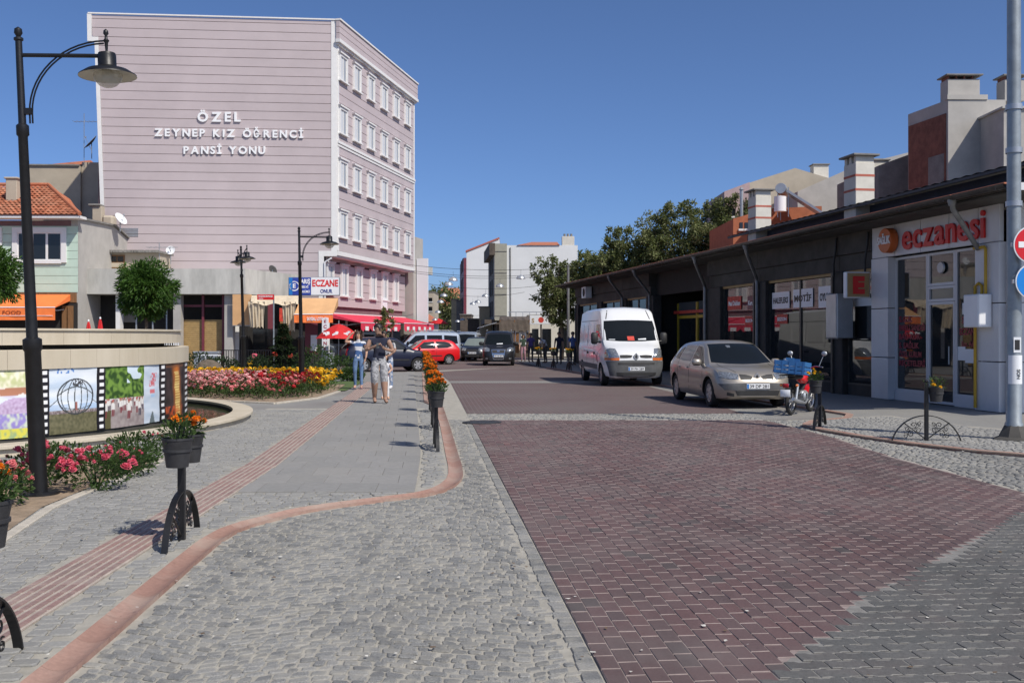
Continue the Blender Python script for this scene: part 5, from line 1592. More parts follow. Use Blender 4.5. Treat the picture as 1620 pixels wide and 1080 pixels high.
# bags and toys hung at the kiosk
for k,(px,py,m_,lab) in enumerate(((404,563,'petal_pink','pink bag hanging on the iron fence'),(414,576,'letter_dark','black bag hanging on the iron fence'),(397,574,'petal_yellow','yellow bag hanging on the iron fence'),(436,560,'red_poster','red parcel beside the conifer'),(460,563,'red_poster','red parcel right of the conifer'))):
    Y = 38.9; t = thing('bag', lab, 'bag', (wx(px,Y),Y-0.12,hz(py,Y)), 0, 'goods hung outside the kiosk')
    bg_ = MB(); bg_.bbox((0,0,0),(0.22,0.12,0.2),0.045); o = bg_.obj('sack', m_, t, tint=True)
    bg_ = MB(); bg_.tube([(-.07,0,.10),(-.05,0,.2),(.05,0,.2),(.07,0,.10)],0.012,5); bg_.obj('handle','letter_dark',t)

# ---- mint green house
GO = (wx(123,45), 45.0)
gh = thing('mint_house','two-storey mint green house with orange tiled hip roof','house',(GO[0],GO[1],0),R(1))
ze = hz(347,45)
b = MB(); b.b2(-9,-0.02,0.05,7,0,ze-0.05); b.obj('wall_core','groove',gh)
for k in range(16):
    z0 = 3.5+k*0.37
    if z0+0.36 < ze:
        b = MB(); b.bbox((-4.5,0.03,z0+0.18),(9,0.06,0.355),0.006); b.obj('siding_board','plaster_mint',gh)
b = MB(); b.vprism([(-9,3.05),(-0.05,3.05),(-0.05,3.48),(-9,3.48)],-0.08,0.04); b.obj('fascia_board','wood_brown',gh)
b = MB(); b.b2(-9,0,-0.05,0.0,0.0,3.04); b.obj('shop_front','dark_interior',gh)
for px in (103,112):
    b = MB(); x = wx(px,44.9)-GO[0]; b.b2(x-.1,x+.1,-0.2,-0.052,0,2.9); b.obj('pillar','wood_brown',gh)
# side wall
b = MB(); b.add([(0,0.02,0),(0,8.5,0),(0,8.5,5.9),(0,4.2,6.9),(0,0.02,ze+0.05),(-0.3,0.02,0),(-0.3,8.5,0),(-0.3,8.5,5.9),(-0.3,4.2,6.9),(-0.3,0.02,ze+0.05)],[(0,1,2,3,4),(9,8,7,6,5),(4,3,8,9),(3,2,7,8),(0,4,9,5)]); b.obj('side_wall','plaster_grey',gh)
b = MB(); b.add([(0.12,-0.1,ze+.1),(0.12,4.3,6.98),(0.12,8.6,5.95),(-0.35,8.6,5.95),(-0.35,4.3,6.98),(-0.35,-0.1,ze+.1)]+[(x,y,z-0.08) for x,y,z in ((0.12,-0.1,ze+.1),(0.12,4.3,6.98),(0.12,8.6,5.95),(-0.35,8.6,5.95),(-0.35,4.3,6.98),(-0.35,-0.1,ze+.1))],[(0,1,4,5),(1,2,3,4),(0,6,7,1),(1,7,8,2),(6,11,10,7),(7,10,9,8)]); b.obj('coping','concrete_dark',gh)
# window with white surround
def gwin(px0,px1,py0,py1):
    x0,x1 = wx(px0,45)-GO[0], wx(px1,45)-GO[0]; z0,z1 = hz(py1,45),hz(py0,45)
    b = MB(); t_ = 0.22
    for q in ((x0-t_,x0,z0-.1,z1+t_),(x1,x1+t_,z0-.1,z1+t_),(x0,x1,z1,z1+t_),(x0,x1,z0-.14,z0)): b.b2(q[0],q[1],-0.09,0.02,q[2],q[3])
    w = b.obj('window','white_trim',gh)
    n = 3
    for k in range(n):
        a, c = lerp(x0,x1,k/n), lerp(x0,x1,(k+1)/n)
        g_ = MB(); g_.b2(a+.05,c-.05,-0.02,0.0,z0+.05,z1-.05); g_.obj('pane','glass_dark',w)
        f_ = MB()
        for q in ((a+.001,a+.05,z0,z1),(c-.05,c-.001,z0,z1),(a+.05,c-.05,z0,z0+.05),(a+.05,c-.05,z1-.05,z1)): f_.b2(q[0],q[1],-0.045,-0.001,q[2],q[3])
        f_.obj('frame','white_trim',w)
gwin(29,98,368,412)
gwin(-45,-3,368,412)
# eave, hip roof with tile courses
b = MB(); b.b2(-9.6,0.35,-0.75,0.1,ze-0.02,ze+0.1); b.obj('eave_board','white_trim',gh)
roof = MB()
apex = (-4.3, 3.5, ze+2.0)
xe, ye = 0.4, -0.78
def tile_face(P0, P1, Q0, Q1, rows, cols_):
    """P0-P1 eave, Q0-Q1 ridge"""
    P0,P1,Q0,Q1 = map(Vector,(P0,P1,Q0,Q1))
    for r_ in range(rows):
        a0,a1 = P0.lerp(Q0,r_/rows), P1.lerp(Q1,r_/rows)
        b0,b1 = P0.lerp(Q0,(r_+1.15)/rows), P1.lerp(Q1,(r_+1.15)/rows)
        L_ = (a1-a0).length; n = max(1,int(L_/0.22)); nrm = (a1-a0).cross(b0-a0).normalized()
        if nrm.z < 0: nrm = -nrm
        for c in range(n):
            p0,p1 = a0.lerp(a1,c/n), a0.lerp(a1,(c+1)/n); q0,q1 = b0.lerp(b1,c/n), b0.lerp(b1,(c+1)/n)
            lift = nrm*0.035; mid = nrm*0.075
            roof.add([p0+lift,(p0+p1)/2+mid,p1+lift,q1+lift*.2,(q0+q1)/2+mid*.6,q0+lift*.2],[(0,1,4,5),(1,2,3,4)],0,rnd.random())
tile_face((-9.6,ye,ze+.1),(xe,ye,ze+.1),(-7,3.0,ze+1.9),(-2.6,3.0,ze+1.9),13,0)
tile_face((xe,ye,ze+.1),(-1.6,2.9,ze+1.25),(-2.6,3.0,ze+1.9),(-2.6,3.0,ze+1.9),13,0)
roof.add([(-9.6,ye,ze+.08),(xe,ye,ze+.08),(-1.6,2.9,ze+1.2),(-9.6,7,ze+.08),(-2.6,3.0,ze+1.85),(-7,3.0,ze+1.85)],[(0,1,4,5),(1,2,4),(0,3,2,1)],0,0.2)
o = roof.obj('roof_tiles','roof_tile',gh,tint=True); tag(o, kind='stuff')
b = MB(); b.tube([(xe,ye,ze+.16),(-2.6,3.0,ze+1.98),(-7,3,ze+1.98)],0.09,8); b.obj('ridge_cap','roof_tile',gh,tint=True)
b = MB(); b.bbox((wx(20,46)-GO[0],1.2,ze+1.2),(0.5,0.5,1.5),0.02); b.bbox((wx(20,46)-GO[0],1.2,ze+1.98),(0.62,0.62,0.08),0.02); b.obj('chimney','plaster_beige',gh)
aw = awning('awning','bright orange fast food awning on the mint house','' or (wx(-70,44.9),44.9,0),0,wx(122,44.9)-wx(-70,44.9)-0.3,hz(466,44.9),hz(486,43.4),1.5,'awning_orange',0.55,0)
letters('lettering','FAST FOOD',0.16,'letter_orange_dark',aw,(wx(6,43.4)-wx(-70,44.9),-1.53,hz(486,43.4)-0.3),0.004,0.0,width=1.5)
b = MB(); b.tube([(0,-1.53,hz(486,43.4)-.36),(5.0,-1.53,hz(486,43.4)-.36)],0.012,5); b.obj('lower_bar','white_plastic',aw)
# ---- beige building behind
bo = (wx(42,58),58)
bb_ = thing('beige_building','plain beige rendered building with a low tiled roof behind the mint house','building',(bo[0],bo[1],0),R(3))
w_ = wx(156,58)-bo[0]; zt = hz(262,58)
b = MB(); b.b2(0,w_-1.1,0,8,0,zt); b.obj('wall','plaster_beige',bb_)
b = MB(); b.b2(w_-1.099,w_+0.6,0.2,8,0,zt+0.25); b.obj('stair_tower','plaster_beige',bb_)
b = MB(); b.b2(-0.1,w_-1.15,-0.1,8.1,zt,zt+0.08); b.obj('coping','concrete_dark',bb_)
b = MB(); b.add([(0.7,0.3,zt+.08),(w_-1.2,0.3,zt+.08),(w_-1.2,6,zt+.08),(0.7,6,zt+.08),(2.6,2.5,zt+.75),(w_-1.4,2.5,zt+.75)],[(0,1,5,4),(2,3,4,5),(3,0,4),(1,2,5)]); b.obj('tiled_roof','tile_plain',bb_)
t = thing('chimney_stack','weathered plaster chimney with cap beside the pink wall','chimney',(wx(156,50),50,6.2))
b = MB(); b.bbox((0,0,0.75),(0.45,0.45,2.0),0.02); b.obj('shaft','plaster_beige',t)
b = MB(); b.bbox((-0.1,-0.05,1.8),(0.6,0.55,0.1),0.02); b.obj('cap','concrete_dark',t)
b = MB(); b.bbox((0.5,0.1,0.2),(0.55,0.6,2.2),0.1); b.obj('shoulder','plaster_beige',t)
# ================================================================== RIGHT SIDE: SHOP ROW AND ROOFS BEHIND
mat('facade_white', (0.62,0.62,0.625), 0.35, var=0.04, scale=3)
mat('dark_stone', (0.04,0.036,0.033), 0.8, var=0.3, scale=2.5, bump=0.4, bscale=14)
mat('dark_fascia', (0.06,0.056,0.05), 0.85, var=0.35, scale=1.6, bump=0.5, bscale=9)
mat('navy_wall', (0.03,0.045,0.085), 0.7, var=0.2)
mat('corrugated', (0.06,0.065,0.075), 0.6, 0.3, var=0.3, scale=2)
mat('gutter_metal', (0.07,0.066,0.06), 0.5, 0.4, var=0.3, scale=6)
mat('pipe_zinc', (0.22,0.22,0.215), 0.5, 0.4, var=0.2, scale=6)
mat('gas_yellow', (0.55,0.33,0.02), 0.5, var=0.1)
mat('door_yellow', (0.52,0.36,0.03), 0.5, var=0.1)
mat('brick_red', (0.19,0.075,0.05), 0.9, var=0.3, scale=3, bump=0.4)
mat('plaster_pink', (0.42,0.31,0.31), 0.9, var=0.1)
mat('plaster_rust', (0.36,0.12,0.06), 0.9, var=0.15)
mat('cream_paint', (0.60,0.57,0.50), 0.85, var=0.08)
mat('red_stripe', (0.42,0.12,0.08), 0.8, var=0.1)
mat('sign_tan', (0.36,0.25,0.12), 0.5, var=0.1)
mat('solar_glass', (0.03,0.035,0.045), 0.15, var=0.1)
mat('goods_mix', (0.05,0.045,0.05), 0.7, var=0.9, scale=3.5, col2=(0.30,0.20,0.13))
glass_mat('shop_glass', (0.03,0.035,0.038), 0.62, 0.015)
MATS['shop_glass'].node_tree.nodes['Principled BSDF'].inputs['IOR'].default_value = 2.1
P0 = (9.98, 20.5); SU = Vector((-0.1692,0.9856)); RZ = math.atan2(-0.9856,0.1692)
def sx(px, out=0.0):
    """distance along the shop row of a photo column, for the plane 'out' metres before the facade"""
    O = (P0[0]-0.9856*out, P0[1]-0.1692*out)
    return fx(O, (SU.x,SU.y), px)
def sY(s_, out=0.0): return P0[1]+SU.y*s_-0.1692*out
row = thing('shop_row', 'long single-storey dark shop row with deep eaves and grey downpipes', 'building', (P0[0],P0[1],0), RZ)
def rb(b, name, m, smooth=None, parent=None): return b.obj(name, m, parent or row, smooth)
END = 37.3
# back wall of the deep rooms, end wall and party walls
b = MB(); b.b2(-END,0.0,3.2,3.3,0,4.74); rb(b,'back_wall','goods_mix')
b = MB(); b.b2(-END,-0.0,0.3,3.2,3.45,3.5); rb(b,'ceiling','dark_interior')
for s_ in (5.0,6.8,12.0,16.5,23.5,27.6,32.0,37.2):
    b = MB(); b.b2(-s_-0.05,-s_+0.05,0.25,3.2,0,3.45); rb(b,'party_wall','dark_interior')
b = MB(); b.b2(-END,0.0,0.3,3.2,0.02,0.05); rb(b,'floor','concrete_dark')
b = MB(); b.b2(-0.02,0.14,0.34,8,0,4.28); rb(b,'end_wall','facade_white')
b = MB(); b.b2(-END,-END+0.3,0.4,8,0,4.28); rb(b,'far_end_wall','dark_stone')
# fascia of the dark bays
bays = [5.0,6.8,12.0,16.5,23.5,27.6,32.0,37.3]
for s0,s1 in zip(bays,bays[1:]):
    if (s0,s1) == (16.5,23.5): 
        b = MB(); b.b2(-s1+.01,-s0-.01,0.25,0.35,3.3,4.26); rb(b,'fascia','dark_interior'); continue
    b = MB(); b.b2(-s1+.012,-s0-.012,-0.02,0.3,3.30,3.72); rb(b,'fascia','dark_fascia')
    b = MB(); b.b2(-s1+.012,-s0-.012,-0.10,0.3,3.73,4.26); rb(b,'fascia','dark_fascia')
    b = MB(); b.b2(-s1+.2,-s0-.2,0.03,0.09,3.22,3.298); rb(b,'window_head','shutter_tan')
# stone piers
for s0,s1 in ((6.55,7.15),(11.45,12.4),(15.3,16.9),(23.0,23.9),(27.2,28.0),(31.6,32.4),(36.7,37.3)):
    b = MB(); b.bbox((-(s0+s1)/2,0.12,1.65),(s1-s0,0.4,3.3),0.02); rb(b,'pier','dark_stone')
    b = MB(); b.b2(-s1+.06,-s1+.16,-0.13,-0.082,0,3.29); rb(b,'pier_strip','gutter_metal')
# panes of the dark bays
panes = []
def bay_pane(s0, s1, n, z0=0.35, z1=3.2, y=0.08, m='shop_glass', fm='gutter_metal'):
    for k in range(n):
        a, c = lerp(s0,s1,k/n), lerp(s0,s1,(k+1)/n)
        b = MB(); b.b2(-c+.03,-a-.03,y,y+0.012,z0,z1); rb(b,'shop_pane',m)
        b = MB()
        for q in ((-c,-c+.05,z0-.05,z1),(-a-.05,-a,z0-.05,z1)): b.b2(q[0]+.001,q[1]-.001,y-0.03,y+0.05,q[2],q[3])
        b.b2(-c+.051,-a-.051,y-0.03,y+0.05,z0-.05,z0-.001); rb(b,'pane_frame',fm)
    b = MB(); b.b2(-s1,-s0,y-.02,0.28,0.02,z0-.052); rb(b,'stall_riser','dark_stone')
bay_pane(7.15,11.45,2); bay_pane(12.4,15.3,1); bay_pane(23.9,27.2,2); bay_pane(28.0,31.6,2); bay_pane(32.4,36.7,2); bay_pane(5.05,6.5,1,z1=3.25)
# recessed yellow shopfront
for a, c in ((17.0,19.0),(19.0,20.6),(20.6,23.0)):
    b = MB(); b.b2(-c+.06,-a-.06,1.05,1.062,0.1,2.3); rb(b,'shop_pane','shop_glass')
    b = MB(); b.b2(-c,-c+.09,1.0,1.1,0,2.95); b.b2(-a-.09,-a,1.0,1.1,0,2.95); rb(b,'yellow_frame','door_yellow')
    b = MB(); b.b2(-c+.091,-a-.091,1.0,1.1,2.3,2.42); rb(b,'yellow_frame','door_yellow')
    b = MB(); b.b2(-c+.06,-a-.06,1.05,1.062,2.43,2.98); rb(b,'shop_pane','glass_grey')
b = MB(); b.b2(-23.0,-17.0,0.85,0.95,2.5,2.62); rb(b,'red_band','red_poster')
# posters behind / on the panes
def poster(s0, s1, z0, z1, m, name='poster', y=0.055):
    b = MB(); b.b2(-s1,-s0,y,y+0.008,z0,z1); return rb(b,name,m)
def pz(py, s_): return hz(py, sY(s_))
for (px0,px1,py0,py1,m_,txt,tm) in ((1219,1246,462,488,'sign_white','HALEFLEKS','letter_dark'),(1252,1283,457,486,'sign_white','MOTİF','letter_dark'),(1292,1324,452,486,'sign_white','OYUNCAK','letter_dark'),(1149,1170,469,490,'red_poster','Mad Dukkan','letter_white'),(1180,1200,468,489,'maroon_frame','Kuruyemiş','letter_white'),(1226,1243,497,512,'red_poster','SEZON','letter_white'),(1176,1190,500,514,'red_poster','SEZON','letter_white')):
    s1, s0 = sx(px0), sx(px1); sm = (s0+s1)/2
    z0, z1 = pz(py1,sm), pz(py0,sm)
    o = poster(s0,s1,z0,z1,m_)
    letters('lettering',txt,(z1-z0)*0.34,tm,o,(-(s0+s1)/2,0.05,(z0+z1)/2-(z1-z0)*.17),0.004,0.03,width=(s1-s0)*0.86)
# ---- roof: eaves slab, gutter, tiles, upper clerestory
SN = -1.6
b = MB(); b.add([(-END-.3,-1.05,4.30),(-SN,-1.05,4.30),(-SN,2.6,4.75),(-END-.3,2.6,4.75),(-END-.3,-1.05,4.40),(-SN,-1.05,4.40),(-SN,2.6,4.86),(-END-.3,2.6,4.86)],[(0,3,2,1),(4,5,6,7),(0,1,5,4),(1,2,6,5),(3,0,4,7)]); rb(b,'eaves_slab','dark_fascia')
b = MB(); b.b2(-END-.2,-SN-.05,-0.95,0.3,4.262,4.298); rb(b,'soffit','dark_fascia')
b = MB(); V = []; n = 8
for s_ in (-END-.35, -SN+.05):
    for k in range(n+1):
        a = PI+PI*k/n; V.append((s_, -1.13+0.085*math.cos(a), 4.40+0.085*math.sin(a)))
b.add(V,[(k,k+1,n+2+k,n+1+k) for k in range(n)]); b.add([(x,y*1.0+0.0,z-0.006) for x,y,z in V],[(k,n+1+k,n+2+k,k+1) for k in range(n)]); rb(b,'roof_gutter','gutter_metal',50)
for k in range(24):
    b = MB(); s_ = -1.4+k*1.65; b.box((-s_,-1.10,4.36),(0.04,0.19,0.1)); rb(b,'gutter_bracket','gutter_metal')
for k in range(22):
    t0 = k*1.68-1.5
    b = MB(); b.bbox((-t0-.84,-0.98,4.43),(1.66,0.2,0.035),0.008); rb(b,'edge_tile','tile_plain')
b = MB(); b.b2(-SN+.06,-SN+.1,-1.1,2.6,4.28,4.42); rb(b,'verge_board','facade_white')
b = MB(); b.add([(-END,2.4,4.75),(-18.8,2.4,4.75),(-18.8,6.5,6.0),(-END,6.5,6.0),(-END,10.5,4.75),(-18.8,10.5,4.75)],[(0,1,2,3),(3,2,5,4)]); rb(b,'tiled_roof','tile_plain')
b = MB(); b.b2(-19.0,3.5,2.5,2.7,4.7,5.5); rb(b,'clerestory','navy_wall')
b = MB(); n = 110; V = []
for i in range(n+1):
    x = -19.6+i*24.0/n; zz = 0.025*(i%2)
    V += [(x,1.9,5.50+zz),(x,6.5,6.15+zz),(x,11,5.6+zz)]
b.add(V,[(3*i,3*i+3,3*i+4,3*i+1) for i in range(n)]+[(3*i+1,3*i+4,3*i+5,3*i+2) for i in range(n)]); rb(b,'corrugated_roof','corrugated')
b = MB(); b.b2(-19.6,4.4,1.92,1.98,5.42,5.49); rb(b,'roof_edge','corrugated')
b = MB(); b.b2(-3.9,-3.3,2.44,2.499,4.95,5.25); rb(b,'vent','glass_dark')
# downpipes
def downpipe(s0, s1, zb=0.1, m='pipe_zinc'):
    b = MB(); pts = [(-s0,-1.10,4.34),(-s0,-1.08,4.14),(-s1,-0.16,3.40)]
    if zb is not None: pts += [(-s1,-0.15,3.2),(-s1,-0.15,zb)]
    b.tube(pts,0.055,10); rb(b,'downpipe',m,50)
    b = MB(); b.lathe([(0.085,4.40),(0.09,4.3),(0.06,4.2)],12,c=(-s0,-1.10,0)); rb(b,'hopper',m,50)
downpipe(0.1,0.62,None); downpipe(10.6,11.95); downpipe(15.1,16.6); downpipe(22.4,23.3); downpipe(26.4,27.5)
for s_ in (6.75,5.1):
    b = MB(); b.tube([(-s_,-0.14,4.2),(-s_,-0.16,3.9),(-s_-.08,-0.18,3.5),(-s_-.08,-0.18,3.2)],0.03,8); rb(b,'vent_pipe','black_iron',50)
# air-conditioning unit at the far end
b = MB(); b.bbox((-33.6,-0.35,3.85),(0.85,0.35,0.6),0.02); ac = rb(b,'air_conditioner','white_plastic')
b = MB(); b.lathe([(0.0,0.0),(0.2,0.0),(0.22,0.012)],20,c=(-33.5,-0.53,3.85),M4=Matrix.Rotation(R(90),4,'X')); b.obj('fan_grille','dark_interior',ac)
# ---- pharmacy front
ph = thing('pharmacy', 'white panelled corner pharmacy front with red eczanesi lettering', 'shop', (P0[0],P0[1],0), RZ)
def pb(b, name, m, smooth=None, parent=None): return b.obj(name, m, parent or ph, smooth)
for k,(s0,s1) in enumerate(((0.02,0.72),(0.73,1.75),(1.76,2.85),(2.86,3.95),(3.96,5.0))):
    b = MB(); b.bbox((-(s0+s1)/2,-0.04,3.90),(s1-s0-0.012,0.1,0.78),0.004); pb(b,'sign_panel','facade_white')
for s0,s1 in ((0.02,0.8),(4.22,5.0)):
    for z0,z1 in ((0.03,1.05),(1.06,2.25),(2.26,3.5)):
        b = MB(); b.bbox((-(s0+s1)/2,0.1,(z0+z1)/2),(s1-s0,0.42,z1-z0-0.01),0.004); pb(b,'cladding_panel','facade_white')
for z0,z1 in ((0.03,1.05),(1.06,2.25),(2.26,3.5),(3.51,4.28)):
    b = MB(); b.bbox((0.155,0.27,(z0+z1)/2),(0.03,0.5,z1-z0-.01),0.003); pb(b,'cladding_panel','facade_white')
    b = MB(); b.bbox((0.155,1.35,(z0+z1)/2),(0.03,1.6,z1-z0-.01),0.003); pb(b,'cladding_panel','facade_white')
def pframe(s0,s1,z0,z1,pane='shop_glass',w=0.06):
    b = MB()
    for q in ((-s1,-s1+w,z0,z1),(-s0-w,-s0,z0,z1),(-s1+w,-s0-w,z1-w,z1),(-s1+w,-s0-w,z0,z0+w)): b.b2(q[0],q[1],0.08,0.16,q[2],q[3])
    f_ = pb(b,'frame','facade_white')
    b = MB(); b.b2(-s1+w,-s0-w,0.115,0.125,z0+w,z1-w); b.obj('pane',pane,f_)
    return f_
pframe(2.84,4.21,0.25,3.48); pframe(0.81,1.78,0.25,3.48)
pframe(1.79,2.83,2.72,3.48); pframe(1.79,2.83,2.36,2.71,'glass_grey')
d_ = pframe(1.80,2.82,0.05,2.35)
b = MB(); b.tube([(-1.95,0.04,0.95),(-1.95,0.04,1.35)],0.015,8); b.obj('handle','metal_grey',d_)
b = MB(); b.b2(-4.21,-2.84,0.06,0.2,0.03,0.249); pb(b,'stall_riser','facade_white')
b = MB(); b.b2(-1.78,-0.81,0.06,0.2,0.03,0.249); pb(b,'stall_riser','facade_white')
b = MB(); b.lathe([(0.0,-0.02),(0.12,-0.02),(0.14,0.0),(0.12,0.03),(0,0.03)],20,c=(-2.3,0.08,3.12),M4=Matrix.Rotation(R(90),4,'X')); pb(b,'fan','metal_grey')
# shelves inside
for k in range(5):
    b = MB(); b.b2(-4.6,-0.5,2.4,2.8,0.4+k*0.5,0.43+k*0.5); pb(b,'shelf','cream_paint')
for k in range(60):
    b = MB(); s_ = rnd.uniform(0.6,4.5); z_ = 0.44+rnd.randrange(5)*0.5; b.b2(-s_-.1,-s_+.05,2.38,2.6,z_,z_+rnd.uniform(.1,.3)); pb(b,'carton',rnd.choice(['sign_white','red_poster','sign_blue2','shutter_tan','cream_paint']))
# lettering eczanesi
word = 'eczanesi'; ws = []
for ch in word:
    me = text_mesh(ch, 0.60, 0.05, 0.018); xs = [v.co.x for v in me.vertices]; ws.append((me, max(xs)-min(xs)))
sL, sR = sx(1428,.125), sx(1558,.125)
tot = sum(w for _, w in ws)*1.0; gap = ((sL-sR)-tot)/7
x = -sL
for me, w in ws:
    me.materials.clear(); me.materials.append(M('letter_red')); me.name = 'letter'
    link_mesh('letter', me, ph, (x+w/2,-0.125,3.63)); x += w+gap
rs = thing('round_sign','round orange SAĞLIK sign on the pharmacy fascia','sign',(P0[0],P0[1],0),RZ)
sc_ = sx(1400,0.3)
mat('sign_orange', (0.55,0.13,0.03), 0.45, var=0.05)
b = MB(); b.lathe([(0.0,-0.1),(0.29,-0.1),(0.30,-0.08),(0.30,0.08),(0.29,0.1),(0,0.1)],36,c=(-sc_,-0.22,3.88),M4=Matrix.Rotation(R(90),4,'X')); b.obj('disc','sign_orange',rs,40)
letters('lettering','SAĞLIK',0.18,'letter_white',rs,(-sc_,-0.335,3.80),0.02,0.03,width=0.56)
# window lettering
for k,tx in enumerate(('S.G.K','EMEKLİ SANDIĞI','BAĞ-KUR','S. SAĞLIK','ÖZEL KURUM','REÇETELERİ')):
    letters('lettering',tx,0.13,'letter_maroon',ph,(-4.08,0.105,1.92-k*0.21),0.002,0.03,width=[.55,1.1,.9,.85,.95,1.1][k],align='LEFT')
for k,(tx,w) in enumerate((('SAĞLIK',.6),('ECZANESİ',.75),('Ecz. Adem',.6))):
    letters('lettering',tx,0.14 if k < 2 else .1,'letter_maroon',ph,(-1.28,0.105,1.86-k*0.25),0.002,0.03,width=w)
for (s0,s1,z0,z1) in ((1.3,1.55,2.05,2.3),(0.95,1.2,1.95,2.25),(1.0,1.45,1.0,1.3),(1.45,1.75,1.05,1.35)):
    b = MB(); b.b2(-s1,-s0,0.1,0.108,z0,z1); pb(b,'notice','sign_white')
for k,tx in enumerate(('SGK','EMEKLİ','BAĞKUR','SSK','REÇETE','REÇETE')):
    o = letters('lettering',tx,0.15,'letter_maroon',ph,(0.174,0.36,1.95-k*0.26),0.002,0.04,align='LEFT',rz=R(90))
# gas pipe and meter box
b = MB(); b.tube([(-0.72,-0.16,0.08),(-0.72,-0.16,2.62),(-0.60,-0.16,2.68),(-0.50,-0.16,2.62),(-0.5,-0.16,2.45)],0.032,8); b.tube([(-0.75,-0.17,3.42),(-0.40,-0.17,3.42),(-0.36,-0.17,3.36),(-0.36,-0.17,2.45)],0.032,8); pb(b,'gas_pipe','gas_yellow',50)
mb_ = thing('meter_box','white gas meter box on the pharmacy pier','meter box',(P0[0],P0[1],0),RZ)
b = MB(); b.bbox((-0.48,-0.27,2.1),(0.52,0.3,0.68),0.015); b.obj('body','white_plastic',mb_)
b = MB(); b.bbox((-0.48,-0.425,2.1),(0.46,0.012,0.62),0.004); b.obj('door','white_plastic',mb_)
eb = thing('meter_cabinet','tall grey electricity cabinet fixed beside the E sign','meter box',(P0[0],P0[1],0),RZ)
b = MB(); b.bbox((-6.22,-0.33,2.1),(0.62,0.45,1.16),0.015); b.obj('body','metal_grey',eb)
b = MB(); b.bbox((-6.22,-0.562,2.1),(0.54,0.012,1.08),0.004); b.obj('door','metal_grey',eb)
b = MB(); b.b2(-6.57,-6.535,-0.5,-0.2,1.5,2.7); b.obj('side_panel','white_plastic',eb)
es = thing('projecting_sign','square projecting box sign with a red letter E','sign',(P0[0],P0[1],0),RZ)
b = MB(); b.bbox((-5.15,-0.42,2.86),(0.16,0.66,0.66),0.02); b.obj('box','white_plastic',es)
b = MB(); b.b2(-5.065,-5.06,-0.72,-0.12,2.56,3.16); b.obj('face','sign_tan',es)
b = MB(); b.b2(-5.056,-5.054,-0.66,-0.18,2.62,3.10); b.obj('inner_face','shutter_tan',es)
letters('letter','E',0.38,'letter_red',es,(-5.045,-0.42,2.67),0.006,0.07,rz=R(90),width=0.32)
b = MB(); b.tube([(-5.15,-0.12,3.0),(-5.15,0.0,3.0)],0.02,6); b.obj('bracket','metal_grey',es)
# entrance of the E shop
b = MB(); b.b2(-6.4,-5.1,0.05,0.06,2.35,2.55); rb(b,'poster','sign_white')

# ---- chimneys on the shop row
def striped_chimney(s_, label):
    t = thing('striped_chimney', label, 'chimney', (P0[0],P0[1],0), RZ)
    b = MB(); b.bbox((-s_,2.35,5.55),(0.72,0.62,2.5),0.015); b.obj('shaft','cream_paint',t)
    for z_ in (5.95,6.38):
        b = MB(); b.b2(-s_-.364,-s_+.364,2.036,2.664,z_,z_+.07); b.obj('stripe','red_stripe',t)
    b = MB(); b.bbox((-s_,2.35,7.03),(0.95,0.85,0.06),0.01); b.obj('cap','concrete_dark',t)
    for dx in (-0.28,0,0.28):
        b = MB(); b.b2(-s_+dx-.07,-s_+dx+.07,2.06,2.64,6.801,6.998); b.obj('cap_support','cream_paint',t)
striped_chimney(10.1,'cream chimney with two red stripes on the roof, nearer the pharmacy')
striped_chimney(17.5,'cream chimney with red stripes farther along the roof')
# ---- tall rendered block with bare brick side
TB = (wx(1500,42),42.0); tr_ = RZ+R(90)-R(0)
tb = thing('rendered_block','tall grey rendered block with bare brick side and two chimneys','building',(TB[0],TB[1],0),math.atan2(0.02,1))
zt = hz(150,42); fw = wx(1592,42)-TB[0]
dpx, dpy = -0.1692*2.9, 0.9856*2.9
b = MB(); b.prism([(0,0),(fw,0),(fw,5),(1.0,5),(dpx,dpy)],0,zt-0.2); b.obj('wall','plaster_grey',tb)
b = MB(); b.prism([(-0.05,-0.05),(fw*.68,-0.05),(fw*.68,0.4),(-0.05,0.4)],zt-0.2,zt); b.obj('parapet','plaster_grey',tb)
ang = math.atan2(dpy,dpx)
# brick infill panels on the left side: individual brick courses
def side_panel(t0,t1,z0,z1,m,name,proud):
    b = MB(); L_ = t1-t0
    M4 = Matrix.Rotation(ang,4,'Z')
    c = Vector((dpx,dpy,0)).normalized()*((t0+t1)/2); b.box((c.x-0.02,c.y,(z0+z1)/2),(L_,proud*2,z1-z0),M4=M4)
    return b.obj(name,m,tb)
side_panel(0.12,2.8,zt-4.2,zt-0.75,'brick_red','brick_infill',0.03); side_panel(0.5,2.7,zt-7.2,zt-4.6,'brick_red','brick_infill',0.03)
side_panel(0.2,1.3,zt-6.9,zt-2.4,'concrete_dark','render_patch',0.045)
def chim(x, y, w, h, z0, par):
    b = MB(); b.bbox((x,y,z0+h/2),(w,0.7,h),0.01); c_ = b.obj('chimney','plaster_grey',par)
    for q in range(4):
        s_ = MB(); s_.b2(x-w/2+.02+q*w/4,x-w/2+.02+q*w/4+.06,y-.3,y+.3,z0+h,z0+h+.14); s_.obj('cap_support','brick_red',c_)
    s_ = MB(); s_.bbox((x,y,z0+h+.17),(w+.2,0.95,0.06),0.01); s_.obj('cap','concrete_dark',c_)
chim(0.75,0.55,1.35,0.9,zt-0.2,tb); chim(2.95-.35+0.3,0.55,0.85,0.9,zt-0.2,tb)
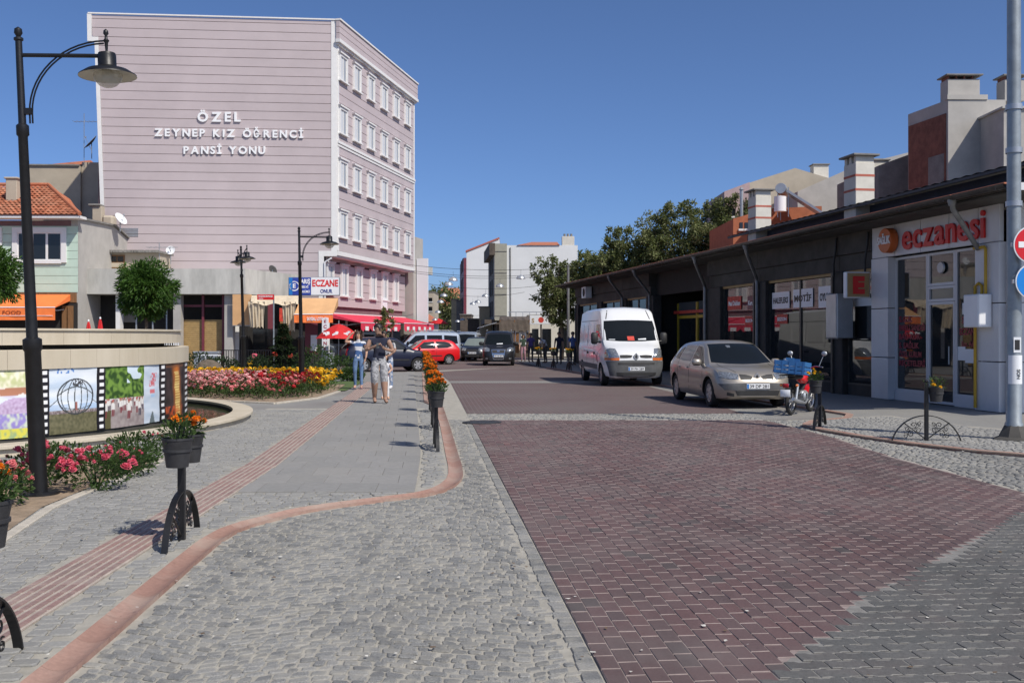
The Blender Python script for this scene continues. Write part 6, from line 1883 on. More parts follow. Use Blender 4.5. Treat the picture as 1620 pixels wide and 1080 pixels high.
# lower neighbour to its right
rb2 = thing('right_block','shaded grey block at the right edge behind the signal pole','building',(wx(1588,40),40.0,0),0)
b = MB(); b.b2(0,9,0,7,0,hz(172,40)); b.obj('wall','plaster_grey',rb2)
b = MB(); b.b2(-0.1,9.1,-0.1,7,hz(172,40),hz(172,40)+.08); b.obj('coping','concrete',rb2)
for k in range(2):
    b = MB(); b.b2(1.5+k*2,2.6+k*2,-0.02,0.05,6,7.4); w = b.obj('window','glass_dark',rb2); b = MB(); b.b2(1.4+k*2,2.7+k*2,-0.08,0.0,5.92,5.99); b.obj('sill','concrete',w)
# ---- mid roofs between the trees and the brick block
def block(name, label, px0, px1, Y, py_top, m, depth=7, gable=None, cat='building', chimneys=(), rz=0.0, wins=()):
    t = thing(name, label, cat, (wx(px0,Y),Y,0), rz)
    w = wx(px1,Y)-wx(px0,Y); z_ = hz(py_top,Y)
    b = MB()
    if gable:
        pts = [(0,0),(w,0)]+[(wx(p,Y)-wx(px0,Y), hz(q,Y)) for p,q in gable[::-1]]
        b.vprism(pts,0,depth)
    else: b.b2(0,w,0,depth,0,z_)
    b.obj('wall', m, t)
    if not gable:
        b = MB(); b.b2(-0.08,w+.08,-0.08,depth+.08,z_,z_+.1); b.obj('coping','concrete_dark',t)
    for (p,q0,q1,wd) in chimneys:
        x = wx(p,Y)-wx(px0,Y); zz0, zz1 = hz(q1,Y), hz(q0,Y); cw = wd*Y/FPX
        b = MB(); b.bbox((x,1.0,(zz0+zz1)/2),(cw,cw*.8,zz1-zz0),0.01); c_ = b.obj('chimney','cream_paint',t)
        b = MB(); b.bbox((x,1.0,zz1+.03),(cw*1.15,cw,0.06),0.01); b.obj('cap','concrete_dark',c_)
    for (p0,p1,q0,q1,mm) in wins:
        x0,x1 = wx(p0,Y)-wx(px0,Y), wx(p1,Y)-wx(px0,Y); z0,z1 = hz(q1,Y),hz(q0,Y)
        b = MB(); b.b2(x0,x1,-0.03,0.05,z0,z1); w_ = b.obj('window',mm,t)
        b = MB(); b.b2(x0-.06,x1+.06,-0.08,0.0,z0-.1,z0-.001); b.obj('sill','white_trim',w_)
    return t
block('cream_gable_house','cream gabled wall above the shop roofs left of the brick block',1183,1345,62,268,'plaster_beige',9,[(1183,290),(1258,266),(1345,292)],chimneys=((1304,258,290,24),))
block('pink_gable_house','dusky pink wall with a steel flue beside the cream gable',1146,1186,60,300,'plaster_pink',6,[(1146,303),(1186,288)],wins=((1158,1164,330,342,'glass_dark'),))
block('sloping_grey_house','long grey wall with sloping top behind the striped chimney',1262,1442,55,280,'plaster_grey',6,[(1262,303),(1355,262),(1442,240)],chimneys=((1405,250,300,30),))
block('rust_house','rust red wall below the solar water heater',1160,1300,50,345,'plaster_rust',6,[(1160,346),(1215,330),(1300,326)],wins=((1170,1175,352,362,'glass_dark'),(1178,1184,352,362,'glass_dark')))
block('dark_side_house','dark grey wall with chimney between striped chimney and brick block',1390,1445,47,248,'concrete_dark',6,[(1390,262),(1445,242)],chimneys=((1402,250,300,26),))
b = MB(); t = thing('steel_flue','slim steel flue pipe on the pink gable house','flue',(wx(1173,59),59,0)); b.tube([(0,0,hz(345,59)),(0,0,hz(300,59))],0.1,8); b.obj('pipe','metal_grey',t); b = MB(); b.lathe([(0.16,hz(300,59)),(0.02,hz(296,59))],10); b.obj('cowl','metal_grey',t)
# solar heater
sh = thing('solar_heater','rooftop solar water heater with tank and tilted panels','solar heater',(wx(1262,48),48,hz(340,48)),R(-20))
for k in range(2):
    b = MB(); M4 = Matrix.Rotation(R(-38),4,'Y') if False else Matrix.Rotation(R(35),4,'Y'); b.bbox((0.35,k*1.15,0.55),(1.9,1.05,0.08),0.01,M4=M4); p_ = b.obj('panel','solar_glass',sh)
    b = MB(); b.box((0.35,k*1.15-.54,0.55),(1.94,0.04,0.11),M4=M4); b.box((0.35,k*1.15+.54,0.55),(1.94,0.04,0.11),M4=M4); b.obj('panel_frame','metal_grey',p_)
b = MB(); b.lathe([(0,-0.9),(0.24,-0.9),(0.26,-0.8),(0.26,0.8),(0.24,0.9),(0,0.9)],20,c=(-0.75,0.5,1.25),M4=Matrix.Rotation(R(90),4,'X')); b.obj('tank','metal_grey',sh,40)
b = MB(); b.lathe([(0,0),(0.28,0),(0.28,0.7),(0,0.75)],16,c=(-0.75,-0.62,0.12)); b.obj('header_tank','white_plastic',sh,40)
b = MB()
for (x,y) in ((-0.9,-.2),(-0.9,1.2),(-0.4,-.3),(1.1,0),(1.1,1.2)): b.tube([(x,y,-0.1),(x,y,1.3 if x < 0 else 0.1)],0.025,6)
b.obj('stand','metal_grey',sh)
# ---- sign pole at the right edge
sp = thing('signal_pole','tall grey steel pole with traffic signs at the right edge','pole',(wx(1604,15.2),15.2,0.02))
b = MB(); b.lathe([(0.13,-.03),(0.13,0.25),(0.112,0.28),(0.108,1.9),(0.10,3.0),(0.095,8.5)],20); b.obj('shaft','steel_pole',sp,40)
b = MB(); b.lathe([(0.30,-.03),(0.30,0.02),(0.22,0.06),(0.14,0.22),(0.12,0.24)],8); b.obj('base','dark_fascia',sp,30)
for z_ in (3.55,4.35,5.0):
    b = MB(); b.lathe([(0.115,z_-.04),(0.118,z_-.04),(0.118,z_+.04),(0.1,z_+.04)],20); b.obj('clamp','metal_grey',sp,40)
b = MB(); b.lathe([(0.112,0.85),(0.1125,0.85),(0.1115,1.28),(0.11,1.28)],20,a0=R(200),a1=R(330)); b.obj('sticker','sign_white',sp,60)
letters('lettering','SON',0.05,'letter_dark',sp,(-0.01,-0.116,1.0),0.002,0.02).rotation_euler = (0,R(90),0)
b = MB(); b.b2(-0.06,0.05,-0.116,-0.113,1.32,1.55); b.obj('poster','sign_white',sp)
b = MB(); b.b2(-0.045,0.03,-0.119,-0.1165,1.36,1.51); b.obj('poster_print','letter_dark',sp)
def disc_sign(name, label, z_, r_, m, bar, Y=15.0, px=1633):
    t = thing(name, label, 'traffic sign', (wx(px,Y),Y,z_))
    b = MB(); b.lathe([(0,-0.01),(r_,-0.01),(r_,0.01),(0,0.01)],40,M4=Matrix.Rotation(R(90),4,'X')); b.obj('plate','sign_white',t,40)
    b = MB(); b.lathe([(0,0.0),(r_*0.94,0.0)],40,c=(0,-0.013,0),M4=Matrix.Rotation(R(90),4,'X')); b.obj('face',m,t)
    if bar:
        b = MB(); b.b2(-r_*.75,r_*.75,-0.018,-0.0155,-r_*.16,r_*.16); b.obj('bar','letter_white',t)
    b = MB(); b.b2(-0.3,0,0.012,0.05,-0.03,0.03); b.obj('bracket','metal_grey',t)
mat('sign_red', (0.62,0.01,0.015), 0.35, var=0.0); mat('sign_sky', (0.01,0.22,0.66), 0.35, var=0.0)
disc_sign('no_entry_sign','red round no-entry sign cut by the right edge',hz(387,15),0.28,'sign_red',True)
disc_sign('blue_sign','blue round traffic sign below the no-entry sign',hz(445,15),0.27,'sign_sky',False,px=1635)
# ================================================================== FAR STREET, TREES, WIRES
mat('white_render', (0.66,0.67,0.67), 0.85, var=0.05, scale=0.7)
mat('olive_render', (0.33,0.32,0.26), 0.85, var=0.08)
mat('dark_brown', (0.09,0.07,0.055), 0.8, var=0.3)
mat('tan_render', (0.46,0.38,0.25), 0.85, var=0.1)
mat('hill_green', (0.055,0.07,0.035), 0.95, var=0.35, scale=0.02)
# white gable building with olive street front
Y1 = 90.0
wb = thing('white_gable_building','white gable-ended building with olive corner strip and tiled roof','building',(wx(802,Y1),Y1,0),0)
ww = wx(914,Y1)-wx(802,Y1); zt = hz(388,Y1); ox = wx(783,Y1)-wx(802,Y1)
b = MB(); b.prism([(0,0),(ww,0),(ww,10),(0,10)],0,zt); b.obj('wall','white_render',wb)
b = MB(); b.prism([(ox,-.35),(-.001,-.35),(-.001,10),(ox-.7,10)],2.9,zt+.12); b.obj('olive_strip','olive_render',wb)
b = MB(); b.prism([(ox+.2,.3),(-.001,.3),(-.001,10),(ox-.4,10)],0,2.898); b.obj('ground_floor','dark_brown',wb)
for k in range(4):
    b = MB(); b.b2(ox-.01,-.0,-.39,-.351,3.3+k*1.9,3.34+k*1.9); b.obj('string_course','concrete_dark',wb)
b = MB(); b.tube([(0.35,-.05,0.3),(0.3,-.05,zt-.2)],0.05,6); b.obj('drain_pipe','pipe_zinc',wb)
def obl(x0,y0,x1,y1,t0,t1,z0,z1,out,m,name,par):
    d = Vector((x1-x0,y1-y0)); L_ = d.length; d.normalize(); n = Vector((-d.y,d.x))
    a = Vector((x0,y0))+d*t0; c = Vector((x0,y0))+d*t1
    b = MB(); q = [(a.x,a.y),(c.x,c.y),(c.x+n.x*out,c.y+n.y*out),(a.x+n.x*out,a.y+n.y*out)]; b.prism(q,z0,z1); return b.obj(name,m,par)
obl(ox,-.3,ox-.75,9.6,-0.05,9.9,3.0,zt+.1,0.06,'concrete_dark','street_front',wb)
obl(ox,-.3,ox-.75,9.6,-0.3,9.9,zt-.9,zt+.15,0.5,'dark_brown','cornice',wb)
for k in range(3):
    for t0 in (4.3,7.2):
        obl(ox,-.3,ox-.75,9.6,t0-2,t0-.2,3.3+k*1.95,4.7+k*1.95,0.10,'dark_interior','window',wb)
obl(ox,-.3,ox-.75,9.6,0.2,10,2.6,2.99,0.9,'dark_brown','balcony_slab',wb)
b = MB(); b.b2(-1.2,2.6,-1.0,-0.05,2.55,2.7); b.obj('canopy','dark_brown',wb)
for k in range(8):
    bb = MB(); bb.box((0.2+k*0.6,-0.9,3.15),(0.05,0.05,0.9)); bb.obj('baluster','metal_grey',wb)
b = MB(); b.b2(0.1,4.5,-0.93,-0.87,3.601,3.66); b.obj('rail','metal_grey',wb)
b = MB(); b.add([(0.9,-0.1,zt),(ww-1.6,-0.1,zt),(ww-1.6,10,zt),(0.9,10,zt),(2.3,5,zt+.75),(ww-1.6,5,zt+.75)],[(0,1,5,4),(2,3,4,5),(3,0,4),(1,2,5)]); b.obj('tiled_roof','tile_plain',wb)
b = MB(); b.bbox((ww-0.85,0.4,zt+.35),(1.1,0.7,0.9),0.02); c_ = b.obj('chimney','cream_paint',wb)
for k in range(3):
    s_ = MB(); s_.lathe([(0.1,zt+.8),(0.1,zt+1.05)],8,c=(ww-1.15+k*.3,0.4,0)); s_.obj('flue_pot','concrete_dark',c_)
b = MB(); b.b2(1.0,ww+.3,-0.25,-0.05,1.9,2.55); b.obj('lower_wall','dark_brown',wb)
# second white wall with maroon front
Y2 = 118.0
w2 = thing('white_tower_building','tall plain white wall with maroon street front and sloping roof edge','building',(wx(738,Y2),Y2,0),0)
ww = wx(790,Y2)-wx(738,Y2)
b = MB(); b.vprism([(0,0),(ww,0),(ww,hz(378,Y2)),(0,hz(399,Y2))],0,9); b.obj('wall','white_render',w2)
b = MB(); b.add([(-.1,-0.1,hz(399,Y2)),(ww,-0.1,hz(378,Y2)),(ww,9,hz(378,Y2)),(-.1,9,hz(399,Y2)),(-.1,-0.1,hz(399,Y2)+.2),(ww,-0.1,hz(378,Y2)+.2),(ww,9,hz(378,Y2)+.2),(-.1,9,hz(399,Y2)+.2)],[(0,1,5,4),(4,5,6,7),(3,0,4,7)]); b.obj('roof','red_stripe',w2)
obl(0,-.2,-1.1,12,0.0,12,0,hz(408,Y2),0.3,'maroon_frame','street_front',w2)
for k in range(4):
    for t0 in (2,6):
        obl(0,-.2,-1.1,12,t0,t0+2,2.2+k*2.3,3.8+k*2.3,0.34,'dark_interior','window',w2)
block('tan_shop','plain tan block in the shade beyond the dark van',758,778,97,486,'tan_render',6,cat='building')
block('dark_shop','low dark shop behind the tan block',740,760,103,505,'dark_brown',6,cat='building')
block('dark_row','row of dark shopfronts at the far right side of the street',728,745,112,498,'dark_brown',8,cat='building')
block('cream_flats','cream block of flats far down the street',660,686,135,462,'plaster_beige',9,cat='building',wins=((664,672,471,477,'glass_dark'),(664,672,485,492,'glass_dark'),(678,684,471,477,'glass_dark'),(678,684,485,492,'glass_dark')))
t = block('white_red_roof_house','small white house with red roof and window band far down the street',660,685.5,105,510,'white_render',7,cat='house',wins=tuple((663+k*4.2,665.6+k*4.2,514,521,'glass_dark') for k in range(5)))
w_ = wx(685.5,105)-wx(660,105); z_ = hz(509,105)
b = MB(); b.add([(-.4,-.5,z_),(w_+.5,-.5,z_),(w_+.5,7,z_),(-.4,7,z_),(0.9,3,z_+.85),(w_-.7,3,z_+.85)],[(0,1,5,4),(2,3,4,5),(3,0,4),(1,2,5)]); b.obj('roof','tile_plain',t)
block('beige_pillar_building','narrow beige building beside the wooded slope',714,723,128,474,'tan_render',6,cat='building')
block('grey_corner_house','dark grey house with roof frame beside the white tower',722,734,122,476,'concrete_dark',6,cat='building')
# wooded hill with houses
hill = MB(); n = 40; V = []
for i in range(n+1):
    x = -160+i*9; 
    for j in range(9):
        y = 190+j*30
        h = 15*math.exp(-((x+32)/70)**2)*min(1,j/5)*(1-0.04*j)+1.5*noise.noise(Vector((x*.03,y*.03,0)))
        V.append((x,y,h-0.5))
hill.add(V,[(i*9+j,(i+1)*9+j,(i+1)*9+j+1,i*9+j+1) for i in range(n) for j in range(8)])
tag(hill.obj('hill','hill_green',None,80), kind='structure')
for k,(px,py,Y,w,h,lab) in enumerate(((697,482,225,7,6,'house with pale wall on the far hillside'),(706,476,250,8,5,'house with orange roof among trees on the far hill'),(688,475,240,7,5,'upper house with orange roof on the far hillside'),(712,466,280,8,6,'topmost house on the far wooded hill'),(703,497,205,7,5,'lower orange-roofed house on the far hillside'))):
    t = thing('hillside_house', lab, 'house', (wx(px,Y),Y,hz(py,Y)-h), 0, 'houses on the far hill')
    b = MB(); b.b2(-w/2,w/2,0,6,-4,h); b.obj('wall','plaster_beige',t)
    b = MB(); b.add([(-w/2-.5,-.5,h),(w/2+.5,-.5,h),(w/2+.5,6.5,h),(-w/2-.5,6.5,h),(-w/4,3,h+2),(w/4,3,h+2)],[(0,1,5,4),(2,3,4,5),(3,0,4),(1,2,5)]); b.obj('roof','tile_plain',t)
    for q in (-1,1):
        b = MB(); b.b2(q*w/4-.6,q*w/4+.6,-.05,0.05,h-3,h-1.4); b.obj('window','glass_dark',t)
def tree(loc, label, blobs, n, L_, mt, trunk_r=0.16, group='street trees', dry=0.0, name='tree', tints=(0.5,0.24)):
    """blobs: (x,y,z,r) relative to loc"""
    t = thing(name, label, 'tree', loc, 0, group)
    b = MB(); zc = min(q[2]-q[3]*0.5 for q in blobs)
    b.tube([(0,0,-.1),(0.08,0.05,zc*.5),(0,0,zc)],[trunk_r,trunk_r*.8,trunk_r*.65],8)
    for q in blobs:
        b.tube([(0,0,zc*.95),(q[0]*.5,q[1]*.5,lerp(zc,q[2],.55)),(q[0],q[1],q[2])],[trunk_r*.5,trunk_r*.3,trunk_r*.1],6)
        for k in range(4):
            v = rv().normalized()*q[3]*.8; b.tube([(q[0]*.6,q[1]*.6,lerp(zc,q[2],.6)),(q[0]+v.x,q[1]+v.y,q[2]+v.z)],[trunk_r*.2,0.012],5)
    b.obj('trunk','bark',t,60)
    b = MB(); tot = sum(q[3]**2 for q in blobs)
    for q in blobs:
        m_ = int(n*q[3]**2/tot); nc = max(10,int(26*q[3]))
        cl = [(rv().normalized()*q[3]*rnd.uniform(.35,1.0), rnd.uniform(-.22,.22)) for _ in range(nc)]
        for k in range(m_):
            c, ti = cl[rnd.randrange(nc)]
            p = Vector(q[:3])+c+rv()*rv().length*q[3]*0.3
            d = c.normalized()*.5+rv()+Vector((0,0,-.2))
            leaf(b, p, d, rv(), L_*rnd.uniform(.6,1.3), L_*.55*rnd.uniform(.7,1.2), min(1,max(0,rnd.gauss(tints[0]+ti,tints[1]))))
    b.obj('crown', mt, t, tint=True)
    return t
tree((wx(888,66),66,0),'dense olive-green tree in front of the white gable building',[(-0.4,-.5,4.2,1.35),(0.5,0,5.2,1.3),(-0.8,0,5.6,1.1),(0.9,0.2,3.8,1.3),(-0.3,0,3.2,1.2),(1.1,0,5.8,.9)],13000,0.20,'leaf_olive')
tree((wx(930,68),68,0),'narrow olive tree just right of the white gable building',[(0,0,4.8,1.0),(0.2,0,6.0,.85),(-0.2,0,6.8,.5),(0.5,0,4.0,1.1)],7000,0.20,'leaf_olive')
tree((wx(985,64),64,0),'broad green tree behind the middle of the shop roofs',[(-1.3,0,6.0,1.3),(0,0,6.8,1.5),(1.2,0,6.4,1.4),(0.4,-.4,5.4,1.4),(-0.6,0,7.6,.8),(1.8,0,7.3,1.0)],15000,0.19,'leaf_olive')
tree((wx(1075,62),62,0),'tall spreading tree with thin top behind the shop roofs',[(-1.6,0,8.0,1.3),(0,0,8.6,1.3),(-0.6,0,7.0,1.5),(1.2,0,7.6,1.5),(0.6,0,6.2,1.6),(-1.0,0,9.0,.7),(0.5,0,9.5,.55),(2.0,0,8.6,1.0),(-1.8,0,6.4,1.3)],16000,0.18,'leaf_olive',dry=.1)
tree((wx(955,66),66,0),'low bushy tree filling the gap above the far shop roof',[(-.8,0,4.9,1.3),(0.5,0,5.6,1.3),(1.5,0,5.2,1.2)],8000,0.2,'leaf_olive')
tree((wx(1148,60),60,0),'reddish-green tree beside the pink gable house',[(-0.9,0,7.4,1.4),(0.5,0,8.0,1.3),(0.8,0,9.3,.8),(-0.3,0,9.0,.9),(0.2,-.3,6.2,1.5),(1.4,0,6.6,1.2)],12000,0.18,'leaf_olive')
tree((wx(700,180),180,0),'dark tree mass at the foot of the far hill',[(-3,0,5,3.5),(3,0,6,3.5),(0,0,8,3),(7,0,4.5,3),(-8,0,4,3)],5000,0.6,'leaf_olive',0.3)
tree((wx(722,205),205,0),'dark tree on the right of the far hill',[(-2,0,4.5,3),(3,0,5,3),(1,0,7,2.5)],3500,0.7,'leaf_olive',0.3)
tree((wx(692,240),240,0),'round tree among the hillside houses',[(0,0,7.5,3),(4,0,7,3),(-4,0,6,2.5)],3500,0.7,'leaf_green',0.3)
tree((wx(712,300),300,0),'tree crowns along the far hilltop',[(0,0,9,4),(7,0,10,4),(-7,0,8,4),(14,0,8,4)],4000,0.9,'leaf_green',0.3)
# greenery in front of the pink house
tree((wx(605,50.5),50.5,0),'small pale street tree behind the walking man',[(0,0,2.1,.55),(0.2,0,2.6,.4)],800,0.16,'leaf_pale',0.04)
# grey post by the trees
t = thing('street_post','plain grey steel post in front of the trees','pole',(wx(899,60),60,0)); b = MB(); b.tube([(0,0,-.05),(0,0,hz(420,60))],[0.09,0.07],10); b.obj('shaft','pipe_zinc',t,50)
b = MB(); b.lathe([(0.16,0.0),(0.16,0.03),(0.1,0.05)],12); b.obj('base','metal_grey',t)
# shop sign and stalls at the street end
ss = thing('cafe_sign','long white shop sign with a red emblem under the olive tree','sign',(wx(838,72),72,0))
w_ = wx(902,72)-wx(838,72); z0, z1 = hz(513,72), hz(499,72)
b = MB(); b.bbox((w_/2,0,(z0+z1)/2),(w_,0.2,z1-z0),0.02); b.obj('board','sign_white',ss)
b = MB(); b.lathe([(0,0),(0.2,0)],20,c=(w_*.28,-0.105,(z0+z1)/2),M4=Matrix.Rotation(R(90),4,'X')); b.obj('emblem','red_poster',ss)
letters('lettering','Lüx',0.22,'letter_maroon',ss,(w_*.55,-0.108,z0+.15),0.004,0.03); letters('lettering','S',0.3,'shutter_tan',ss,(w_*.08,-0.108,z0+.12),0.004,0.03)
for x in (w_*.28,w_*.95):
    b = MB(); b.tube([(x,0.05,0),(x,0.05,z0)],0.06,8); b.obj('post','dark_stone',ss)
cf = block('cafe','pale plaster shopfront in the shade under the cafe sign',836,912,76,500,'cream_paint',6,cat='shop',wins=((842,852,520,556,'glass_dark'),(858,872,520,556,'glass_dark'),(884,900,518,552,'glass_dark')))
st = thing('market_stall','dark market stall with wavy brown canopy','stall',(wx(790,74),74,0))
b = MB(); V = []
w_ = wx(838,74)-wx(790,74)
for i in range(13):
    x = w_*i/12; V += [(x,1.5,hz(500,74)),(x,-0.6,hz(506,74)+.05*math.sin(i*2)),(x,-0.75,hz(524,74)+.08*math.sin(i*2.4))]
b.add(V,[(3*i+k,3*i+k+1,3*i+3+k+1,3*i+3+k) for i in range(12) for k in range(2)]); b.obj('canopy','dark_brown',st)
for x in (0.05,w_*.5,w_-.05):
    b = MB(); b.tube([(x,-0.6,0),(x,-0.6,hz(506,74))],0.04,6); b.obj('post','wood_brown',st)
b = MB(); b.b2(0,w_,0.4,1.2,0,0.9); b.obj('counter','dark_brown',st)
b = MB(); b.add([(-1.6,-0.9,hz(520,74)),(-0.2,-0.9,hz(511,74)),(-0.2,0.4,hz(511,74)+.1),(-1.6,0.4,hz(520,74)+.1)],[(0,1,2,3),(3,2,1,0)]); b.obj('side_awning','solar_glass',st)
for k in range(6):
    b = MB(); b.b2(0.1+k*w_/6,0.1+k*w_/6+.22,-0.62,-0.55,0.3,hz(526,74)); b.obj('hung_goods',['gold_dark','cream_paint','dark_brown'][k%3],st)
# orange parasols by the red awning
for k,(px,py,Y,lab) in enumerate(((668,537,70,'small orange parasol beyond the red car'),(652,533,68,'orange parasol edge beside the red awning'),(694,512,100,'far red parasol down the street'))):
    t = thing('street_parasol', lab, 'parasol', (wx(px,Y),Y,0), 0, 'parasols down the street')
    z_ = hz(py-8,Y); b = MB(); b.tube([(0,0,0),(0,0,z_)],0.03,6); b.obj('pole','metal_grey',t)
    b = MB(); b.lathe([(0.02,z_+.02),(0.55,z_-.2),(0.95,z_-.5),(0.94,z_-.52),(0.53,z_-.23),(0.02,z_-.02)],10); b.obj('canopy','awning_orange' if k < 2 else 'red_canvas',t)
# hanging dome lamps on cables over the street
domes = [(717,443,58),(710,450,62),(702,468,70),(697,478,76),(693,494,86),(688,506,98),(824,440,58),(791,453,64),(768,468.5,72),(756,478,80),(748,481,84),(724,508.6,105),(732,506,100)]
ORD2 = ['nearest left','second left','third left','fourth left','fifth left','sixth left','nearest right','second right','third right','fourth right','fifth right','far middle','farthest middle']
b = MB(); b.lathe([(0,0.20),(0.03,0.2),(0.05,0.17),(0.16,0.14),(0.24,0.06),(0.265,-0.04),(0.25,-0.04),(0.22,0.05),(0.1,0.11),(0,0.12)],18); DOME = b.mesh('shade','metal_grey',50)
b = MB(); b.lathe([(0,0.1),(0.07,0.06),(0.08,-0.03),(0,-0.08)],10); BULB = b.mesh('bulb','white_plastic',60)
b = MB(); b.tube([(0,0,0.19),(0,0,0.5)],0.006,4); HANG = b.mesh('hanger','black_iron')
for k,(px,py,Y) in enumerate(domes):
    t = thing('hanging_lamp', 'silver dome lamp on cable over the street, %s one' % ORD2[k], 'hanging lamp', (wx(px,Y),Y,hz(py,Y)), 0, 'dome lamps over the street')
    link_mesh('shade',DOME,t); link_mesh('bulb',BULB,t); link_mesh('hanger',HANG,t)
for k,(Y,xa,xb,pts) in enumerate(((58,-6.3,4.6,(717,824)),(62,-6.2,3.9,(710,)),(64,-6.2,3.8,(791,)),(72,-5.9,2.8,(702,768)),(80,-6.0,1.0,(697,756,748)),(100,-7.2,-0.4,(688,732,724)))):
    zc = {58:hz(441,58)+.5,62:hz(450,62)+.5,64:hz(453,64)+.5,72:hz(468,72)+.5,80:hz(479,80)+.5,100:hz(507,100)+.5}[Y]
    b = MB(); pp = []
    for i in range(15):
        q = i/14; x = lerp(xa,xb,q); pp.append((x,Y,zc+0.35*(2*q-1)**2))
    b.tube(pp,0.011,4); tag(b.obj('overhead_cable','black_iron'),'thin cable across the street, %s from the camera' % ORD[k],'cable','cables over the street')
# ================================================================== VEHICLES
def paint(name, c, metal=0.0, rough=0.35):
    m = bpy.data.materials.new(name); m.use_nodes = True
    N, L = m.node_tree.nodes, m.node_tree.links
    p = N['Principled BSDF']; p.inputs['Base Color'].default_value = (*c,1); p.inputs['Metallic'].default_value = metal; p.inputs['Roughness'].default_value = rough
    p.inputs['Coat Weight'].default_value = 0.8 if sum(c) > 0.2 else 0.35; p.inputs['Coat Roughness'].default_value = 0.05
    geo = N.new('ShaderNodeNewGeometry'); nz = N.new('ShaderNodeTexNoise'); nz.inputs['Scale'].default_value = 3; nz.inputs['Detail'].default_value = 6
    L.new(geo.outputs['Position'], nz.inputs['Vector'])
    mr = N.new('ShaderNodeMapRange'); mr.inputs[1].default_value = .35; mr.inputs[2].default_value = .75; mr.inputs[3].default_value = 0.04; mr.inputs[4].default_value = 0.22
    L.new(nz.outputs['Fac'], mr.inputs[0]); L.new(mr.outputs[0], p.inputs['Coat Roughness'])
    MATS[name] = m
paint('paint_champagne', (0.36,0.325,0.275), 0.55, 0.38); paint('paint_white', (0.68,0.69,0.70)); paint('paint_black', (0.012,0.012,0.014)); paint('paint_navy', (0.006,0.009,0.028)); paint('paint_red', (0.62,0.008,0.012)); paint('paint_silver', (0.42,0.47,0.52), 0.6, 0.35)
mat('tyre', (0.018,0.018,0.018), 0.85, var=0.2, scale=12, bump=0.2)
mat('rim_silver', (0.50,0.50,0.50), 0.35, 0.7, var=0.1)
mat('trim_black', (0.022,0.022,0.023), 0.6, var=0.2, scale=8)
mat('bumper_grey', (0.085,0.088,0.092), 0.65, var=0.15, scale=6)
mat('chrome', (0.62,0.62,0.62), 0.15, 1.0, var=0.0)
mat('lamp_clear', (0.30,0.32,0.34), 0.10, 0.6, var=0.7, scale=30)
mat('lamp_amber', (0.55,0.14,0.03), 0.25, var=0.1)
mat('lamp_red', (0.35,0.01,0.015), 0.2, var=0.1)
mat('arch_black', (0.006,0.006,0.006), 0.95, var=0.0)
pane_mat('car_glass', (0.008,0.010,0.011), 0.03, 0.3)
pane_mat('car_glass_light', (0.16,0.19,0.18), 0.05, 0.6)
def body_mesh(S, n=64, ring_n=12):
    """S: dict with ztop, belt, w, zb control points and x0,x1"""
    xs = []
    for i in range(n+1):
        t = i/n; t = t+0.035*math.sin(2*PI*t)*-1  # finer near both ends
        xs.append(lerp(S['x0'],S['x1'],t))
    rings = []
    for x in xs:
        zt = psmooth(S['ztop'],x); w = psmooth(S['w'],x); zb = psmooth(S['zb'],x)
        be = min(psmooth(S['belt'],x), zt-0.03); tum = S['tum']; c = S.get('crown',0.03)
        hh = max(0.0, zt-be); w6 = 0.955*w; w8 = max(w6-tum*hh, w6*0.5)
        r_ = min(0.07, hh*0.8)
        pts = [(0,zb),(.80*w,zb),(.93*w,zb+.035),(.985*w,zb+.15),(w,lerp(zb,be,.52)),(.99*w,lerp(zb,be,.86)),(w6,be),(lerp(w6,w8,.5)+S.get('bow',.01)*min(1,hh*3),lerp(be,zt-r_,.5)),(w8,zt-r_),(w8-r_*.9,zt-r_*.22),(w8*.55,zt+c*.6*min(1,hh*4)),(0,zt+c*min(1,hh*4))]
        rings.append([(x,-y,z) for y,z in pts]+[(x,y,z) for y,z in pts[-2:0:-1]])
    m_ = len(rings[0]); V = [p for r_ in rings for p in r_]
    F = [(i*m_+j, (i+1)*m_+j, (i+1)*m_+(j+1)%m_, i*m_+(j+1)%m_) for i in range(n) for j in range(m_)]
    F += [tuple(range(m_)), tuple(n*m_+j for j in range(m_))[::-1]]
    return V, F
def boolean_cut(V, F, cutters, mats):
    me = bpy.data.meshes.new('body'); me.from_pydata(V,[],F); me.update()
    bm = bmesh.new(); bm.from_mesh(me); bmesh.ops.recalc_face_normals(bm, faces=bm.faces); bm.to_mesh(me); bm.free()
    for m_ in mats: me.materials.append(M(m_))
    bvh = None
    bm = bmesh.new(); bm.from_mesh(me); bvh = BVHTree.FromBMesh(bm); bm.free()
    o = bpy.data.objects.new('body_tmp', me); COL.objects.link(o)
    cb = MB()
    for (x,y0,y1,z,r_) in cutters:
        cb.tube([(x,y0,z),(x,y1,z)], r_, 28)
    cm = cb.mesh('cut','arch_black')
    bm = bmesh.new(); bm.from_mesh(cm); bmesh.ops.recalc_face_normals(bm, faces=bm.faces); bm.to_mesh(cm); bm.free()
    co = bpy.data.objects.new('cut_tmp', cm); COL.objects.link(co)
    md = o.modifiers.new('b','BOOLEAN'); md.object = co; md.operation = 'DIFFERENCE'; md.solver = 'EXACT'
    md.material_mode = 'TRANSFER'
    dg = bpy.context.evaluated_depsgraph_get()
    out = bpy.data.meshes.new_from_object(o.evaluated_get(dg), depsgraph=dg)
    bpy.data.objects.remove(o); bpy.data.objects.remove(co)
    out.shade_smooth(); out.set_sharp_from_angle(angle=R(32)); out.name = 'body'
    return out, bvh
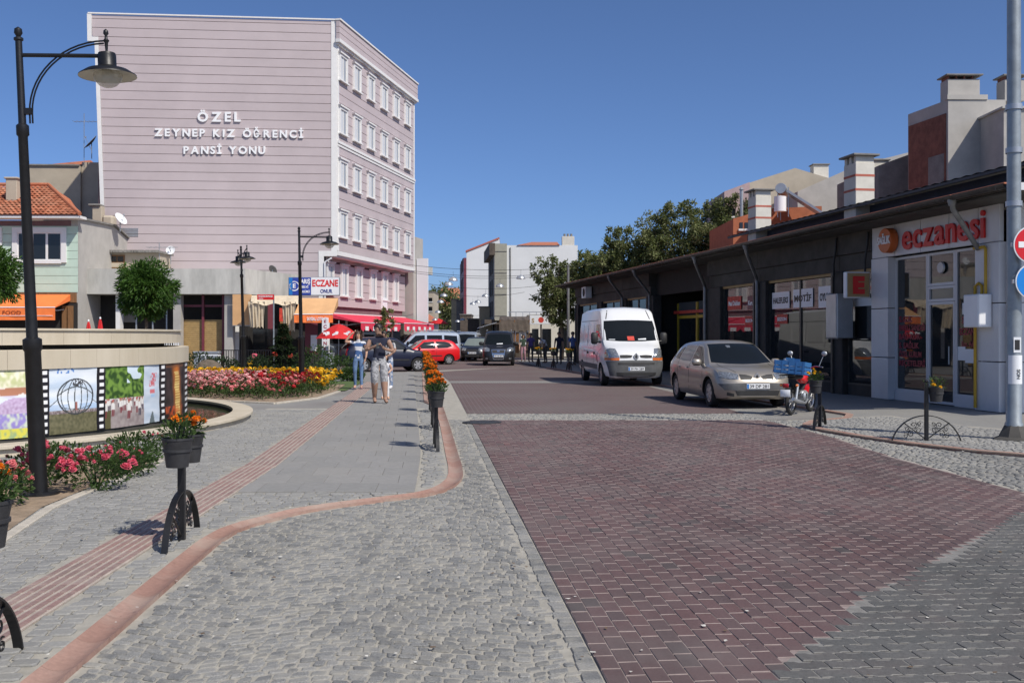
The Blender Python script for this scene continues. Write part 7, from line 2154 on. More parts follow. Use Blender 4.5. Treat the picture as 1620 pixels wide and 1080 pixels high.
def resample(pts, n):
    L_ = [0]
    for a, b in zip(pts, pts[1:]): L_.append(L_[-1]+math.hypot(b[0]-a[0],b[1]-a[1]))
    out = []
    for i in range(n+1):
        s_ = L_[-1]*i/n
        for k in range(len(pts)-1):
            if s_ <= L_[k+1]+1e-9:
                t = (s_-L_[k])/(L_[k+1]-L_[k]+1e-9); out.append((lerp(pts[k][0],pts[k+1][0],t), lerp(pts[k][1],pts[k+1][1],t))); break
    return out
class Car:
    def __init__(s, name, label, cat, loc, rz, S, wheels, body_mat, group=None):
        s.t = thing(name, label, cat, loc, rz, group)
        V, F = body_mesh(S)
        cut = []
        for (x, y, r_) in wheels:
            sg = 1 if y > 0 else -1
            cut.append((x, sg*(abs(y)-0.22), sg*(abs(y)+0.4), r_+0.005, r_*1.17))
        me, s.bvh = boolean_cut(V, F, cut, [body_mat, 'arch_black'])
        s.body = link_mesh('body', me, s.t)
        for (x, y, r_) in wheels: s.wheel(x, y, r_, S.get('tw',0.2), S.get('rim','rim_silver'), S.get('spokes',7))
    def wheel(s, x, y, r_, tw, rim, spokes):
        sg = 1 if y > 0 else -1
        w = bpy.data.objects.new('wheel', None); COL.objects.link(w); w.parent = s.t; w.location = (x,y,r_); w.rotation_euler = (R(90) if sg < 0 else R(-90),0,0); w.empty_display_size = .1
        h = tw/2; ri = r_*0.66
        b = MB(); b.lathe([(ri,-h*.9),(r_*.9,-h),(r_*.985,-h*.75),(r_,-h*.3),(r_,h*.3),(r_*.985,h*.75),(r_*.9,h),(ri+.01,h*.92),(ri,h*.6),(ri,-h*.9)],36); b.obj('tyre','tyre',w,40)
        b = MB(); b.lathe([(ri,-h*.5),(ri,h*.86),(ri*.95,h*.92),(ri*.9,h*.80),(ri*.88,h*.35),(0.0,h*.30)],32); b.obj('rim','trim_black',w,40)
        b = MB()
        for k in range(spokes):
            a = 2*PI*k/spokes; c, s_ = math.cos(a), math.sin(a); wd = ri*0.19
            P = [(0.1*ri,-wd*.9),(ri*.93,-wd*1.25),(ri*.93,wd*1.25),(0.1*ri,wd*.9)]
            V = [(p[0]*c-p[1]*s_, p[0]*s_+p[1]*c, z) for z in (h*.45,h*.80) for p in P]
            b.add(V,[(4,5,6,7),(0,1,5,4),(1,2,6,5),(2,3,7,6),(3,0,4,7)])
        b.lathe([(ri*.99,h*.55),(ri*.99,h*.9),(ri*.88,h*.86),(ri*.88,h*.5)],32); b.lathe([(ri*.26,h*.5),(ri*.24,h*.84),(0,h*.9)],16); b.obj('wheel_cover',rim,w,30)
    def patch(s, axis, top, bot, m, name='panel', off=0.004, n=14, k=5, skirt=0.012, parent=None, sgn=1, thick=0.0):
        """project a strip between two curves on the body: axis 'y' side view (x,z), 'x' front view (y,z), 'z' plan (x,y)"""
        tp, bt = resample(top,n), resample(bot,n)
        P = []; NN = []
        for j in range(k+1):
            for i in range(n+1):
                a = lerp(bt[i][0],tp[i][0],j/k); c = lerp(bt[i][1],tp[i][1],j/k)
                if axis == 'y': o, d = Vector((a,3*sgn,c)), Vector((0,-sgn,0))
                elif axis == 'x': o, d = Vector((5*sgn,a,c)), Vector((-sgn,0,0))
                else: o, d = Vector((a,c,5)), Vector((0,0,-1))
                hit = s.bvh.ray_cast(o, d)
                if hit[0] is None or (axis == 'y' and abs(hit[0].y) < 0.2):
                    q = s.bvh.find_nearest(o+d*(2.2 if axis == 'y' else 3)); hit = q
                nrm = hit[1]
                if nrm.dot(d) > 0: nrm = -nrm
                P.append(hit[0]+nrm*off); NN.append(nrm)
        V = [tuple(p) for p in P]; F = []
        w = n+1
        for j in range(k):
            for i in range(n): F.append((j*w+i, j*w+i+1, (j+1)*w+i+1, (j+1)*w+i))
        bd = [i for i in range(w)]+[j*w+n for j in range(1,k+1)]+[k*w+i for i in range(n-1,-1,-1)]+[j*w for j in range(k-1,0,-1)]
        b0 = len(V)
        for q in bd: V.append(tuple(P[q]-NN[q]*skirt))
        for q in range(len(bd)):
            q2 = (q+1)%len(bd); F.append((bd[q2],bd[q],b0+q,b0+q2))
        # orient outwards
        a, c, d_ = (Vector(V[i]) for i in F[0][:3])
        if (c-a).cross(d_-a).dot(NN[0]) < 0: F = [f[::-1] for f in F]
        b = MB(); b.add(V,F); return b.obj(name, m, parent or s.t, 40)
    def both(s, top, bot, m, name, **kw):
        o = None
        for sg in (-1,1): o = s.patch('y',top,bot,m,name,sgn=sg,**kw)
        return o
    def line(s, axis, pts, wd, m='trim_black', name='seam', sgn=1, off=0.002):
        top = []; bot = []
        for i, p in enumerate(pts):
            a = pts[max(0,i-1)]; c = pts[min(len(pts)-1,i+1)]
            dx, dy = c[0]-a[0], c[1]-a[1]; L_ = math.hypot(dx,dy)+1e-9
            top.append((p[0]-dy/L_*wd/2, p[1]+dx/L_*wd/2)); bot.append((p[0]+dy/L_*wd/2, p[1]-dx/L_*wd/2))
        return s.patch(axis, top, bot, m, name, off, max(8,len(pts)*4), 1, 0.004, sgn=sgn)
    def mirror_pod(s, x, y, z, m, sc=1.0):
        for sg in (-1,1):
            b = MB(); b.bbox((x,sg*(y+0.10*sc),z),(0.12*sc,0.22*sc,0.16*sc),0.045); o = b.obj('wing_mirror',m,s.t,60)
            b = MB(); b.tube([(x+.02,sg*(y-.05),z-.06*sc),(x,sg*(y+.04),z-.03*sc)],0.025,6); b.obj('mirror_arm','trim_black',o)
    def plate(s, x_ray, z, text, sgn=1, w=0.52, h=0.112, y=0.0):
        hit = s.bvh.ray_cast(Vector((5*sgn,y,z)), Vector((-sgn,0,0)))
        x = hit[0].x
        b = MB(); b.bbox((x+0.018*sgn,y,z),(0.016,w,h),0.003); p = b.obj('number_plate','sign_white',s.t)
        b = MB(); b.b2(x+.0265,x+.0285,y-w/2+.008,y-w/2+.05,z-h/2+.008,z+h/2-.008) ; b.obj('blue_band','sign_blue2',p)
        letters('lettering',text,h*.62,'letter_dark',p,(x+0.0285,y+.02,z-h*.31),0.002,0.01,width=w*.80,rz=R(90))
    def dashboard_card(s): pass
# ---- champagne hatchback
S = dict(x0=-2.10,x1=2.11,tum=0.42,crown=0.035,bow=0.012,tw=0.2,
  ztop=[(-2.10,.66),(-2.07,.88),(-2.0,1.0),(-1.85,1.09),(-1.62,1.26),(-1.38,1.375),(-1.1,1.425),(-.7,1.45),(-.1,1.452),(.22,1.42),(.45,1.34),(.8,1.13),(1.1,.97),(1.25,.925),(1.6,.875),(1.85,.80),(2.0,.71),(2.08,.62),(2.11,.55)],
  belt=[(-2.1,.9),(-1.6,.97),(-.8,.945),(.6,.90),(1.0,.90),(1.6,.85),(2.11,.5)],
  w=[(-2.10,.66),(-2.03,.78),(-1.8,.845),(-1.2,.885),(0,.888),(1.1,.885),(1.55,.865),(1.8,.82),(1.95,.74),(2.05,.62),(2.11,.46)],
  zb=[(-2.1,.34),(-1.9,.24),(-1.5,.19),(1.4,.17),(1.9,.19),(2.11,.26)])
car = Car('parked_car','champagne hatchback parked nose to the camera before the dark shops','car',(5.09,24.07,0.0),math.atan2(-0.993,0.12),S,[(1.31,-.75,.315),(1.31,.75,.315),(-1.31,-.75,.315),(-1.31,.75,.315)],'paint_champagne')
car.patch('x',[(-.56,1.385),(-.3,1.40),(0,1.405),(.3,1.40),(.56,1.385)],[(-.70,.985),(-.35,.955),(0,.945),(.35,.955),(.70,.985)],'car_glass','windscreen',n=20,k=10)
car.both([(-.06,1.35),(.25,1.325),(.36,1.28)],[(-.06,.975),(.5,.965),(.86,.955)],'car_glass','side_window',k=8)
car.both([(-.92,1.345),(-.6,1.355),(-.15,1.355)],[(-1.02,1.0),(-.6,.985),(-.15,.975)],'car_glass_light','side_window',k=8)
car.both([(-1.26,1.25),(-1.10,1.30),(-1.0,1.31)],[(-1.46,1.05),(-1.25,1.02),(-1.10,1.01)],'car_glass','quarter_window',k=6)
for sg in (-1,1):
    car.patch('x',[(sg*.40,.745),(sg*.60,.79),(sg*.77,.80)],[(sg*.42,.635),(sg*.62,.645),(sg*.79,.69)],'lamp_clear','headlight',off=0.008)
    car.patch('x',[(sg*.09,.70),(sg*.24,.735),(sg*.375,.745)],[(sg*.13,.635),(sg*.25,.635),(sg*.37,.635)],'trim_black','grille_slot',off=0.006)
    car.line('y',[(-.10,.28),(-.11,.6),(-.10,.96)],0.012,sgn=sg); car.line('y',[(.93,.30),(.95,.6),(.88,.93)],0.012,sgn=sg); car.line('y',[(-1.02,.55),(-1.04,.8),(-1.05,1.0)],0.012,sgn=sg)
    car.patch('y',[(-.95,.50),(.85,.47)],[(-.95,.43),(.85,.40)],'paint_champagne','rub_strip',off=0.014,sgn=sg,k=2)
    for x in (-.30,-1.22+.3):
        car.patch('y',[(x-.09,.86),(x+.09,.855)],[(x-.09,.82),(x+.09,.815)],'paint_champagne','door_handle',off=0.025,sgn=sg,n=6,k=2,skirt=0.03)
    car.patch('x',[(sg*.52,.33),(sg*.66,.36)],[(sg*.52,.27),(sg*.66,.29)],'trim_black','fog_lamp_recess',off=0.006)
car.patch('x',[(-.80,.535),(-.4,.555),(0,.56),(.4,.555),(.80,.535)],[(-.70,.40),(-.45,.42),(0,.425),(.45,.42),(.70,.40)],'bumper_grey','bumper_strip',off=0.012,n=24)
car.patch('x',[(-.50,.395),(0,.405),(.50,.395)],[(-.46,.29),(0,.285),(.46,.29)],'trim_black','lower_grille',off=0.006,n=18)
b = MB(); x_ = car.bvh.ray_cast(Vector((5,0,.69)),Vector((-1,0,0)))[0].x
b.vprism([(0,.10),(.06,.03),(.06,-.03),(0,-.10),(-.06,-.03),(-.06,.03)],-0.02,0.0)
e = b.obj('emblem','rim_silver',car.t); e.location = (x_+.005,0,.69); e.rotation_euler = (0,0,R(90))
b = MB(); b.vprism([(0,.06),(.032,.0),(0,-.06),(-.032,0)],-0.023,-0.02); e2 = b.obj('emblem_core','trim_black',e)
car.plate(0,.49,'39 DP 281'); car.mirror_pod(.72,.84,.98,'paint_champagne')
b = MB(); b.tube([(-.35,.0,.40),(-.35,.0,.41)],0.1,6)
car.line('z',[(1.12,-.60),(1.5,-.60),(1.9,-.42)],0.012); car.line('z',[(1.12,.60),(1.5,.60),(1.9,.42)],0.012)
for sg in (-1,1):
    b = MB(); b.tube([(1.02,sg*.1-.2,.985),(.86,sg*.1+.28,1.09)],0.01,5); b.obj('wiper','trim_black',car.t)
car.patch('x',[(-.18,1.36),(-.08,1.36)],[(-.17,1.31),(-.09,1.31)],'lamp_clear','rear_view_mirror',off=0.006,n=4,k=2)
# ---- white delivery van
S = dict(x0=-2.72,x1=2.72,tum=0.085,crown=0.04,bow=0.02,tw=0.22,
  ztop=[(-2.72,2.15),(-2.68,2.34),(-2.5,2.43),(-1.5,2.48),(.5,2.49),(.95,2.46),(1.15,2.39),(1.30,2.22),(1.40,2.10),(1.98,1.40),(2.1,1.32),(2.4,1.19),(2.58,1.06),(2.68,.90),(2.72,.66)],
  belt=[(-2.72,1.35),(1.0,1.28),(1.6,1.2),(2.0,1.1),(2.4,.95),(2.72,.58)],
  w=[(-2.72,.94),(-2.6,.985),(0,.99),(1.6,.985),(2.1,.95),(2.4,.90),(2.58,.82),(2.68,.68),(2.72,.5)],
  zb=[(-2.72,.42),(-2.4,.34),(2.2,.28),(2.6,.26),(2.72,.32)],spokes=5)
van = Car('delivery_van','white high-roofed delivery van parked in front of the shop row','van',(3.63,34.2,0.0),math.atan2(-0.996,0.09),S,[(1.79,-.86,.34),(1.79,.86,.34),(-1.79,-.86,.34),(-1.79,.86,.34)],'paint_white')
van.patch('x',[(-.80,2.06),(-.35,2.08),(0,2.085),(.35,2.08),(.80,2.06)],[(-.88,1.44),(-.4,1.405),(0,1.40),(.4,1.405),(.88,1.44)],'car_glass','windscreen',n=20,k=10)
van.both([(.72,1.95),(1.3,1.95)],[(.72,1.36),(1.70,1.34)],'car_glass','side_window',k=8)
van.patch('x',[(-.90,.79),(-.45,.81),(0,.815),(.45,.81),(.90,.79)],[(-.80,.33),(-.4,.30),(0,.29),(.4,.30),(.80,.33)],'bumper_grey','bumper',off=0.02,n=24,k=8)
van.patch('x',[(-.58,.74),(0,.75),(.58,.74)],[(-.56,.68),(0,.67),(.56,.68)],'trim_black','upper_intake',off=0.026,n=16,k=2)
van.patch('x',[(-.62,.44),(0,.44),(.62,.44)],[(-.60,.35),(0,.34),(.60,.35)],'trim_black','lower_grille',off=0.026,n=18,k=3)
for sg in (-1,1):
    van.patch('x',[(sg*.62,1.17),(sg*.78,1.19),(sg*.88,1.15)],[(sg*.52,.90),(sg*.72,.89),(sg*.92,.90)],'lamp_clear','headlight',off=0.010,k=6)
    van.patch('x',[(sg*.52,.895),(sg*.72,.885),(sg*.92,.895)],[(sg*.53,.815),(sg*.72,.81),(sg*.92,.815)],'lamp_amber','indicator',off=0.011,k=2)
    van.patch('x',[(sg*.11,.97),(sg*.3,.985),(sg*.51,.975)],[(sg*.15,.90),(sg*.3,.885),(sg*.50,.89)],'trim_black','grille_slot',off=0.008)
    van.line('y',[(.55,.45),(.55,1.9)],0.016,'bumper_grey',sgn=sg); van.line('y',[(-.75,.45),(-.75,2.05)],0.016,'bumper_grey',sgn=sg); van.line('y',[(-2.6,2.08),(.9,2.08)],0.02,'bumper_grey',sgn=sg); van.line('y',[(1.2,.5),(1.25,1.0),(1.75,1.18)],0.014,'bumper_grey',sgn=sg)
    van.patch('y',[(-2.55,.68),(1.25,.66)],[(-2.55,.52),(1.25,.50)],'bumper_grey','rub_strip',off=0.012,sgn=sg,k=2)
    for (x0,x1) in ((-2.5,-1.75),(-1.6,-.85),(-.6,.4)):
        van.patch('y',[(x0,1.95),(x1,1.95)],[(x0,1.35),(x1,1.35)],'paint_white','side_panel',off=0.010,sgn=sg,k=3,n=8)
    van.patch('y',[(.60,1.05),(.78,1.05)],[(.60,.98),(.78,.98)],'trim_black','door_handle',off=0.02,sgn=sg,n=4,k=2,skirt=.03); van.patch('y',[(-.70,1.05),(-.45,1.05)],[(-.70,.98),(-.45,.98)],'trim_black','door_handle',off=0.02,sgn=sg,n=4,k=2,skirt=.03)
    van.line('x',[(sg*.72,2.12),(sg*.64,2.40)],0.03,'trim_black','roof_seam')
    b = MB(); b.bbox((1.60,sg*1.13,1.50),(0.14,0.22,0.38),0.05); o = b.obj('wing_mirror','trim_black',van.t,60); b = MB(); b.tube([(1.66,sg*.92,1.38),(1.62,sg*1.08,1.42)],0.03,6); b.obj('mirror_arm','trim_black',o)
mat('van_graphic', (0.5,0.12,0.14), 0.4, var=0.3, scale=4)
van.patch('y',[(1.0,.98),(1.28,.92)],[(1.1,.80),(1.38,.72)],'van_graphic','red_graphic',off=0.006,sgn=-1,k=3)
b = MB(); x_ = van.bvh.ray_cast(Vector((5,0,.93)),Vector((-1,0,0)))[0].x
b.vprism([(0,.12),(.075,.04),(.075,-.04),(0,-.12),(-.075,-.04),(-.075,.04)],-0.025,0.0); e = b.obj('emblem','rim_silver',van.t); e.location = (x_+.008,0,.93); e.rotation_euler = (0,0,R(90))
b = MB(); b.vprism([(0,.075),(.04,0),(0,-.075),(-.04,0)],-0.028,-0.025); b.obj('emblem_core','trim_black',e)
van.plate(0,.55,'39 PH 289'); 
van.patch('x',[(-.12,1.56),(.10,1.56)],[(-.12,1.43),(.10,1.43)],'red_poster','dashboard_card',off=0.007,n=6,k=3); van.patch('x',[(.22,1.48),(.48,1.50)],[(.22,1.45),(.48,1.45)],'sign_white','dashboard_paper',off=0.007,n=6,k=2); van.patch('x',[(-.72,1.47),(-.52,1.47)],[(-.72,1.45),(-.52,1.45)],'sign_white','dashboard_paper',off=0.007,n=6,k=2)
# ---- dark family van coming up the street
S = dict(x0=-2.05,x1=2.03,tum=0.16,crown=0.03,bow=0.012,tw=0.19,
  ztop=[(-2.05,1.45),(-2.0,1.66),(-1.8,1.77),(-.6,1.81),(.2,1.80),(.55,1.74),(.75,1.62),(1.2,1.20),(1.38,1.06),(1.5,1.02),(1.8,.95),(1.95,.83),(2.03,.62)],
  belt=[(-2.05,1.05),(.6,1.02),(1.2,1.0),(1.6,.93),(2.03,.55)],
  w=[(-2.05,.80),(-1.9,.85),(0,.86),(1.3,.855),(1.7,.82),(1.9,.74),(2.0,.60),(2.03,.5)],
  zb=[(-2.05,.3),(-1.7,.22),(1.6,.2),(2.03,.26)],spokes=6)
WH = [(1.29,-.74,.31),(1.29,.74,.31),(-1.29,-.74,.31),(-1.29,.74,.31)]
def small_van(name, label, loc, rz, paint_m, group=None, front=True, plate=None):
    c = Car(name, label, 'van', loc, rz, S, WH, paint_m, group)
    c.patch('x',[(-.60,1.63),(0,1.66),(.60,1.63)],[(-.73,1.13),(0,1.09),(.73,1.13)],'car_glass','windscreen',n=16,k=8)
    c.both([(.02,1.60),(.55,1.58)],[(.02,1.10),(1.05,1.10)],'car_glass','side_window',k=6); c.both([(-.98,1.60),(-.1,1.60)],[(-.98,1.10),(-.1,1.10)],'car_glass','side_window',k=6); c.both([(-1.85,1.56),(-1.1,1.60)],[(-1.9,1.12),(-1.1,1.10)],'car_glass','side_window',k=6)
    for sg in (-1,1):
        c.patch('x',[(sg*.46,.90),(sg*.62,.97),(sg*.78,.93)],[(sg*.46,.76),(sg*.62,.74),(sg*.79,.78)],'lamp_clear','headlight',off=0.010)
        c.patch('x',[(sg*.55,.42),(sg*.68,.42)],[(sg*.55,.34),(sg*.68,.34)],'lamp_clear','fog_lamp',off=0.012,n=6,k=2)
        b = MB(); b.tube([(-1.7,sg*.66,1.80),(-1.6,sg*.66,1.87),(-.1,sg*.66,1.89),(.05,sg*.66,1.82)],0.018,6); b.obj('roof_rail','metal_grey',c.t,60)
        c.line('y',[(.0,.3),(.0,1.08)],0.014,sgn=sg); c.line('y',[(1.05,.35),(1.0,1.05)],0.014,sgn=sg); c.line('y',[(-1.02,.4),(-1.02,1.08)],0.014,sgn=sg)
        c.patch('x',[(sg*-.01,.86),(sg*.34,.85)],[(sg*-.01,.82),(sg*.34,.815)],'chrome','grille_bar',off=0.018,n=8,k=2)
    c.patch('x',[(-.36,.85),(0,.86),(.36,.85)],[(-.25,.33),(0,.32),(.25,.33)],'trim_black','grille',off=0.010,n=12,k=6)
    for sg in (-1,1): c.patch('x',[(sg*.34,.85),(sg*.37,.85)],[(sg*.24,.33),(sg*.27,.33)],'chrome','grille_surround',off=0.017,n=3,k=8)
    c.patch('x',[(-.27,.36),(.27,.36)],[(-.26,.33),(.26,.33)],'chrome','grille_surround',off=0.017,n=8,k=2)
    c.patch('x',[(-.07,.80),(.07,.80)],[(-.07,.72),(.07,.72)],'chrome','emblem',off=0.02,n=4,k=3)
    c.patch('x',[(-.30,.66),(.30,.66)],[(-.29,.60),(.29,.60)],'chrome','grille_bar',off=0.015,n=8,k=2)
    if plate: c.plate(0,.51,plate)
    c.mirror_pod(1.0,.80,1.16,'trim_black',1.2)
    return c
dv = small_van('family_van','black family van with chrome grille driving towards the camera',(-0.70,54.9,-0.006),R(-90.5),'paint_black',plate='34 AR 871')
dv.patch('x',[(-.1,1.16),(.22,1.18)],[(-.1,1.12),(.22,1.13)],'sign_white','dashboard_paper',off=0.007,n=6,k=2)
small_van('silver_van','silver family van parked behind the red hatchback',(-5.15,58.6,-0.006),R(194),'paint_silver')
# ---- compact hatchbacks
SH = dict(x0=-1.95,x1=1.95,tum=0.40,crown=0.03,bow=0.012,tw=0.18,
  ztop=[(-1.95,.75),(-1.9,.95),(-1.75,1.15),(-1.5,1.37),(-1.2,1.44),(-.5,1.47),(.1,1.455),(.35,1.39),(.75,1.13),(1.05,.96),(1.25,.92),(1.6,.84),(1.82,.74),(1.92,.62),(1.95,.52)],
  belt=[(-1.95,.9),(-1.4,.97),(.7,.90),(1.1,.88),(1.5,.83),(1.95,.48)],
  w=[(-1.95,.62),(-1.85,.76),(-1.4,.82),(0,.83),(1.2,.82),(1.6,.78),(1.82,.68),(1.95,.45)],
  zb=[(-1.95,.34),(-1.6,.21),(1.5,.19),(1.95,.27)],spokes=6)
WH2 = [(1.2,-.70,.295),(1.2,.70,.295),(-1.2,-.70,.295),(-1.2,.70,.295)]
def hatch(name, label, loc, rz, pm, scale=1.0, doors=3, group=None, plate=None):
    c = Car(name, label, 'car', loc, rz, SH, WH2, pm, group); c.t.scale = (scale,)*3
    c.patch('x',[(-.52,1.39),(0,1.41),(.52,1.39)],[(-.68,.98),(0,.94),(.68,.98)],'car_glass_light','windscreen',n=16,k=8)
    c.both([(-.30,1.37),(.30,1.33)],[(-.36,.96),(.82,.94)],'car_glass','side_window',k=8); c.both([(-1.25,1.28),(-1.0,1.36),(-.42,1.375)],[(-1.42,1.10),(-1.1,.99),(-.48,.965)],'car_glass','side_window',k=8)
    for sg in (-1,1):
        c.patch('x',[(sg*.38,.80),(sg*.62,.86)],[(sg*.40,.66),(sg*.66,.68)],'lamp_clear','headlight',off=0.010)
        c.patch('x',[(sg*.50,1.0),(sg*.66,1.0)],[(sg*.52,.72),(sg*.70,.72)],'lamp_red','tail_lamp',off=0.010,sgn=-1)
        c.line('y',[(.88,.3),(.86,.92)],0.013,sgn=sg); c.line('y',[(-.40,.3),(-.42,.95)],0.013,sgn=sg)
        c.patch('y',[(-.75,.56),(.80,.54)],[(-.75,.50),(.80,.48)],'trim_black','rub_strip',off=0.012,sgn=sg,k=2)
        c.patch('y',[(-.30,.84),(-.12,.84)],[(-.30,.80),(-.12,.80)],pm,'door_handle',off=0.022,sgn=sg,n=4,k=2,skirt=.03)
    c.patch('x',[(-.45,.42),(.45,.42)],[(-.42,.30),(.42,.30)],'trim_black','lower_grille',off=0.006,n=12,k=3)
    c.patch('x',[(-.30,.70),(.30,.70)],[(-.26,.63),(.26,.63)],'trim_black','grille_slot',off=0.006,n=10,k=2)
    c.patch('x',[(-.55,1.34),(.55,1.34)],[(-.64,1.0),(.64,1.0)],'car_glass','rear_window',n=12,k=6,sgn=-1)
    c.mirror_pod(.62,.78,.98,pm,.9)
    if plate: c.plate(0,.52,plate)
    return c
d = Vector((-0.9,-0.36)).normalized(); lw = Vector((-3.47,55.4))           # rear wheel nearest the camera
l_ = Vector((-d.y,d.x)); c0 = lw - l_*0.70*.92 + d*1.2*.92
hatch('parked_car','bright red three-door hatchback parked side on behind the dark blue car',(c0.x,c0.y,-0.006),math.atan2(d.y,d.x),'paint_red',0.92)
d = Vector((0.9,0.36)).normalized(); fr = Vector((-4.19,44.9)); l_ = Vector((-d.y,d.x)); c0 = fr + l_*0.70*1.02 - d*1.2*1.02
hatch('parked_car','dark navy blue car parked behind the walking family',(c0.x,c0.y,-0.006),math.atan2(d.y,d.x),'paint_navy',1.02)
SV = S
hatch('distant_car','dark car following behind the black family van',(-2.2,63.5,-0.006),R(-97),'paint_black',1.0,plate='39 AB 104')
small_van('distant_van','silver grey van queuing at the far left of the street',(-3.0,67.5,-0.006),R(-95),'paint_silver',plate='39 KH 512')
# ---- motorcycle
mc = thing('motorcycle','small red motorcycle parked with its rear to the camera','motorcycle',(5.92,20.75,0.0),math.atan2(0.82,0.57))
def mwheel(x, r_=0.27):
    w = bpy.data.objects.new('wheel',None); COL.objects.link(w); w.parent = mc; w.location = (x,0,r_); w.rotation_euler = (R(90),0,0); w.empty_display_size = .1
    b = MB(); prof = [(r_-.045+.045*math.cos(a), .04*math.sin(a)) for a in [2*PI*k/10 for k in range(11)]]; b.lathe(prof,32); b.obj('tyre','tyre',w,60)
    b = MB(); prof = [(r_-.085+.012*math.cos(a), .02*math.sin(a)) for a in [2*PI*k/8 for k in range(9)]]; b.lathe(prof,32)
    for k in range(14):
        a = 2*PI*k/14; b.tube([(0.03*math.cos(a),0.03*math.sin(a),.02*(-1)**k),((r_-.085)*math.cos(a+.2),(r_-.085)*math.sin(a+.2),0)],0.003,4)
    b.lathe([(0,-.05),(0.04,-.05),(0.04,.05),(0,.05)],12); b.obj('rim','rim_silver',w,60)
mwheel(-.58); mwheel(.60)
def mpart(b, name, m, sm=50): return b.obj(name, m, mc, sm)
def blob(b, c, r_, n=12):
    prof = [(r_[0]*math.sin(PI*k/8), -math.cos(PI*k/8)) for k in range(9)]
    b.lathe([(p[0]/r_[0] if r_[0] else 0, p[1]) for p in prof], n, c=c, M4=Matrix.Diagonal((r_[0],r_[1],r_[2],1)))
b = MB(); b.tube([(.42,0,.78),(.30,0,.62),(.05,0,.45),(-.30,0,.48),(-.55,0,.62)],0.03,8); b.tube([(-.15,.05,.40),(-.58,.08,.28)],0.022,6); b.tube([(-.15,-.05,.40),(-.58,-.08,.28)],0.022,6); mpart(b,'frame','trim_black')
b = MB(); blob(b,(.12,0,.72),(.22,.12,.12)); mpart(b,'fuel_tank','paint_red')
b = MB(); blob(b,(-.30,0,.76),(.34,.13,.06)); mpart(b,'seat','trim_black')
b = MB(); b.bbox((.05,0,.36),(.30,.22,.22),0.05); b.lathe([(.05,-.13),(.09,-.1),(.09,.1),(.05,.13)],14,c=(-.02,0,.36),M4=Matrix.Rotation(R(90),4,'X')); mpart(b,'engine','metal_grey')
b = MB(); b.tube([(.15,-.1,.28),(-.1,-.13,.22),(-.55,-.14,.28),(-.85,-.14,.34)],[.018,.022,.04,.036],8); mpart(b,'exhaust','metal_grey')
for sg in (-1,1):
    b = MB(); b.tube([(.44,sg*.07,.80),(.60,sg*.07,.27)],0.018,8); mpart(b,'fork_leg','chrome')
    b = MB(); b.tube([(-.58,sg*.1,.28),(-.45,sg*.1,.62)],0.03,8); mpart(b,'shock_absorber','metal_grey')
    b = MB(); b.tube([(.40,0,.90),(.40,sg*.18,.96),(.30,sg*.36,.94)],0.013,6); hb = mpart(b,'handlebar','chrome')
    b = MB(); b.tube([(.36,sg*.26,.95),(.40,sg*.34,1.17)],0.007,5); blob(b,(.40,sg*.36,1.22),(.025,.06,.05)); mpart(b,'mirror','metal_grey')
    b = MB(); blob(b,(-.68,sg*.16,.60),(.05,.03,.03)); mpart(b,'indicator','lamp_amber')
b = MB(); blob(b,(.52,0,.84),(.09,.09,.09)); mpart(b,'headlamp','chrome')
for x,m_,a0,a1 in ((-.58,'trim_black',20,160),(.60,'paint_red',40,170)):
    b = MB(); V = []
    for k in range(13):
        a = R(lerp(a0,a1,k/12))
        for yy in (-.06,0,.06): V.append((x+.325*math.cos(a), yy, .27+.325*math.sin(a)-(0.012 if yy else 0)))
    b.add(V,[(3*i+j,3*i+j+1,3*i+4+j,3*i+3+j) for i in range(12) for j in range(2)]); mpart(b,'mudguard',m_)
b = MB(); b.bbox((-.88,0,.60),(.03,.12,.08),.01); mpart(b,'tail_lamp','lamp_red'); b = MB(); b.bbox((-.90,0,.45),(.01,.2,.14),.004); mpart(b,'number_plate','sign_white')
b = MB(); b.tube([(-.08,.08,.26),(-.18,.26,.01)],0.012,6); mpart(b,'side_stand','trim_black')
b = MB(); b.tube([(-.20,-.14,.80),(-.82,-.14,.80),(-.82,.14,.80),(-.20,.14,.80)],0.012,6); mpart(b,'carrier_rack','trim_black')
# blue crate on the carrier
mat('crate_blue', (0.035,0.14,0.34), 0.5, var=0.12, scale=7)
cr = thing('plastic_crate','blue plastic crate tied on the motorcycle rack','crate',(5.92-.57*.52,20.75-.82*.52,0.815),math.atan2(0.82,0.57)+R(4))
cr.rotation_euler = (R(4),R(4),cr.rotation_euler[2])
b = MB(); b.b2(-.23,.23,-.30,.30,0,.012); b.obj('base','crate_blue',cr)
for (x0,x1,y0,y1) in ((-.24,-.225,-.31,.31),(.225,.24,-.31,.31),(-.225,.225,-.31,-.295),(-.225,.225,.295,.31)):
    for (z0,z1) in ((.012,.07),(.09,.15),(.17,.26)):
        b = MB(); b.b2(x0,x1,y0,y1,z0,z1); b.obj('side_slat','crate_blue',cr)
for sx_ in (-.235,.235):
    for k in range(5):
        b = MB(); y = -.28+k*.14; b.b2(sx_-.012,sx_+.012,y-.012,y+.012,.002,.258); b.obj('rib','crate_blue',cr)
b = MB(); b.b2(-.24,-.22,-.08,.08,.262,.32); b.b2(.22,.24,-.08,.08,.262,.32); b.obj('handle','crate_blue',cr)
jar = thing('jar','small pale jar standing in the blue crate','jar',(5.92-.57*.72,20.75-.82*.5,0.86)); b = MB(); b.lathe([(0,0),(.05,0),(.055,.2),(.04,.24)],14); b.obj('body','metal_grey',jar,50); b = MB(); b.lathe([(.045,.24),(.045,.27),(0,.27)],14); b.obj('lid','white_plastic',jar,40)
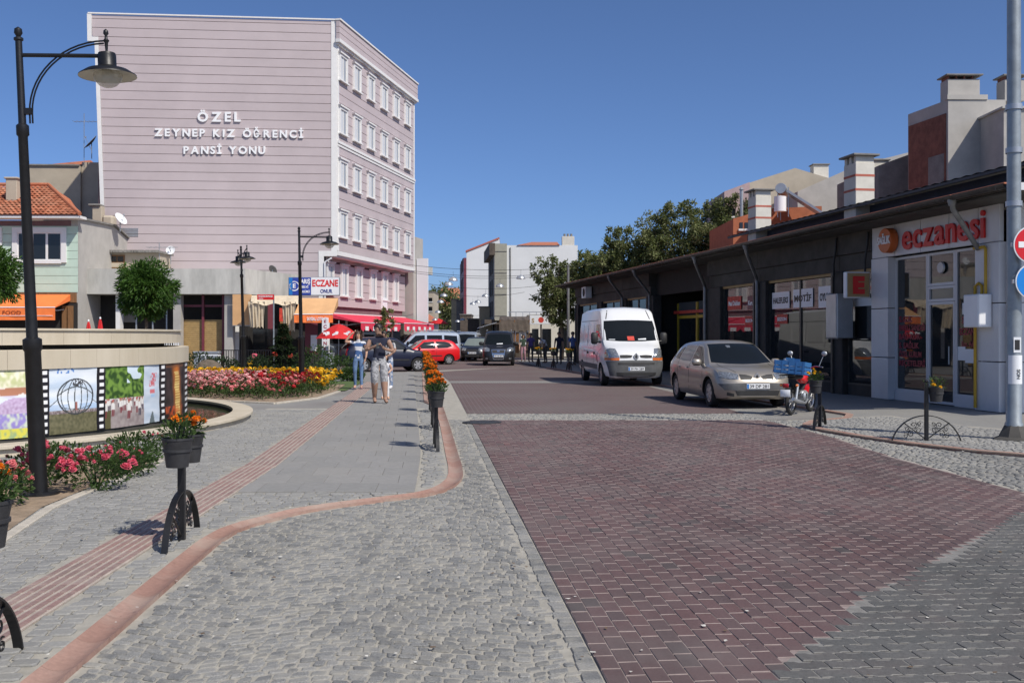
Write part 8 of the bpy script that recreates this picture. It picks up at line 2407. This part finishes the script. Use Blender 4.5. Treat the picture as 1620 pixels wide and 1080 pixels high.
# ================================================================== PEOPLE
mat('skin', (0.52,0.31,0.21), 0.55, var=0.06, scale=12); mat('skin_dark', (0.33,0.195,0.135), 0.55, var=0.06, scale=12)
mat('hair_dark', (0.018,0.012,0.009), 0.5, var=0.3, scale=60); mat('hair_brown', (0.06,0.03,0.016), 0.5, var=0.3, scale=60)
mat('navy_cloth', (0.014,0.016,0.035), 0.9, var=0.2, scale=20); mat('denim', (0.10,0.17,0.30), 0.9, var=0.3, scale=8); mat('white_cloth', (0.62,0.62,0.64), 0.9, var=0.1, scale=10)
mat('blue_cloth', (0.05,0.11,0.26), 0.9, var=0.15, scale=10); mat('purple_cloth', (0.10,0.07,0.22), 0.9, var=0.15); mat('green_cloth', (0.04,0.07,0.045), 0.9, var=0.2); mat('pink_cloth', (0.40,0.22,0.26), 0.9, var=0.15); mat('grey_trousers', (0.06,0.058,0.06), 0.9, var=0.15); mat('sandal', (0.07,0.04,0.025), 0.7, var=0.2); mat('sky_cloth', (0.14,0.20,0.45), 0.9, var=0.15)
def check_mat(name, c1, c2, s_):
    m = bpy.data.materials.new(name); m.use_nodes = True; N, L = m.node_tree.nodes, m.node_tree.links
    p = N['Principled BSDF']; p.inputs['Roughness'].default_value = .9
    tc = N.new('ShaderNodeTexCoord'); ck = N.new('ShaderNodeTexVoronoi'); ck.inputs['Scale'].default_value = s_
    rp = N.new('ShaderNodeValToRGB'); rp.color_ramp.interpolation = 'CONSTANT'; rp.color_ramp.elements[0].color = (*c1,1); rp.color_ramp.elements[1].color = (*c2,1); rp.color_ramp.elements[1].position = .5
    L.new(tc.outputs['Object'], ck.inputs['Vector']); L.new(ck.outputs['Color'], rp.inputs[0]); L.new(rp.outputs[0], p.inputs['Base Color']); MATS[name] = m
check_mat('plaid_cloth', (0.20,0.20,0.21), (0.34,0.34,0.35), 28); check_mat('pattern_cloth', (0.02,0.02,0.025), (0.50,0.50,0.50), 17); check_mat('print_trousers', (0.45,0.47,0.52), (0.16,0.22,0.34), 17)
BASE = dict(pelvis=(0,0,.97),spine=(0,.01,1.13),chest=(0,.01,1.33),neck0=(0,.015,1.475),neck1=(0,-.005,1.545),head=(0,-.012,1.64),crown=(0,0,1.725),
  sr=(-.185,.01,1.42),er=(-.235,.03,1.14),wr=(-.25,-.05,.89),hr=(-.25,-.07,.80), sl=(.185,.01,1.42),el=(.235,.03,1.14),wl=(.25,-.05,.89),hl=(.25,-.07,.80),
  pr=(-.095,0,.91),kr=(-.105,-.02,.50),ar=(-.105,.03,.085),tr=(-.115,-.14,.035), pl=(.095,0,.91),kl=(.105,-.02,.50),al=(.105,.03,.085),tl=(.115,-.14,.035))
RAD = dict(pelvis=.135,spine=.122,chest=.142,neck0=.075,neck1=.055,head=.098,crown=.066,sr=.068,er=.046,wr=.030,hr=.034,sl=.068,el=.046,wl=.030,hl=.034,pr=.098,kr=.060,ar=.044,tr=.040,pl=.098,kl=.060,al=.044,tl=.040)
BONES = [('pelvis','spine','torso'),('spine','chest','torso'),('chest','neck0','torso'),('neck0','neck1','neck'),('neck1','head','head'),('head','crown','head'),
  ('chest','sr','shoulder'),('sr','er','uarm'),('er','wr','farm'),('wr','hr','hand'),('chest','sl','shoulder'),('sl','el','uarm'),('el','wl','farm'),('wl','hl','hand'),
  ('pelvis','pr','hip'),('pr','kr','thigh'),('kr','ar','shin'),('ar','tr','foot'),('pelvis','pl','hip'),('pl','kl','thigh'),('kl','al','shin'),('al','tl','foot')]
def person(label, loc, rz, scale, pose, cloth, rad=None, hair='hair_dark', hair_len=0.0, flat=0.74, head_turn=0.0, head_tilt=0.0, fat=1.0, female=False, group=None):
    J = {k: Vector(v) for k, v in BASE.items()}
    for k, v in pose.items(): J[k] = Vector(v)
    Rr = dict(RAD)
    if rad: Rr.update(rad)
    names = list(J.keys()); idx = {n: i for i, n in enumerate(names)}
    me = bpy.data.meshes.new('tmp'); verts = [J[n] for n in names]; edges = [(idx[a],idx[c]) for a,c,_ in BONES]
    me.from_pydata(verts, edges, [])
    o = bpy.data.objects.new('tmp', me); COL.objects.link(o)
    md = o.modifiers.new('s','SKIN'); md.use_smooth_shade = True; md.branch_smoothing = 0.6
    for n, i in idx.items():
        q = me.skin_vertices[0].data[i]; q.radius = (Rr[n]*(fat if n in ('pelvis','spine','chest') else 1),)*2; q.use_root = (n == 'pelvis')
    sd = o.modifiers.new('d','SUBSURF'); sd.levels = 2; sd.render_levels = 2
    dg = bpy.context.evaluated_depsgraph_get(); ev = bpy.data.meshes.new_from_object(o.evaluated_get(dg), depsgraph=dg)
    bpy.data.objects.remove(o); bpy.data.meshes.remove(me)
    mats = []
    def mi(m):
        if m not in mats: mats.append(m)
        return mats.index(m)
    hc = J['head']; b = MB()
    V = []
    for v in ev.vertices:
        p = v.co.copy()
        if .88 < p.z < 1.47 and abs(p.x) < .24: p.y *= flat
        V.append(p)
    # a face: nose ridge, brow and chin
    front = Vector((math.sin(head_turn), -math.cos(head_turn), 0))
    side_ = Vector((math.cos(head_turn), math.sin(head_turn), 0))
    for p in V:
        d = p-hc
        if d.length < .16 and p.z > hc.z-.13:
            f, s_, u = d.dot(front), d.dot(side_), d.z
            if f > .04:
                k = math.exp(-(s_/.018)**2-((u+.012)/.028)**2); p += front*.026*k
                k = math.exp(-(s_/.03)**2-((u+.085)/.022)**2); p += front*.014*k
    tv = []
    for f in ev.polygons:
        c = sum((V[i] for i in f.vertices), Vector())/len(f.vertices)
        best = None
        for a, e, lab in BONES:
            A, B = J[a], J[e]; d = B-A; t = max(0,min(1,(c-A).dot(d)/d.length_squared)); q = A+d*t
            dist = (c-q).length - lerp(Rr[a],Rr[e],t)
            if best is None or dist < best[0]: best = (dist, lab, t, a, e)
        tv.append(mi(cloth(best[1], best[2], c, best[3])))
    b.v = [tuple(p) for p in V]; b.f = [tuple(f.vertices) for f in ev.polygons]; b.mi = tv; b.tint = [0.5]*len(tv)
    skin_m = mi(cloth('head',.5,hc,'head'))
    # fingers: four and a thumb on each hand
    for w_, h_, sg in (('wr','hr',-1),('wl','hl',1)):
        d = (J[h_]-J[w_]).normalized(); sd_ = d.cross(Vector((0,0,1))) if abs(d.z) < .8 else d.cross(Vector((0,1,0)))
        sd_.normalize(); up = sd_.cross(d).normalized()
        if abs(d.z) > .8: sd_, up = Vector((0,1,0)), Vector((1,0,0))*-sg
        for k,(o_,L_) in enumerate(((-.027,.062),(-.009,.075),(.009,.070),(.027,.055))):
            p = J[h_]+sd_*o_+d*.015; b.tube([p, p+d*L_*.55+up*.006, p+d*L_*.9+up*.028],[.0095,.009,.007],6,mi=skin_m)
        p = J[w_].lerp(J[h_],.6)-sd_*.025; b.tube([p, p-sd_*.03+d*.025, p-sd_*.035+d*.055+up*.015],[.011,.010,.008],6,mi=skin_m)
    t = thing('person', label, 'person', loc, rz, group); t.scale = (scale,)*3
    body = b.obj('body', mats, t, 179)
    def at(f, s_, u): return hc+front*f+side_*s_+Vector((0,0,u))
    for sg in (-1,1):
        e = MB(); blob(e, tuple(at(.083,sg*.032,.012)), (.012,.010,.007), 8); e.obj('eye','letter_dark',t,60)
        e = MB(); blob(e, tuple(at(.0,sg*.091,-.005)), (.012,.018,.030), 8); e.obj('ear',mats[skin_m],t,60)
        e = MB(); q0, q1 = at(.088,sg*.015,.034), at(.080,sg*.048,.034); e.tube([q0,q1],.005,5); e.obj('eyebrow',hair,t)
    e = MB(); e.tube([at(.086,-.022,-.050),at(.092,0,-.052),at(.086,.022,-.050)],.0055,5); e.obj('mouth','lip',t)
    hb = MB(); n = 20; V = []; F = []
    for i in range(9):
        th = PI*.5*i/8*1.18
        for j in range(n):
            a = 2*PI*j/n; dirv = front*math.cos(a)+side_*math.sin(a)
            lim = 1.0 if math.cos(a) < .45 else .62
            q = th*lim; r_ = .106+.006*noise.noise(Vector((i,j,3)))
            V.append(hc+Vector((0,0,.018))+dirv*math.sin(q)*r_*(.97 if math.cos(a) > 0 else 1.03)+Vector((0,0,math.cos(q)*r_*1.04)))
    F = [(i*n+j,i*n+(j+1)%n,(i+1)*n+(j+1)%n,(i+1)*n+j) for i in range(8) for j in range(n)]
    hb.add(V,F); 
    if hair_len > 0:
        for j in range(16):
            a = lerp(R(75),R(285),j/15); dirv = front*math.cos(a)+side_*math.sin(a)
            p0 = hc+dirv*.098+Vector((0,0,.02)); hb.tube([p0, p0+dirv*.022+Vector((0,0,-hair_len*.5)), p0+dirv*.012+Vector((0,0,-hair_len+.02*math.sin(j*3)))],[.03,.03,.012],6)
    hb.obj('hair',hair,t,60)
    return t
mat('lip', (0.40,0.15,0.13), 0.5, var=0.0)
def C_man(l,t,c,a):
    if l in ('torso','shoulder'): return 'skin_dark' if c.z > 1.475 else ('navy_cloth' if c.z > .95 else 'plaid_cloth')
    if l == 'uarm': return 'navy_cloth' if t < .08 else 'skin_dark'
    if l in ('hip','thigh'): return 'plaid_cloth'
    if l == 'shin': return 'plaid_cloth' if t < .10 else 'skin_dark'
    if l == 'foot': return 'sandal' if c.z < .045 or t < .15 else 'skin_dark'
    return 'skin_dark'
gx, gy = G(600,639)
WALK = dict(kr=(-.11,-.10,.50),ar=(-.10,.06,.10),tr=(-.10,-.10,.03),kl=(.10,-.12,.51),al=(.12,-.16,.085),tl=(.14,-.33,.04))
person('man in navy sleeveless top and grey plaid shorts walking on the slabs',(gx,gy,0.024),R(12),1.045,
  dict(WALK, er=(-.30,.00,1.17),wr=(-.13,-.20,1.25),hr=(-.055,-.24,1.28), el=(.30,.00,1.15),wl=(.12,-.22,1.20),hl=(.05,-.25,1.25), head=(-.03,-.015,1.645),crown=(-.035,0,1.735),neck1=(-.012,-.01,1.55)),
  C_man, dict(sr=.075,sl=.075,er=.047,el=.047,kr=.092,kl=.092,pr=.115,pl=.115,chest=.152,ar=.045,al=.045), 'hair_dark', 0, head_turn=R(-50), fat=1.05)
t_ = thing('phone','small dark phone held by the man in the sleeveless top','phone',(gx-.0,gy-.26,1.36),R(12)); b = MB(); b.bbox((0,0,0),(.07,.012,.13),.004); b.obj('body','letter_dark',t_); b = MB(); b.b2(-.03,.03,-.0075,-.0065,-.055,.055); b.obj('screen','glass_grey',t_)
def C_woman(l,t,c,a):
    if l in ('torso','shoulder') or (l == 'uarm' and t < .3):
        if c.z < .93: return 'denim'
        return 'white_cloth' if (1.16 < c.z < 1.28 or c.z > 1.38 or c.z < 1.02) else 'blue_cloth'
    if l in ('hip','thigh','shin'): return 'denim' if not (l == 'shin' and t > .93) else 'skin'
    if l == 'foot': return 'pink_cloth' if c.z < .05 else 'skin'
    return 'skin'
gx, gy = G(567,616)
person('woman in blue and white top and jeans with one hand raised to her hair',(gx,gy,0.024),R(4),0.965,
  dict(er=(-.40,.0,1.43),wr=(-.22,-.02,1.66),hr=(-.13,-.03,1.72), el=(.25,.02,1.15),wl=(.23,-.10,.92),hl=(.20,-.12,.84), head=(-.02,-.03,1.635),crown=(-.03,-.01,1.72),
   kr=(-.10,-.05,.50),ar=(-.10,.03,.085),kl=(.09,-.03,.50),al=(.10,-.05,.085),tl=(.11,-.22,.035)), C_woman, dict(chest=.135,spine=.108,pelvis=.14,sr=.058,sl=.058,er=.04,el=.04,pr=.10,pl=.10,kr=.062,kl=.062), 'hair_brown', .20, head_turn=R(10))
def C_third(l,t,c,a):
    if l in ('torso','shoulder') or (l == 'uarm' and t < .75): return 'pattern_cloth' if c.x > -.04 else 'navy_cloth'
    if l in ('hip','thigh','shin'): return 'print_trousers'
    if l == 'foot': return 'white_cloth'
    return 'skin_dark'
gx, gy = G(613,617)
person('dark-haired person in black and white patterned shirt bending to the child',(gx,gy,0.024),R(-18),1.0,
  dict(chest=(0,-.07,1.32),neck0=(0,-.12,1.45),neck1=(-.01,-.16,1.51),head=(-.02,-.21,1.585),crown=(-.03,-.23,1.665),sr=(-.185,-.06,1.40),sl=(.185,-.06,1.40),er=(-.25,-.10,1.13),wr=(-.18,-.28,.95),hr=(-.14,-.33,.90),el=(.27,-.05,1.13),wl=(.16,-.22,1.0),hl=(.08,-.28,.97)), C_third, dict(pr=.105,pl=.105,kr=.07,kl=.07,ar=.055,al=.055), 'hair_dark', 0.0, head_turn=R(-10))
def C_girl(l,t,c,a):
    if l in ('torso','shoulder'): return 'white_cloth'
    if l in ('hip','thigh') or (l == 'shin' and t < .9): return 'white_cloth' if l != 'hip' else 'pink_cloth'
    return 'skin'
gx, gy = G(609,633)
person('little girl in white top and light trousers beside the man',(gx,gy,0.024),R(14),0.62,
  dict(head=(0,-.015,1.67),crown=(0,0,1.79),er=(-.27,-.02,1.18),wr=(-.14,-.18,1.10),hr=(-.07,-.21,1.10),el=(.27,-.02,1.18),wl=(.12,-.18,1.05),hl=(.05,-.21,1.06),kl=(.10,-.10,.50),al=(.11,-.10,.085),tl=(.12,-.26,.035)), C_girl, dict(head=.125,crown=.085,neck1=.055,kr=.068,kl=.068,ar=.052,al=.052,tr=.042,tl=.042), 'hair_dark', .16, head_turn=R(15))
# people standing in the shade at the end of the shop row
def C_simple(top, leg, sk='skin_dark', sleeve=.6):
    def f(l,t,c,a):
        if l in ('torso','shoulder') or (l == 'uarm' and t < sleeve): return top if c.z > .93 else leg
        if l in ('hip','thigh','shin'): return leg
        if l == 'foot': return 'sandal'
        return sk
    return f
ST = dict(kr=(-.12,-.03,.50),kl=(.10,-.05,.50))
def far_person(px, Y, lab, cl, sc=1.0, rz=0.0, pose=None, **kw):
    return person(lab, (wx(px,Y),Y,0.024), rz, sc, dict(ST, **(pose or {})), cl, group='people standing in the shade', **kw)
far_person(884.5,55.0,'man in dark navy shirt standing in the shade left of the white van',C_simple('navy_cloth','grey_trousers'),1.0,R(-15),fat=1.1)
far_person(906,53.0,'man in blue shirt beside the white van in the shade',C_simple('sky_cloth','grey_trousers'),1.0,R(40))
far_person(863,57.0,'person in white shirt leaning forward beside the dark post',C_simple('white_cloth','grey_trousers'),.98,R(-60),dict(chest=(0,-.20,1.25),neck0=(0,-.33,1.33),neck1=(0,-.39,1.36),head=(0,-.48,1.38),crown=(0,-.55,1.42),sr=(-.185,-.22,1.30),sl=(.185,-.22,1.30),er=(-.23,-.28,1.03),wr=(-.22,-.38,.80),hr=(-.21,-.42,.72),el=(.23,-.28,1.03),wl=(.22,-.38,.80),hl=(.21,-.42,.72)))
far_person(839.5,59.0,'man in purple shirt standing right of the black van',C_simple('purple_cloth','grey_trousers'),.97,R(20))
far_person(828,60.5,'woman in green top and pale pink trousers right of the black van',C_simple('green_cloth','pink_cloth','skin'),.92,R(-10),hair_len=.15)
# planters with yellow flowers along the far right kerb
for k,(x,y) in enumerate(((2.55,45.2),(2.0,48.6),(1.35,51.5))):
    lo = (x,y,0.024)
    planter_post(lo, R(100), '%s iron planter post on the shaded right kerb beyond the van' % ORD[k])
    pots_on(lo, R(100), [(-0.15,0),(0.15,0)], ['near-side yellow flower pot on the %s shaded post beyond the van' % ORD[k],'far-side yellow flower pot on the %s shaded post beyond the van' % ORD[k]], MARY, 14, n_leaf=200, detail=False, spread=1.3)
